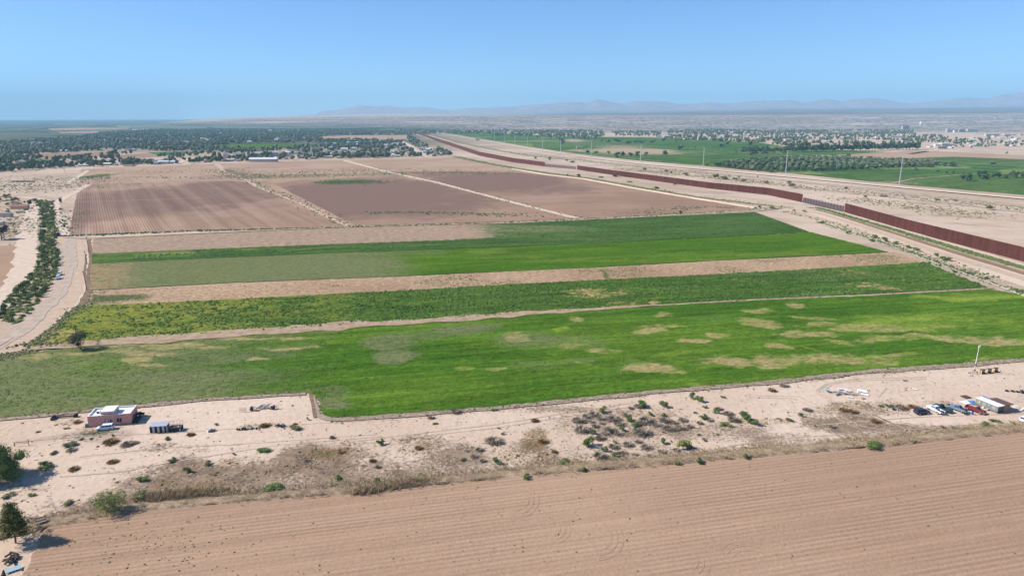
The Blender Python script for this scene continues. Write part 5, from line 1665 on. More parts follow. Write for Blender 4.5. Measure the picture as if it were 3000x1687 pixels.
def trunk_mb(h, r0, limbs=4, seed=0, spread=1.6, lean=(0, 0)):
    r = random.Random(seed)
    mb = MB()
    top = (lean[0], lean[1], h)
    mid = (lean[0] * .4 + .05 * h, lean[1] * .4, h * .5)
    mb.tube((0, 0, -.1), mid, r0, r0 * .75, 8).tube(mid, top, r0 * .75, r0 * .5, 8)
    for i in range(limbs):
        a = 2 * math.pi * i / limbs + r.uniform(-.4, .4)
        b = (top[0] + math.cos(a) * spread * h * .35, top[1] + math.sin(a) * spread * h * .35, h * r.uniform(1.25, 1.7))
        mb.tube((mid[0] * .4 + top[0] * .6, mid[1], h * .82), b, r0 * .42, r0 * .14, 6)
    return mb


def merge_scatter(name, tmpls, pos, scl, rot, mat, label=None, kind='stuff', pick=None, parent=None, zs=None, mask=None):
    """join many copies of small meshes (list of (V, F)) into one object"""
    n = len(pos)
    pick = rng.integers(0, len(tmpls), n) if pick is None else pick
    Vs, Fs, Ms, off = [], [], [], 0
    for i, (V, F) in enumerate(tmpls):
        m = np.where(pick == i)[0]
        if not len(m):
            continue
        c, s = np.cos(rot[m])[:, None], np.sin(rot[m])[:, None]
        sc = scl[m][:, None]
        sz = (zs[m][:, None] if zs is not None else sc)
        X = (V[None, :, 0] * c - V[None, :, 1] * s) * sc + pos[m, 0:1]
        Y = (V[None, :, 0] * s + V[None, :, 1] * c) * sc + pos[m, 1:2]
        Z = V[None, :, 2] * sz + pos[m, 2:3]
        W = np.stack([X, Y, Z], -1).reshape(-1, 3)
        f = (F[None] + (np.arange(len(m)) * len(V))[:, None, None]).reshape(-1, F.shape[1]) + off
        Vs.append(W)
        Fs.append(f)
        off += len(W)
        if mask is not None:
            Ms.append(np.repeat(mask[m], len(V), 0))
    return put(name, np_mesh(name, np.concatenate(Vs), np.concatenate(Fs), mat, mask=np.concatenate(Ms) if Ms else None), parent, kind=kind, label=label)


def me_arrays(me):
    V = np.empty(len(me.vertices) * 3)
    me.vertices.foreach_get('co', V)
    F = np.empty(len(me.loops), np.int64)
    me.loops.foreach_get('vertex_index', F)
    return V.reshape(-1, 3), F.reshape(-1, 3)


# ------------------------------------------------------------------ the few big trees near the camera
def big_tree(name, label, p, h, w, mat, seed, z0, nleaf, lsize, limbs=5, nl=9, lobes=None, core=.62, lean=(0, 0), r0=.3, cat='tree', stems=1):
    t = thing(name, label, cat, p)
    if stems == 1:
        trunk_mb(max(z0, .8) * 1.15, r0, limbs, seed, 1.5, lean).put('trunk', M_BARK, t)
    else:
        mb = MB()
        for i in range(stems):
            a = 2 * math.pi * i / stems
            mb.tube((.2 * math.cos(a), .2 * math.sin(a), 0), (w * .16 * math.cos(a), w * .16 * math.sin(a), h * .38), r0 * .5, r0 * .35, 6)
            mb.tube((w * .16 * math.cos(a), w * .16 * math.sin(a), h * .38), (w * .3 * math.cos(a + .3), w * .3 * math.sin(a + .3), h * .75), r0 * .35, r0 * .1, 6)
        mb.put('trunk', M_BARK, t)
    put('crown', crown_mesh('crown', seed, w, h - z0, z0, nl, nleaf, lsize, mat, core, .62, lobes), t)
    return t


_r = np.random.default_rng(31)
ct = []
for i in range(22):
    a_, q_ = _r.uniform(0, 6.28), math.sqrt(_r.uniform(.02, 1)) * 5.2
    z_ = _r.uniform(.7, 8.4) * (1 - .05 * q_)
    ct.append((math.cos(a_) * q_, math.sin(a_) * q_, z_, _r.uniform(1.7, 2.7), _r.uniform(1.4, 2.3)))
ct += [(0, 0, 7.4, 2.6, 2.4), (2, -1, 6.2, 2.4, 2.2), (-2, 0, 6.0, 2.6, 2.2)]
big_tree('cottonwood_tree', 'large dark green leafy tree at the left edge beside its long shadow', an(-2, 1402, .1), 11.0, 12.0, L_MID, 3, .4, 9500, .19, 6, 14, ct, .72)
# conifer: stacked whorls
cl = []
_r = np.random.default_rng(5)
for i in range(26):
    u = i / 25
    a = i * 2.4
    rad = (1 - u) ** .7 * 2.5 + .3
    cl.append((math.cos(a) * rad * .75, math.sin(a) * rad * .75, 2.6 + u * 6.6, .95 + .8 * (1 - u), .85))
big_tree('conifer_tree', 'tall bushy conifer at the lower left corner casting a long shadow', an(46, 1590, .1), 10, 5.5, leaf_mat('pine_needles', [(0, (.075, .085, .016)), (.5, (.115, .125, .026)), (1, (.165, .165, .042))], .45), 9, 2.2, 5200, .15, 2, 9, cl, .55, r0=.22)
big_tree('green_bush', 'big feathery green bush on the dry bank above the tilled field', an(322, 1500, .3), 5.4, 8.0, L_CANALY, 12, .5, 4200, .13, 5, 11, None, .0, r0=.16, cat='bush', stems=6)
big_tree('desert_bush', 'big lone grey-green bush beside a wooden pole in the bare corner', an(236, 1022, .4), 7.0, 9.0, leaf_mat('thin_grey_leaves', [(0, (.06, .062, .035)), (.5, (.085, .085, .05)), (1, (.11, .105, .065))], .4), 14, .6, 3300, .15, 6, 10, None, .45, r0=.18, cat='bush', stems=7)
big_tree('small_dead_tree', 'small bare grey sapling in the shade right of the big lone bush', an(294, 1018, .4), 3.6, 3.0, L_GREY, 15, .8, 420, .10, 4, 5, None, 0, r0=.08, cat='bush', stems=4)
big_tree('shade_tree', 'dark shade tree with a pinkish grey crown at the far left yard', an(5, 702), 11.5, 12, leaf_mat('mauve_leaves', [(0, (.04, .045, .035)), (.5, (.08, .075, .065)), (1, (.16, .13, .12))], .4), 17, 3, 2200, .45, 5, 9, None, .6, r0=.45)

# ------------------------------------------------------------------ shrubs on the sandy lot
SHK = {'green': (L_MID, 'green bush'), 'olive': (L_OLIVE, 'olive bush'), 'yellow': (L_YELLOW, 'yellow-green bush'), 'grey': (L_GREY, 'grey dead brush clump'), 'dark': (L_DARK, 'dark green bush'), 'rust': (L_RUST, 'rust-brown brush clump')}
PROTO = {}
for k, (m, _) in SHK.items():
    PROTO[k] = []
    for s in range(3):
        if k in ('grey', 'rust'):
            PROTO[k].append(twig_mesh('bush', 30 + s, 2.0, .8, 380, m, .02, .12))
        else:
            PROTO[k].append(crown_mesh('bush', 40 + s, 2.0, .95, .05, 8, 620, .085, m, .62, .62))
SH = []


def shr(lst, x0, y0, s, kind, zone):
    for x, y, w, h in lst:
        SH.append((x0 + x / s, y0 + y / s, w / s, h / s, kind, zone))


ZM = 'in the middle brush patch'
shr([(1000, 385, 140, 100), (1260, 390, 130, 90), (1615, 280, 100, 100), (1710, 325, 120, 90), (835, 565, 110, 90), (380, 730, 90, 80), (320, 880, 170, 160), (590, 720, 60, 60), (735, 690, 80, 70), (910, 640, 140, 80), (1095, 495, 80, 60), (1260, 510, 90, 60), (1760, 535, 130, 80), (1930, 470, 90, 80), (2290, 560, 170, 140), (2380, 610, 150, 120), (1250, 850, 90, 90), (520, 950, 100, 80), (660, 1010, 130, 90)], 1650, 1100, 4.293, 'green', ZM)
shr([(500, 460, 120, 110), (2020, 615, 130, 70), (2100, 645, 60, 50), (1500, 915, 180, 150), (1770, 815, 70, 50), (650, 850, 60, 50)], 1650, 1100, 4.293, 'yellow', ZM)
shr([(300, 520, 160, 70), (720, 610, 170, 70), (800, 500, 120, 60), (1180, 620, 170, 70), (700, 730, 150, 60), (540, 730, 150, 60), (1000, 600, 160, 70), (1400, 590, 130, 60), (1600, 640, 120, 50), (1850, 560, 120, 50), (1960, 420, 130, 50), (820, 870, 170, 50), (1050, 900, 190, 60), (1250, 960, 150, 55), (760, 970, 130, 50), (1590, 905, 110, 90), (200, 570, 210, 100), (390, 490, 180, 60), (240, 690, 240, 120), (480, 540, 160, 60), (640, 550, 220, 90), (360, 580, 110, 40), (490, 600, 100, 40), (410, 640, 120, 60), (590, 680, 180, 80), (1000, 720, 280, 110), (930, 700, 150, 70), (470, 790, 180, 80), (1060, 570, 250, 90), (1290, 570, 200, 70), (1350, 670, 220, 90), (1480, 660, 180, 80), (1510, 560, 150, 60), (1720, 600, 100, 60), (2150, 560, 190, 100), (2080, 480, 160, 70), (470, 1020, 220, 120), (640, 900, 160, 80), (620, 1060, 150, 70), (960, 390, 170, 60), (850, 410, 90, 50), (1430, 940, 120, 60), (900, 990, 90, 30), (950, 830, 120, 35), (1100, 1010, 120, 50)], 1650, 1100, 4.293, 'grey', ZM)
shr([(1780, 400, 70, 45), (1265, 715, 50, 30), (1700, 745, 50, 35), (1945, 740, 60, 25), (1660, 470, 50, 35), (2010, 275, 70, 35)], 1650, 1100, 4.293, 'olive', ZM)
ZB = 'on the dry grass bank'
shr([(1440, 1130, 80, 70), (1710, 1110, 110, 110), (2300, 1050, 90, 90), (265, 1210, 90, 80)], 1650, 1100, 4.293, 'green', ZB)
shr([(1050, 1070, 190, 95)], 2250, 1000, 3.435, 'green', ZB)
shr([(1245, 1095, 100, 80)], 1200, 1100, 3.623, 'green', ZB)
ZL = 'on the left-hand sand'
shr([(1860, 730, 90, 85), (1410, 1095, 90, 55), (700, 1200, 200, 80), (790, 1200, 130, 65), (1835, 1130, 90, 60), (1380, 1175, 80, 45), (120, 520, 55, 25), (310, 835, 45, 28), (620, 805, 150, 40), (1090, 470, 30, 42), (1735, 1170, 40, 30)], 600, 1100, 3.623, 'green', ZL)
shr([(40, 940, 90, 60), (950, 565, 150, 60)], 600, 1100, 3.623, 'olive', ZL)
shr([(960, 512, 60, 30), (640, 530, 140, 36), (1780, 905, 90, 50), (1450, 810, 110, 45)], 600, 1100, 3.623, 'rust', ZL)
shr([(1350, 660, 65, 55), (1840, 970, 80, 45), (1090, 900, 90, 30)], 600, 1100, 3.623, 'grey', ZL)
shr([(2350, 1300, 110, 90), (2160, 1160, 120, 70), (1025, 885, 70, 28), (840, 750, 80, 26), (1415, 840, 40, 28)], 0, 1080, 4.293, 'green', ZL)
shr([(670, 1060, 110, 45), (890, 965, 170, 55), (560, 1240, 260, 70), (2100, 885, 90, 50), (1150, 880, 60, 25)], 0, 1080, 4.293, 'dark', ZL)
shr([(1610, 950, 200, 80), (1700, 930, 120, 50), (900, 1020, 150, 25), (480, 790, 70, 22)], 0, 1080, 4.293, 'grey', ZL)
shr([(1390, 920, 220, 50), (1420, 1170, 160, 65), (930, 1260, 160, 48), (2400, 830, 120, 65), (980, 670, 120, 35)], 0, 1080, 4.293, 'rust', ZL)
ZC = 'in the lower left corner'
shr([(110, 310, 170, 60), (1740, 330, 240, 80), (850, 400, 140, 60)], 0, 1380, 4.293, 'olive', ZC)
shr([(400, 297, 110, 48), (1780, 110, 150, 80), (1010, 530, 50, 28), (2480, 580, 70, 28)], 0, 1380, 4.293, 'green', ZC)
shr([(690, 720, 120, 60), (530, 720, 150, 90), (620, 760, 110, 70), (470, 650, 160, 60)], 0, 1380, 4.293, 'grey', ZC)
ZS = 'between the scattered plots'
shr([(990, 622, 48, 38)], 1200, 1100, 3.623, 'yellow', ZS)
shr([(900, 700, 230, 75), (745, 790, 110, 55), (690, 860, 110, 40), (610, 800, 60, 28), (780, 905, 100, 45), (230, 450, 90, 50), (500, 385, 150, 30)], 1200, 1100, 3.623, 'grey', ZS)
shr([(905, 915, 90, 60), (970, 935, 90, 42), (110, 1070, 120, 50), (570, 895, 70, 38), (1140, 850, 40, 25), (360, 1050, 45, 25), (945, 560, 40, 25), (900, 365, 80, 30), (270, 510, 60, 30), (1640, 920, 150, 50)], 1200, 1100, 3.623, 'green', ZS)
shr([(1420, 700, 130, 60), (1540, 810, 80, 50), (1330, 480, 100, 60), (100, 770, 110, 50)], 1200, 1100, 3.623, 'rust', ZS)
ZR = 'near the right-hand parked trucks'
shr([(325, 750, 55, 48), (210, 795, 80, 40), (115, 780, 50, 22), (1135, 655, 55, 30), (1215, 650, 85, 40), (2285, 805, 110, 48), (2190, 840, 90, 50), (2455, 825, 50, 35), (2020, 880, 90, 28), (730, 358, 40, 22), (1205, 280, 30, 22)], 2250, 1000, 3.435, 'green', ZR)
shr([(1350, 665, 150, 60), (1470, 660, 130, 45), (850, 705, 130, 40), (770, 690, 120, 40), (40, 495, 95, 62), (1090, 805, 120, 35)], 2250, 1000, 3.435, 'rust', ZR)
shr([(165, 447, 110, 30), (400, 690, 110, 50), (1755, 860, 50, 40), (650, 860, 90, 45), (1900, 880, 120, 40)], 2250, 1000, 3.435, 'grey', ZR)
ZW = 'along the canal by the border wall'
shr([(1080, 680, 90, 55), (1175, 710, 70, 55), (800, 635, 45, 35), (800, 555, 22, 20), (1040, 710, 70, 40), (1290, 735, 80, 45), (1400, 775, 70, 40), (1490, 800, 90, 45), (1690, 860, 50, 45), (1780, 900, 110, 60), (1690, 920, 50, 22), (1870, 1020, 60, 35), (2020, 1035, 80, 35), (2190, 1085, 50, 30), (2520, 1215, 110, 55), (540, 525, 70, 32), (40, 385, 70, 50), (360, 415, 50, 30), (260, 410, 30, 25)], 2250, 500, 3.4347, 'green', ZW)
shr([(150, 130, 150, 110), (330, 190, 130, 70), (640, 320, 90, 150), (160, 450, 100, 60), (560, 400, 110, 60), (430, 460, 150, 50), (200, 610, 110, 45), (590, 610, 90, 50), (300, 880, 90, 40), (1290, 260, 70, 150), (1300, 400, 90, 60), (1330, 640, 50, 60), (1370, 780, 60, 110)], 0, 560, 7.244, 'dark', 'around the far left yards')
ZD = 'on the sand strip beyond the border wall'
shr([(235, 170, 70, 55), (215, 130, 70, 40), (785, 185, 50, 35), (975, 265, 50, 28), (2220, 392, 70, 55), (1160, 262, 80, 30), (1700, 298, 60, 30), (1880, 305, 60, 22)], 2250, 500, 3.4347, 'olive', ZD)
shr([(375, 70, 40, 45), (550, 80, 35, 28), (610, 90, 80, 32), (1335, 175, 35, 38), (1550, 190, 40, 35), (1600, 200, 28, 32), (1740, 222, 60, 42), (2050, 255, 65, 60), (2130, 262, 80, 55), (2190, 230, 32, 22), (2240, 272, 50, 40), (2335, 290, 60, 48), (2280, 240, 35, 25), (2470, 250, 15, 30), (2555, 300, 50, 40), (235, 52, 40, 30)], 1500, 450, 3.4347, 'olive', ZD)
shr([(1050, 235, 75, 42), (670, 238, 40, 40), (560, 220, 28, 22), (1155, 240, 25, 28), (1645, 315, 40, 25), (1180, 290, 60, 22), (1700, 605, 50, 40), (1450, 350, 80, 30), (2490, 545, 45, 32), (890, 245, 60, 20)], 1500, 450, 3.4347, 'dark', 'beside the far stretch of the border wall')
ordn = ['first', 'second', 'third', 'fourth', 'fifth', 'sixth', 'seventh', 'eighth', 'ninth', 'tenth', 'eleventh', 'twelfth', 'thirteenth', 'fourteenth', 'fifteenth', 'sixteenth', 'seventeenth', 'eighteenth', 'nineteenth', 'twentieth'] + ['twenty-' + q for q in ('first', 'second', 'third', 'fourth', 'fifth', 'sixth', 'seventh', 'eighth', 'ninth')] + ['thirtieth'] + ['thirty-' + q for q in ('first', 'second', 'third', 'fourth', 'fifth', 'sixth', 'seventh', 'eighth', 'ninth')] + ['fortieth'] + ['forty-' + q for q in ('first', 'second', 'third', 'fourth', 'fifth', 'sixth', 'seventh', 'eighth', 'ninth')] + ['fiftieth'] + ['fifty-' + q for q in ('first', 'second', 'third', 'fourth', 'fifth', 'sixth', 'seventh', 'eighth', 'ninth')]
bykey = {}
for s in SH:
    bykey.setdefault((s[4], s[5]), []).append(s)
for (k, zone), lst in bykey.items():
    lst.sort(key=lambda s: s[0])
    big = max(range(len(lst)), key=lambda i: lst[i][2] * lst[i][3])
    for i, (x, y, w, h, _, _) in enumerate(lst):
        p = an(x, y, .2)
        d = p[1] * cP - (p[2] - H) * sP
        mw, mh = w / FPX * d, h / FPX * d / cP
        # the outline's height includes the foreshortened depth of the clump
        mh = max(.25, (mh - mw * .22) * 1.0)
        nm = SHK[k][1]
        if len(lst) == 1:
            lab = f'only {nm} {zone}'
        elif i == big:
            lab = f'largest {nm} {zone}'
        else:
            lab = f'{ordn[i]} {nm} from the left {zone}'
        o = put('bush' if k not in ('grey', 'rust') else 'dry_brush', PROTO[k][i % 3], None, p - np.array([0, 0, .12]), random.uniform(0, 6.28), lab, 'bush' if k not in ('grey', 'rust') else 'brush', f'{nm}s {zone}')
        o.scale = (mw / 2.0 * 1.16, mw / 2.0 * 1.1, max(mh, .22 * mw) * 1.0)

# ------------------------------------------------------------------ bushes lining the left canal
CB = {'green': [crown_mesh('bush', 60 + s, 2.0, 1.0, .03, 9, 420, .12, L_CANAL, .65) for s in range(2)], 'yellow': [crown_mesh('bush', 64 + s, 2.0, 1.0, .03, 9, 420, .12, L_CANALY, .65) for s in range(2)],
      'dark': [crown_mesh('bush', 68 + s, 2.0, 1.0, .03, 9, 420, .12, L_MID, .65) for s in range(2)]}
left_edge = [(82, 503), (100, 525), (104, 555), (104, 590), (101, 620), (98, 645), (86, 690), (50, 720), (20, 755), (-5, 800)]
right_edge = [(130, 508), (137, 530), (137, 560), (143, 590), (140, 620), (148, 650), (146, 690), (122, 720), (90, 765), (45, 815)]
cands = []
for i in range(1500):
    u, v = random.random(), random.random()
    q = u * (len(left_edge) - 1)
    j = min(int(q), len(left_edge) - 2)
    f = q - j
    lx, ly = [left_edge[j][c] * (1 - f) + left_edge[j + 1][c] * f for c in (0, 1)]
    rx, ry = [right_edge[j][c] * (1 - f) + right_edge[j + 1][c] * f for c in (0, 1)]
    cands.append((at(lx * (1 - v) + rx * v, ly * (1 - v) + ry * v), u, v))
chosen = []
for p, u, v in cands:
    rmin = 3.1
    if all((p[0] - c[0][0]) ** 2 + (p[1] - c[0][1]) ** 2 > rmin ** 2 for c in chosen):
        chosen.append((p, u, v))
for _ in range(40):
    p = at(random.uniform(-40, 66), random.uniform(492, 520))
    if in_poly(to_d(p[0], p[1])[0], to_d(p[0], p[1])[1], [(-40, 496), (30, 490), (66, 503), (60, 515), (20, 522), (-40, 526)]):
        chosen.append((p, -.1, .5))
chosen = [c for c in chosen if to_d(c[0][0], c[0][1])[0] > -8]
for i, (p, u, v) in enumerate(chosen):
    yl = fbm(np.array([p[0] / 22]), np.array([p[1] / 22]), 4, 3)[0]
    k = 'yellow' if (yl > .50 and v > .25) else ('dark' if v < .22 or random.random() < .15 else 'green')
    sz = random.uniform(2.4, 4.2) * (1.3 if u < 0 else 1)
    reach = ['below the sandy crossing', 'by the pump', 'opposite the white cars', 'at the left picture edge'][min(3, max(0, int(u * 4)))]
    lab = {'yellow': f'yellow-green bush in the canal {reach}', 'dark': f'dark green canal bush {reach}', 'green': f'mid-green bush in the canal {reach}'}[k]
    if u < 0:
        lab = f'{k} bush in the thicket behind the left yard'
    o = put('canal_bush', CB[k][i % 2], None, p - np.array([0, 0, .2]), random.uniform(0, 6.28), lab, 'bush', lab.replace('bush', 'bushes', 1))
    o.scale = (sz * random.uniform(.55, .95), sz * random.uniform(.5, .8), random.choice([random.uniform(.7, 1.5), random.uniform(1.2, 2.4), random.uniform(1.8, 3.2)]) * (1.0 if k != 'yellow' else .8))

# ------------------------------------------------------------------ ground cover that nobody could count
def dome(seed, n=7):
    r = np.random.default_rng(seed)
    V = [(0, 0, r.uniform(.75, 1.0))]
    for ring, (rad, z) in enumerate(((.55, .65), (1.0, .0))):
        for i in range(n):
            a = 2 * math.pi * (i + .5 * ring) / n
            q = rad * r.uniform(.65, 1.25)
            V.append((q * math.cos(a), q * math.sin(a), z * r.uniform(.6, 1.2)))
    F = [(0, 1 + i, 1 + (i + 1) % n) for i in range(n)]
    for i in range(n):
        a, b, c, d = 1 + i, 1 + (i + 1) % n, 1 + n + i, 1 + n + (i + 1) % n
        F += [(a, c, b), (b, c, d)]
    return np.array(V), np.array(F)


def bladetuft(seed, n=13, w=.045, spread=.95):
    r = np.random.default_rng(seed)
    V, F = [], []
    for i in range(n):
        a = r.uniform(0, 6.28)
        b = np.array([math.cos(a), math.sin(a), 0]) * r.uniform(0, .35)
        t = b * 1.2 + np.array([math.cos(a), math.sin(a), 0]) * r.uniform(.1, spread) + [0, 0, r.uniform(.6, 1.1)]
        s = np.array([-math.sin(a), math.cos(a), 0]) * w
        k = len(V)
        V += [b - s, b + s, t]
        F.append((k, k + 1, k + 2))
    return np.array(V), np.array(F)


DOMES = [dome(i) for i in range(4)]
DOM5 = [dome(20 + i, 5) for i in range(4)]
TUFTS = [bladetuft(i) for i in range(5)]


def sample_sheet(lower, upper, n):
    L, U = resample(wp(lower), 400), resample(wp(upper), 400)
    i = rng.integers(0, 400, n)
    v = rng.uniform(0.005, .995, n)[:, None]
    P = L[i] * (1 - v) + U[i] * v + rng.normal(0, .5, (n, 2))
    return P


def ground_scatter(name, P, z, smin, smax, mat, tm, label, hz=.6, parent=None, mask=None):
    n = len(P)
    s = rng.uniform(smin, smax, n) * rng.uniform(.7, 1.3, n)
    return merge_scatter(name, tm, np.c_[P, np.full(n, z)], s, rng.uniform(0, 6.28, n), mat, label, zs=s * hz * rng.uniform(.7, 1.3, n), parent=parent, mask=mask)


# alfalfa clumps of the near bands
P = sample_sheet(F1_LOW, F1_UP, 42000)
r_, g_, b_ = f1_mask(P[:, 0], P[:, 1])
keep = rng.uniform(0, 1, len(P)) > np.clip(r_ * 1.25 + b_ * .3, 0, .975)
MK = np.stack([r_, g_, b_], 1)
ground_scatter('alfalfa_clumps', P[keep], .38, .22, .50, M_ALF1C, DOM5, 'low bright alfalfa clumps covering the front field', .42, mask=MK[keep])
P = sample_sheet(F2_LOW, F2_UP, 26000)
r_, g_, b_ = f2_mask(P[:, 0], P[:, 1])
cl = fbm(P[:, 0] * .12, P[:, 1] * .2, 71, 4)
keep = (cl + rng.normal(0, .09, len(P)) > .46 + g_ * .06) & (rng.uniform(0, 1, len(P)) > r_ * 1.4)
ground_scatter('weedy_clumps', P[keep], .40, .38, .85, M_ALF2C, DOMES, 'coarse dark green clumps in the yellowish second field', .62, mask=np.stack([r_ * .5, g_ * .55, b_], 1)[keep])
P = sample_sheet([(222, 660), (800, 636), (1500, 609), (2036, 583)], [(233, 640), (800, 618), (1300, 565), (1900, 536)], 9000)
r_, g_, b_ = f4_mask(P[:, 0], P[:, 1])
keep = (r_ < .25) & (fbm(P[:, 0] * .05, P[:, 1] * .1, 73, 4) > .5)
ground_scatter('crop_clumps', P[keep], .28, .35, .8, L_CLUMP, DOM5, 'dark clumps in the dark green far alfalfa band', .6)

# stubble and weeds in the bare strip
P = sample_sheet([(215, 765), (600, 750), (1000, 732), (1520, 704), (2000, 680), (2310, 660)], [(226, 736), (600, 714), (1000, 699), (1520, 675), (2000, 648), (2230, 638)], 9000)
ground_scatter('stubble', P, .1, .18, .5, L_STRAW, TUFTS, 'dry straw stubble tufts in the bare strip', .9)
P = P[(fbm(P[:, 0] * .03, P[:, 1] * .06, 75, 3) > .55)][:2200]
ground_scatter('strip_weeds', P + rng.normal(0, 1, P.shape), .1, .25, .6, L_OLIVE, DOM5, 'small green weeds in the bare strip', .5)

# weeds of the brown fields: a band across the fallow, the track edges, the field ends
def band(pts, w, n):
    Q = resample(wp(pts), 300)
    i = rng.integers(0, 300, n)
    return Q[i] + rng.normal(0, 1, (n, 2)) * np.array(w)


P = np.concatenate([band([(560, 430), (640, 447), (760, 441), (870, 440), (960, 437), (1100, 435), (1280, 436)], (14, 20), 1500), band([(640, 440), (800, 432), (1000, 426), (1150, 430)], (20, 22), 420),
                    band([(560, 425), (620, 452), (680, 480), (760, 512), (850, 557), (884, 570)], (4, 8), 520), band([(880, 571), (1300, 560), (1600, 546), (1900, 529), (1985, 520)], (3, 2), 900),
                    band([(172, 594), (500, 581), (870, 573)], (3, 1.5), 420), band([(900, 428), (979, 434), (1094, 458), (1287, 509), (1448, 549)], (5, 6), 170), band([(340, 446), (500, 449), (620, 444)], (30, 10), 170),
                    band([(215, 448), (240, 444), (262, 452)], (8, 14), 170), band([(810, 460), (860, 458), (905, 457), (940, 461)], (16, 12), 620), band([(950, 537), (1040, 534), (1110, 537)], (12, 3), 120), band([(1120, 537), (1250, 540), (1330, 545)], (14, 6), 190),
                    band([(1660, 530), (1760, 521), (1850, 523)], (14, 5), 120), band([(1560, 533), (1640, 538), (1740, 540)], (14, 5), 60), band([(150, 530), (158, 560), (166, 590)], (2, 8), 90), band([(200, 430), (420, 430), (640, 425)], (60, 30), 160)])
ground_scatter('field_weeds', P, .22, .5, 1.25, leaf_mat('field_weed_leaves', [(0, (.05, .08, .025)), (.5, (.075, .115, .035)), (1, (.11, .15, .05))], .3), DOM5, 'dark green weeds dotted along the brown fields and tracks', .7)
P = np.concatenate([band([(1146, 396), (1300, 425), (1380, 437), (1480, 449), (1600, 470), (1750, 496), (1940, 518)], (5, 6), 1500), band([(2058, 523), (2236, 575), (2410, 627), (2576, 675), (2700, 712)], (1.6, 2.6), 2600),
                    band([(1090, 340), (1250, 378), (1440, 404)], (9, 20), 500), band([(2062, 560), (2268, 627), (2494, 712), (2600, 752)], (2, 3), 500), band([(1960, 530), (2062, 553), (2182, 590), (2332, 640), (2500, 700)], (3, 3), 260)])
ground_scatter('bank_weeds', P, .25, .35, 1.0, L_MID, DOM5, 'green weeds growing along the canal bank and the foot of the wall', .7)
P = np.concatenate([band([(1560, 424), (1800, 447), (2100, 478), (2400, 508), (2600, 530)], (12, 16), 1600), band([(2130, 500), (2300, 520), (2480, 545)], (16, 18), 600), band([(1300, 386), (1500, 408), (1800, 440)], (12, 24), 1100), band([(60, 450), (150, 460), (120, 480)], (60, 36), 1100),
                    band([(20, 560), (40, 590)], (16, 30), 420)])
ground_scatter('sand_scrub', P, .09, .45, 1.5, L_OLIVE, DOM5, 'small grey-green scrub dotted over the pale sand strips', .5)

P = np.concatenate([band([(1985, 532), (2080, 557), (2190, 592), (2340, 643), (2520, 708)], (2.2, 2.6), 900), band([(1300, 428), (1480, 452), (1600, 474), (1760, 500)], (2, 2.5), 500)])
ground_scatter('dirt_clods', P, .10, .25, .8, M_TRACK, DOM5, 'rough dirt clods on the canal spoil bank', .7)
P = np.concatenate([band([(10, 540), (50, 560), (40, 590)], (16, 26), 420), band([(20, 520), (70, 530)], (18, 10), 120), band([(0, 470), (110, 470)], (60, 40), 500)])
ground_scatter('yard_scrub', P, .1, .4, 1.6, L_OLIVE, DOM5 + TUFTS, 'dry scrub scattered through the far left yards', .5)

# foreground field weeds
P = np.concatenate([sample_sheet([(60, 1445), (1200, 1500), (2700, 1500)], [(200, 1330), (1290, 1215), (2600, 1100)], 330), band([(230, 1360), (350, 1365), (480, 1372), (560, 1395)], (6, 5), 130), band([(2000, 1180), (2400, 1240)], (30, 10), 60), band([(280, 1402), (420, 1390)], (12, 5), 40)])
ground_scatter('furrow_weeds', P, .42, .09, .30, L_OLIVE, DOM5, 'small dark green weeds dotted over the tilled field', .6)

# dry brush and dead weeds of the lot, denser where the ground is scrubby
ii = rng.integers(0, LX.size, 160000)
X, Y = LX.ravel()[ii] + rng.uniform(-.5, .5, len(ii)), LY.ravel()[ii] + rng.uniform(-.4, .4, len(ii))
xd, yd = to_d(X, Y)
bl = np.interp(xd, [-200, 120, 340, 600, 900, 1290, 1480, 1760, 2200, 2576, 3000], [1400, 1325, 1288, 1263, 1240, 1200, 1185, 1163, 1125, 1088, 1050])
up = np.interp(xd, [-200, 0, 230, 500, 770, 782, 812, 835, 1000, 1300, 1600, 1900, 2200, 2400, 2576, 3000], [1072, 1060, 1038, 1010, 995, 1000, 1062, 1064, 1052, 1028, 996, 972, 940, 925, 910, 880])
ok = (yd < bl) & (yd > up)
lr = LR.ravel()[ii]
k = ok & (rng.uniform(0, 1, len(ii)) < np.clip(lr, 0, 1) ** 1.5 * .75 + .016)
P = np.stack([X, Y], 1)[k][:19000]
ground_scatter('dry_tufts', P[::4] + .3, .12, .2, .55, L_STRAW, TUFTS, 'pale dry tufts among the dead brush', .6)
ground_scatter('brown_tufts', P[1::4] + .3, .12, .2, .6, L_RUST, TUFTS + DOM5[:1], 'brown low tufts among the dead brush', .55)
P = P[2::2]
ground_scatter('dead_brush', P, .12, .18, .52, L_GREY, TUFTS + [(v * [1, 1, .6], f) for v, f in DOM5[:2]], 'grey-brown dead brush covering the waste sand', .55)
lg = LG.ravel()[ii]
k = ok & (rng.uniform(0, 1, len(ii)) < np.clip(lg, 0, 1) ** 1.5 * .5)
P = np.stack([X, Y], 1)[k][:4200]
ground_scatter('rust_weeds', P, .12, .2, .6, L_RUST, TUFTS + DOM5[:2], 'rust and olive low weeds patching the sand', .5)
k = ok & (rng.uniform(0, 1, len(ii)) < .03 * (fbm(X * .04, Y * .05, 91, 3) > .47))
P = np.stack([X, Y], 1)[k][:2400]
ground_scatter('sand_tufts', P, .14, .10, .30, L_OLIVE, DOM5, 'small scattered tufts on the open sand', .6)

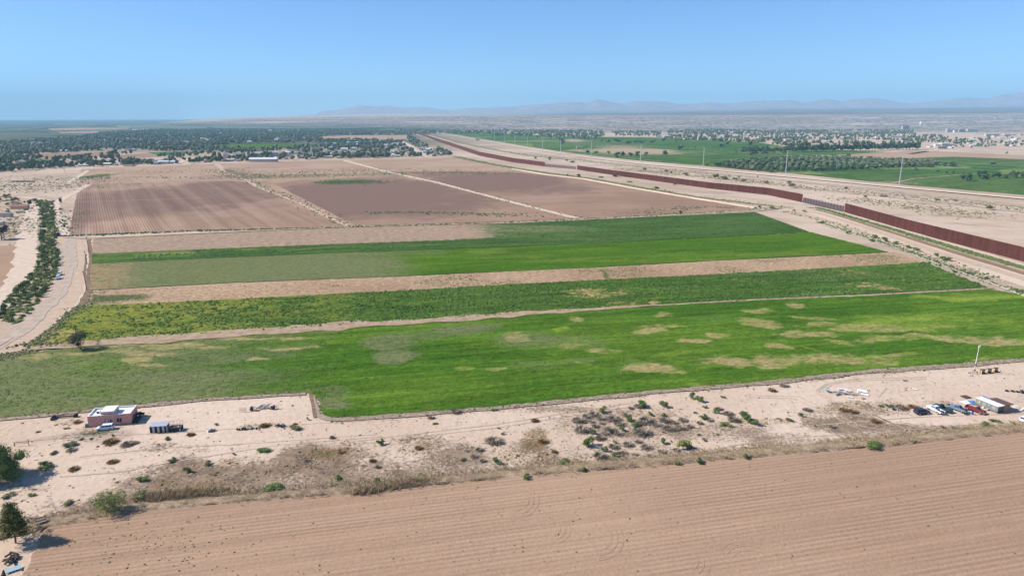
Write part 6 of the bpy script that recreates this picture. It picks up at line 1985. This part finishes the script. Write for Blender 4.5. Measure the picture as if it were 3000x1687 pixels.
# dry grass bank
bank_c = [(-20, 1352), (120, 1318), (240, 1298), (340, 1281), (600, 1256), (900, 1233), (1290, 1193), (1480, 1177), (1760, 1154), (2200, 1116), (2576, 1080), (2760, 1062)]
ribbon('grass_bank', bank_c, 4.6, .30, M_BANK, .45, crown=.5, step=1.0)
P = np.concatenate([band(bank_c, (.6, .95), 13000), band([(c[0], c[1] - 10) for c in bank_c], (1.0, 1.5), 4500)])
dens = fbm(P[:, 0] * .09, P[:, 1] * .09, 95, 3) + rng.normal(0, .05, len(P))
P = P[dens > .31]
ground_scatter('bank_grass', P, .45, .30, .80, L_STRAW, TUFTS, 'tall dry straw-coloured grass along the low bank', .75)
P = P[::3] + rng.normal(0, .6, P[::3].shape)
ground_scatter('bank_brush', P, .42, .3, .65, L_GREY, TUFTS, 'grey dead brush mixed in the dry grass bank', .65)
P = np.concatenate([band([(380, 1254), (470, 1246), (560, 1238)], (2, 1), 900), band([(900, 1240), (1000, 1222), (1080, 1212)], (1, 1), 900)])
ground_scatter('pale_grass', P, .45, .5, 1.1, L_STRAW, TUFTS, 'patch of pale tall grass on the bank', 1.1)
P = np.concatenate([band([(-60, 1057), (230, 1034), (500, 1007), (770, 992)], (1, 1.2), 700), band([(835, 1058), (1300, 1022), (1900, 966), (2576, 906)], (1.2, 1.4), 2600)])
ground_scatter('margin_weeds', P, .36, .15, .5, L_OLIVE, TUFTS + DOM5[:1], 'thin weeds along the bare margin of the green field', .6)
P = band([(795, 992), (812, 1040), (840, 1052), (1000, 1041)], (.6, .8), 400)
ground_scatter('lawn_edge', band([(215, 1094), (250, 1089), (268, 1084)], (2.2, .8), 900), .2, .12, .3, L_MID, TUFTS, 'small green lawn in front of the pink house', .6)
ground_scatter('corner_weeds', np.concatenate([band([(-40, 912), (40, 893), (70, 886)], (2, 2), 400), band([(100, 871), (160, 868)], (6, 2), 200), band([(203, 771), (150, 818), (95, 865)], (1.5, 2), 600)]), .35, .3, .9, L_OLIVE, DOM5, 'weeds along the ditch beside the second field', .6)

# ------------------------------------------------------------------ trees: villages, orchards, lone trees
TREES = []   # x, y, h, w, kind, zone


def tr_list(lst, x0, y0, s, zone, kind=None):
    for x, y, w, h in lst:
        p = an(x0 + x / s, y0 + y / s)
        d = p[1] * cP + H * sP
        TREES.append((p[0], p[1], h / s / FPX * d, w / s / FPX * d, kind or random.choice(['round', 'round', 'broad']), zone))


ZG = 'among the irrigated fields'
tr_list([(500, 590, 80, 60), (970, 575, 60, 30), (1065, 575, 75, 38), (1170, 590, 90, 45), (1240, 587, 90, 42), (1310, 585, 90, 38), (1405, 585, 60, 45), (1520, 575, 40, 60), (1645, 575, 30, 40), (1685, 652, 55, 60), (1545, 710, 80, 60), (1345, 715, 60, 45), (1055, 727, 80, 62), (1110, 722, 70, 68), (1200, 717, 80, 50), (1260, 715, 70, 55), (975, 690, 45, 30), (760, 682, 60, 30), (840, 684, 60, 22), (2110, 630, 80, 50), (2150, 600, 60, 40), (2395, 612, 80, 70), (2250, 680, 35, 35), (2305, 677, 55, 40), (2400, 705, 80, 65), (2450, 705, 80, 75), (2520, 702, 70, 72), (2565, 690, 60, 75), (1960, 815, 65, 45), (1840, 645, 35, 30), (1768, 650, 22, 20), (905, 575, 35, 40)], 1500, 250, 3.4347, ZG)
tr_list([(1780, 815, 90, 55), (1850, 818, 120, 72), (2265, 797, 75, 30), (1700, 872, 45, 25), (1805, 885, 35, 22), (1850, 887, 50, 30), (1480, 860, 40, 35), (2400, 695, 30, 28), (805, 735, 80, 42)], 2250, 250, 3.4347, ZG)
tr_list([(1960, 955, 70, 70), (2010, 962, 110, 92), (2110, 935, 70, 80), (2165, 925, 100, 85), (2180, 948, 110, 70), (2260, 938, 80, 70), (2320, 932, 90, 70), (2390, 940, 80, 50), (2440, 930, 90, 80), (2500, 935, 100, 90), (2560, 930, 90, 90)], 2250, 250, 3.4347, 'in the hedge row at right edge')
for x in np.arange(180, 1515, 31):
    tr_list([(x + random.uniform(-6, 6), 678 - (x - 180) * .022 + random.uniform(-3, 3), random.uniform(64, 84), random.uniform(66, 86))], 2250, 250, 3.4347, 'in the dark right-hand row', 'tall')
for x in np.arange(-245, 170, 34):
    tr_list([(x, 672 + random.uniform(-6, 18), random.uniform(70, 95), random.uniform(55, 75))], 2250, 250, 3.4347, 'in the dark right-hand row', 'round')
# orchard strip: rows on the ground
OP = [(1792, 419), (1860, 410), (1932, 404.5), (2020, 400.5), (2107, 400), (2200, 405), (2300, 410), (2359, 413), (2357, 421), (2250, 424), (2182, 427), (2057, 432.5), (1932, 435), (1860, 428)]
W = wp(OP)
for gx in np.arange(W[:, 0].min(), W[:, 0].max(), 12.5):
    for gy in np.arange(W[:, 1].min(), W[:, 1].max(), 14):
        x, y = gx + random.uniform(-2, 2) + (gy % 28 > 13) * 5, gy + random.uniform(-2, 2)
        q = to_d(x, y)
        if in_poly(q[0], q[1], OP):
            TREES.append((x, y, random.uniform(8, 11.5), random.uniform(10, 14), 'broad', 'in the green orchard strip'))


def fill(poly, n, zone, hmin, hmax, excl=(), clus=None, thr=.5):
    W = wp(poly)
    k = 0
    for _ in range(n * 12):
        if k >= n:
            break
        x, y = random.uniform(W[:, 0].min(), W[:, 0].max()), random.uniform(W[:, 1].min(), W[:, 1].max())
        q = to_d(x, y)
        if not in_poly(q[0], q[1], poly) or any(in_poly(q[0], q[1], e) for e in excl):
            continue
        if clus and fbm(np.array([x / clus]), np.array([y / clus]), 33, 3)[0] < thr:
            continue
        h = random.uniform(hmin, hmax)
        TREES.append((x, y, h, h * random.uniform(.7, 1.25), random.choices(['round', 'broad', 'tall', 'olive'], [5, 4, 1.3, 2])[0], zone))
        k += 1


T_ = lambda l, ox: [(ox + x / 4.0, 214.7 + y / 4.0) for x, y in l]
EXC = [[(0, 396), (120, 387), (240, 381), (312, 381.5), (272, 391), (140, 402.5)], [(274, 394), (330, 388.5), (372, 384), (407, 393), (390, 398), (300, 401)], [(373, 384.5), (440, 381), (535, 381), (475, 388), (407, 394)],
       [(552, 369), (632, 362), (816, 361.5), (800, 368.5), (632, 376.5), (580, 378)], [(790, 346), (870, 340.5), (1030, 340.5), (1022, 351.5), (819, 354)], [(72, 402), (95, 403), (136, 403), (136, 411), (70, 411)],
       [(1003, 354), (1022, 354), (1080, 397), (1062, 397)], [(440, 415), (470, 402), (515, 392), (525, 394), (480, 404), (470, 414)]]
LT = [(-70, 434), (0, 433.5), (50, 431), (100, 427.5), (180, 421), (300, 418), (475, 411.5), (644, 405.5), (806, 400.5), (919, 398), (1069, 394.5), (1142, 391.5), (1100, 375), (1062, 362), (1040, 350), (1030, 340), (1000, 333), (870, 331), (560, 334), (380, 337), (200, 347), (60, 356), (-70, 364)]
fill([p for p in LT], 6200, 'in the northern village', 7, 14, EXC, 90, .42)
NEARROW = [(-70, 436), (50, 432), (100, 429), (180, 422), (300, 419), (475, 412.5), (644, 406.5), (806, 401.5), (919, 399), (1069, 395.5), (1142, 392.5), (1142, 388), (1069, 389), (919, 392), (644, 399), (475, 404), (300, 410), (180, 413), (60, 419), (-70, 424)]
fill(NEARROW, 380, 'along the northern village edge', 8, 15, EXC, 45, .40)
fill(T_([(-40, 620), (300, 600), (700, 600), (900, 660), (500, 690), (100, 690), (-40, 680)], 0), 120, 'in the dark grove at the upper left', 9, 15, EXC)
fill(T_([(1490, 610), (1900, 590), (2190, 590), (2190, 665), (1900, 665), (1500, 668)], 0), 90, 'in the dark grove at the upper left', 10, 16, EXC)
fill(T_([(-40, 700), (380, 690), (380, 760), (-40, 800)], 0), 40, 'in the dark grove at the upper left', 9, 15, EXC)
fill(T_([(2120, 440), (2576, 440), (2576, 700), (2200, 640)], 0), 120, 'in the northern village', 7, 13, EXC)
fill([(200, 347), (380, 337), (560, 333), (870, 330), (1000, 332), (1000, 325), (700, 326), (400, 327), (250, 335)], 2600, 'in the farther village', 7, 12, (), 150, .42)
fill([(1000, 336), (1040, 342), (1120, 336), (1290, 345), (1420, 350), (1510, 352), (1520, 330), (1420, 327), (1250, 322), (1000, 322)], 1300, 'in the grove where the wall disappears', 8, 14, (), 120, .36)
fill(T_([(250, 450), (720, 430), (940, 460), (940, 530), (460, 525), (250, 520)], 1288), 330, 'along the back of the irrigated fields', 8, 14, (), 60, .36)
fill(T_([(1000, 470), (1250, 462), (1500, 465), (1500, 520), (1030, 512)], 1288), 190, 'along the back of the irrigated fields', 8, 13, (), 60, .36)
fill(T_([(1560, 480), (1620, 410), (1980, 410), (1980, 445), (2576, 470), (2576, 585), (2200, 580), (2150, 590), (1950, 560), (1700, 560), (1580, 540)], 1288), 1300, 'in the right-hand village', 8, 15, (), 110, .44)
fill(T_([(-10, 470), (150, 430), (400, 405), (700, 400), (1200, 385), (1440, 420), (1480, 500), (1510, 590), (1000, 610), (100, 625), (0, 590)], 1932), 2700, 'in the right-hand village', 8, 15, (), 150, .475)
fill(T_([(1500, 520), (1700, 500), (1860, 545), (2050, 560), (2180, 545), (2230, 520), (2240, 560), (1980, 600), (1700, 590), (1500, 580)], 1932), 110, 'in the grove right of the white buildings', 8, 13)
fill(T_([(1720, 410), (2030, 405), (2030, 440), (1720, 440)], 1932), 26, 'behind the school-like white blocks', 7, 11)
fill(T_([(2100, 395), (2576, 395), (2576, 415), (2100, 420)], 1932), 26, 'behind the school-like white blocks', 6, 9)
fill(T_([(1850, 590), (2576, 560), (2576, 620), (1900, 640)], 1932), 40, 'around the scattered white houses at right', 6, 11)
fill([(1300, 318), (1440, 312), (1560, 310), (1560, 318), (1400, 324), (1300, 326)], 160, 'in the hamlet on the desert slope', 7, 11, (), 120, .45)
# ------------------------------------------------------------------ houses of the villages
HOUSES = []   # x, y, w, d, h, rz, kind, zone


def fill_h(poly, n, zone, excl=(), smin=9, smax=16, pale=.5, clus=None, rz0=.2):
    W = wp(poly)
    k = 0
    for _ in range(n * 14):
        if k >= n:
            break
        x, y = random.uniform(W[:, 0].min(), W[:, 0].max()), random.uniform(W[:, 1].min(), W[:, 1].max())
        q = to_d(x, y)
        if not in_poly(q[0], q[1], poly) or any(in_poly(q[0], q[1], e) for e in excl):
            continue
        if any((x - o[0]) ** 2 + (y - o[1]) ** 2 < 150 for o in HOUSES[-160:]):
            continue
        w = random.uniform(smin, smax)
        HOUSES.append((x, y, w, w * random.uniform(.45, .75), random.uniform(3.0, 4.6), rz0 + random.choice([0, math.pi / 2]) + random.gauss(0, .06), random.choices(['gable', 'flat', 'trailer'], [4, 3, 2])[0], zone))
        k += 1


def one_h(x, y, w, h, x0, y0, s, zone, kind='flat', d=None):
    p = an(x0 + x / s, y0 + y / s)
    q = p[1] * cP + H * sP
    ww = w / s / FPX * q
    HOUSES.append((p[0], p[1], ww, d or min(ww * .6, 14), max(2.8, h / s / FPX * q), .05, kind, zone))


fill_h([(170, 420), (300, 417), (475, 411), (500, 411), (500, 402), (300, 409), (180, 412)], 16, 'along the northern village edge', EXC, 10, 20)
fill_h([(505, 410), (644, 405), (806, 400), (919, 397.5), (1069, 394), (1142, 391), (1100, 379), (1062, 368), (900, 376), (700, 384), (560, 392)], 200, 'in the northern village', EXC, 9, 17)
fill_h([(640, 384), (900, 375), (1050, 366), (1030, 352), (850, 356), (640, 372)], 140, 'in the northern village', EXC, 9, 16)
fill_h([(-60, 430), (100, 424), (180, 416), (100, 404), (-60, 412)], 14, 'in the yards at the upper left', EXC, 10, 18)
fill_h([(0, 390), (300, 380), (560, 378), (560, 345), (300, 350), (0, 365)], 200, 'in the upper left village', EXC, 10, 18)
fill_h([(560, 362), (800, 360), (1000, 340), (980, 333), (600, 336), (400, 340), (400, 355)], 260, 'in the upper left village', EXC, 10, 18)
fill_h([(330, 328.5), (640, 329.5), (860, 330), (860, 327.3), (640, 326.5), (400, 325.5), (310, 325.5)], 230, 'in the pale far housing strip', (), 14, 26)
fill_h(T_([(1700, 550), (1650, 500), (1980, 430), (2576, 480), (2576, 590), (2200, 570)], 1288), 110, 'in the right-hand village', (), 9, 18)
fill_h(T_([(0, 480), (150, 440), (700, 405), (1400, 400), (1480, 480), (1510, 590), (1000, 600), (100, 615), (0, 590)], 1932), 210, 'in the right-hand village', (), 9, 19)
fill_h(T_([(1500, 630), (1640, 600), (1860, 600), (1860, 640), (1560, 645)], 1932), 14, 'by the white buildings at right', (), 12, 26)
fill_h(T_([(1880, 540), (2200, 500), (2576, 490), (2576, 620), (2100, 620), (1900, 590)], 1932), 30, 'around the scattered white houses at right', (), 12, 26)
fill_h([(1290, 324), (1440, 312), (1560, 311), (1560, 319), (1400, 325)], 60, 'in the hamlet on the desert slope', (), 12, 22)
for q in [(1280, 528, 120, 16), (1100, 527, 40, 14), (1200, 527, 40, 14), (1380, 455, 70, 42), (1830, 472, 80, 26), (1885, 475, 40, 22), (1945, 472, 60, 26), (2050, 472, 110, 28), (1700, 625, 60, 28), (1770, 625, 80, 36), (1740, 640, 90, 22), (2250, 512, 140, 20), (2400, 512, 70, 18), (2400, 608, 80, 18), (2255, 608, 60, 16), (1200, 548, 55, 14), (1140, 605, 40, 20), (575, 597, 60, 14), (200, 568, 70, 24), (480, 580, 50, 14), (2080, 615, 80, 12), (1380, 575, 70, 20)]:
    one_h(*q, 2250, 250, 3.4347, 'in the right-hand village centre')
for q in [(672, 633, 50, 16), (730, 628, 60, 8), (1570, 528, 80, 16), (1470, 520, 60, 12)]:
    one_h(*q, 1500, 250, 3.4347, 'at the white farm in the irrigated fields')
for q in [(80, 770, 260, 28), (150, 745, 160, 16), (2230, 555, 40, 16)]:
    one_h(*q, 750, 250, 3.4347, 'at the long pale roofs on the village edge', 'gable')
for q in [(270, 780, 90, 14), (340, 778, 60, 12), (850, 815, 90, 14), (1300, 815, 90, 14), (1960, 770, 80, 18), (60, 835, 60, 14), (740, 800, 50, 16)]:
    one_h(*q, 0, 250, 3.4347, 'at the yards on the upper left village edge', 'trailer')
for q in [(430, 375, 340, 58, 'gable'), (140, 545, 230, 70, 'trailer'), (25, 715, 120, 66, 'trailer'), (330, 305, 90, 18, 'flat')]:
    one_h(q[0], q[1], q[2], q[3], 0, 560, 7.244, 'in the far left yard', q[4], 4.5)

TREES = [t for t in TREES if t[1] > 200 and -12 < to_d(t[0], t[1])[0] < 2588]

TK = {}
for k, (w, h, nl, m) in {'round': (1.0, .95, 6, L_DARK), 'broad': (1.15, .8, 6, L_DARK), 'tall': (.72, 1.0, 6, L_DARK), 'olive': (1.0, .9, 6, L_OLIVE)}.items():
    TK[k] = [(crown_mesh('crown', 100 + 7 * s + ord(k[0]), w, h * .92, .05 if k != 'tall' else .16, nl + 2, 170, .075, m, .80, .50), trunk_mb(.3, .03, 3, s, .8).me('trunk', M_BARK)) for s in range(3)]
_T = np.array([t[:2] for t in TREES])
_k = np.ones(len(TREES), bool)
for h in HOUSES:
    if h[7] != 'in the pale far housing strip':
        dx, dy = np.abs(_T[:, 0] - h[0]), _T[:, 1] - h[1]
        _k &= ~((dx < h[2] * .55 + 1) & (dy > -24) & (dy < h[3] * .6 + 2))
TREES = [t for t, k in zip(TREES, _k) if k]
app = np.array([t[2] * .5 / t[1] + t[3] * .5 / t[1] for t in TREES])
order = np.argsort(-app)
KLAB = {'round': 'rounded dark green tree', 'broad': 'broad dark green tree', 'tall': 'tall narrow dark green tree', 'olive': 'paler olive-green tree'}
for n_, i in enumerate(order[:300]):
    x, y, h, w, k, zone = TREES[i]
    cm, tm = TK[k][i % 3]
    kw = {'round': 1.0, 'broad': 1.15, 'tall': .72, 'olive': 1.0}[k]
    t = thing('tree', f'{KLAB[k]} {zone}', 'tree', (x, y, -.1), random.uniform(0, 6.28), f'{KLAB[k]}s {zone}')
    t.scale = (w / kw, w / kw, h)
    put('crown', cm, t)
    put('trunk', tm, t)
rest = order[300:]


def ordinals(fmt):
    gs = {}
    for o in S.objects:
        if o.get('category') and o.get('group') and o.parent is None and o.name.split('.')[0] in fmt:
            gs.setdefault((o.name.split('.')[0], o['group']), []).append(o)
    for (nm, g), lst in gs.items():
        if 1 < len(lst) <= 46:
            lst.sort(key=lambda o: to_d(o.location[0], o.location[1])[0])
            for i, o in enumerate(lst):
                w = o['label'].split()
                o['label'] = f'{ordn[i]} from left of ' + o['group']




def cheap_crown(seed):
    r = np.random.default_rng(seed)
    Vs, Fs = [], []
    for j in range(2):
        V = ICO1[0] * r.uniform(.62, 1.15, (len(ICO1[0]), 1)) * [.36, .36, .34] + [r.uniform(-.2, .2), r.uniform(-.2, .2), .42 + .18 * j]
        Fs.append(ICO1[1] + len(ICO1[0]) * j)
        Vs.append(V)
    return np.concatenate(Vs), np.concatenate(Fs)


CC = [cheap_crown(i) for i in range(5)]
A = np.array([TREES[i][:4] for i in rest])
merge_scatter('far_woods', CC, np.c_[A[:, :2], np.full(len(A), -.2)], A[:, 3] * 1.15, rng.uniform(0, 6.28, len(A)), L_FAR, 'countless small trees of the distant villages', zs=A[:, 2] * 1.1)

# distant orchards and tree belts: canopy slabs with uneven tops
def canopy(name, poly_lo, poly_up, h, label, nu=120, nv=14, mat=None):
    L, U = resample(wp(poly_lo), nu), resample(wp(poly_up), nu)
    t = np.linspace(0, 1, nv)[:, None, None]
    P = L[None] * (1 - t) + U[None] * t
    X, Y = P[..., 0], P[..., 1]
    Z = h * (.72 + .5 * rng.uniform(0, 1, X.shape)) * (vnoise(X / 160, Y / 220, 12) > .12)
    Z[0], Z[-1], Z[:, 0], Z[:, -1] = 0, 0, 0, 0
    V = np.stack([X, Y, Z], -1).reshape(-1, 3)
    i = np.arange(nv - 1)[:, None] * nu
    j = np.arange(nu - 1)[None, :]
    F = np.stack([i + j, i + j + 1, i + nu + j + 1, i + nu + j], -1).reshape(-1, 4)
    put(name, np_mesh(name, V, F, mat or L_FAR), kind='stuff', label=label)


canopy('far_orchard', [(330, 322), (450, 322.5), (640, 323.5), (800, 325), (950, 325.5), (1025, 326)], [(290, 318), (450, 314), (640, 312.5), (800, 314), (950, 316), (1030, 320)], 9, 'dark far orchard behind the white houses', 260, 16)
canopy('far_orchard', [(0, 321), (100, 320), (210, 319)], [(0, 317), (100, 316.5), (210, 316)], 9, 'dark orchard belt in the hazy left plain', 120, 8)
canopy('far_orchard', [(0, 331.5), (60, 330), (118, 325)], [(0, 327), (60, 325), (118, 322)], 9, 'tree belt at the far left of the plain', 90, 8)
canopy('far_orchard', [(120, 333), (250, 330.5), (330, 329)], [(130, 331), (250, 328), (330, 327)], 8, 'thin tree belt behind the left village', 120, 6)
canopy('far_orchard', [(1288, 333), (1345, 336)], [(1288, 330), (1345, 331)], 12, 'dark square orchard beside the vanishing wall', 60, 8)
for i in range(26):
    x = random.uniform(-60, 900)
    y = random.uniform(303.5, 314)
    w = random.uniform(40, 220)
    canopy('tree_belt', [(x, y + .5), (x + w, y + .5 + random.uniform(-.3, .3))], [(x, y - .6), (x + w, y - .5)], random.uniform(7, 12), 'hazy tree belt on the far valley floor', 60, 4)

HW = NT('house_walls', .85)
HW_M = HW.done(HW.ramp(HW.rand_obj(), [(0, (.45, .415, .38)), (.3, (.48, .40, .33)), (.55, (.34, .25, .2)), (.75, (.60, .52, .44)), (1, (.50, .49, .465))], 'CONSTANT'))
HR = NT('house_roofs', .7)
HR_M = HR.done(HR.ramp(HR.math('FRACT', HR.math('MULTIPLY', HR.rand_obj(), 7.31)), [(0, (.62, .62, .62)), (.28, (.30, .28, .27)), (.45, (.48, .42, .37)), (.62, (.20, .15, .13)), (.74, (.56, .56, .56)), (.9, (.38, .16, .10)), (1, (.5, .5, .52))], 'CONSTANT'))
FH = NT('far_house_paint', .8)
FH_M = FH.done(FH.ramp(FH.rand_isl(), [(0, (.50, .48, .45)), (.3, (.36, .30, .26)), (.45, (.58, .57, .55)), (.65, (.30, .24, .2)), (.75, (.52, .45, .38)), (.92, (.36, .17, .11)), (1, (.66, .65, .64))], 'CONSTANT'))


def house_meshes(kind):
    # unit footprint 1 x 1, wall height 1
    wm = MB().box((0, 0, .5), (1, 1, 1))
    rf = MB()
    if kind == 'gable':
        v = [(-.54, -.56, .98), (.54, -.56, .98), (.54, .56, .98), (-.54, .56, .98), (-.54, 0, 1.55), (.54, 0, 1.55)]
        rf.add(v, [(0, 1, 5, 4), (2, 3, 4, 5), (0, 4, 3), (1, 2, 5), (0, 3, 2, 1)])
    elif kind == 'flat':
        rf.box((0, 0, 1.04), (1.03, 1.03, .12))
        rf.box((.2, .1, 1.18), (.12, .16, .2))
    else:
        v = [(-.52, -.54, 1.0), (.52, -.54, 1.0), (.52, .54, 1.0), (-.52, .54, 1.0), (-.52, 0, 1.16), (.52, 0, 1.16)]
        rf.add(v, [(0, 1, 5, 4), (2, 3, 4, 5), (0, 4, 3), (1, 2, 5), (0, 3, 2, 1)])
    return wm, rf


HM = {k: house_meshes(k) for k in ('gable', 'flat', 'trailer')}
HME = {k: (HM[k][0].me('wall', HW_M), HM[k][1].me('roof', HR_M)) for k in HM}
HOUSES = [h for h in HOUSES if -8 < to_d(h[0], h[1])[0] < 2584]
happ = np.array([h[2] / h[1] for h in HOUSES])
ho_ = np.argsort(-happ)
HL = {'gable': 'pitched-roof house', 'flat': 'flat-roofed pale building', 'trailer': 'long mobile home'}
for i in ho_[:300]:
    x, y, w, d, h, rz, k, zone = HOUSES[i]
    t = thing('village_house' if k != 'trailer' else 'mobile_home', f'{HL[k]} {zone}', 'house', (x, y, 0), rz, f'{HL[k]}s {zone}')
    t.scale = (w, d, h)
    put('wall', HME[k][0], t)
    put('roof', HME[k][1], t)
Vs, Fs, off = [], [], 0
for i in ho_[300:]:
    x, y, w, d, h, rz, k, zone = HOUSES[i]
    for mb in HM['gable' if k == 'gable' else 'flat']:
        V = np.array(mb.v) * [w, d, h]
        c, s = math.cos(rz), math.sin(rz)
        V = np.stack([V[:, 0] * c - V[:, 1] * s + x, V[:, 0] * s + V[:, 1] * c + y, V[:, 2]], 1)
        f = []
        for q in mb.f:
            f += [(q[0], q[a], q[a + 1]) for a in range(1, len(q) - 1)]
        Vs.append(V)
        Fs.append(np.array(f) + off)
        off += len(V)
put('far_houses', np_mesh('far_houses', np.concatenate(Vs), np.concatenate(Fs), FH_M), kind='stuff', label='countless tiny houses of the distant villages')

# water tower of the right-hand village
p = an(2250 + 1530 / 3.4347, 250 + 440 / 3.4347)
q = p[1] * cP + H * sP
th = 70 / 3.4347 / FPX * q
t = thing('water_tower', 'white water tower standing on the desert slope at right', 'water tower', p)
mb = MB()
for i in range(6):
    a = i * math.pi / 3
    mb.tube((th * .13 * math.cos(a), th * .13 * math.sin(a), 0), (th * .11 * math.cos(a), th * .11 * math.sin(a), th * .7), th * .022, n=6)
mb.tube((0, 0, 0), (0, 0, th * .7), th * .05, n=8).put('legs', M_WHITE, t)
mb = MB()
for a, b, r0, r1 in ((.66, .72, .10, .18), (.72, .9, .18, .18), (.9, 1.0, .18, .05)):
    mb.tube((0, 0, th * a), (0, 0, th * b), th * r0, th * r1, 16)
mb.put('tank', M_WHITE, t)

ordinals(('tree', 'canal_bush', 'village_house', 'mobile_home'))
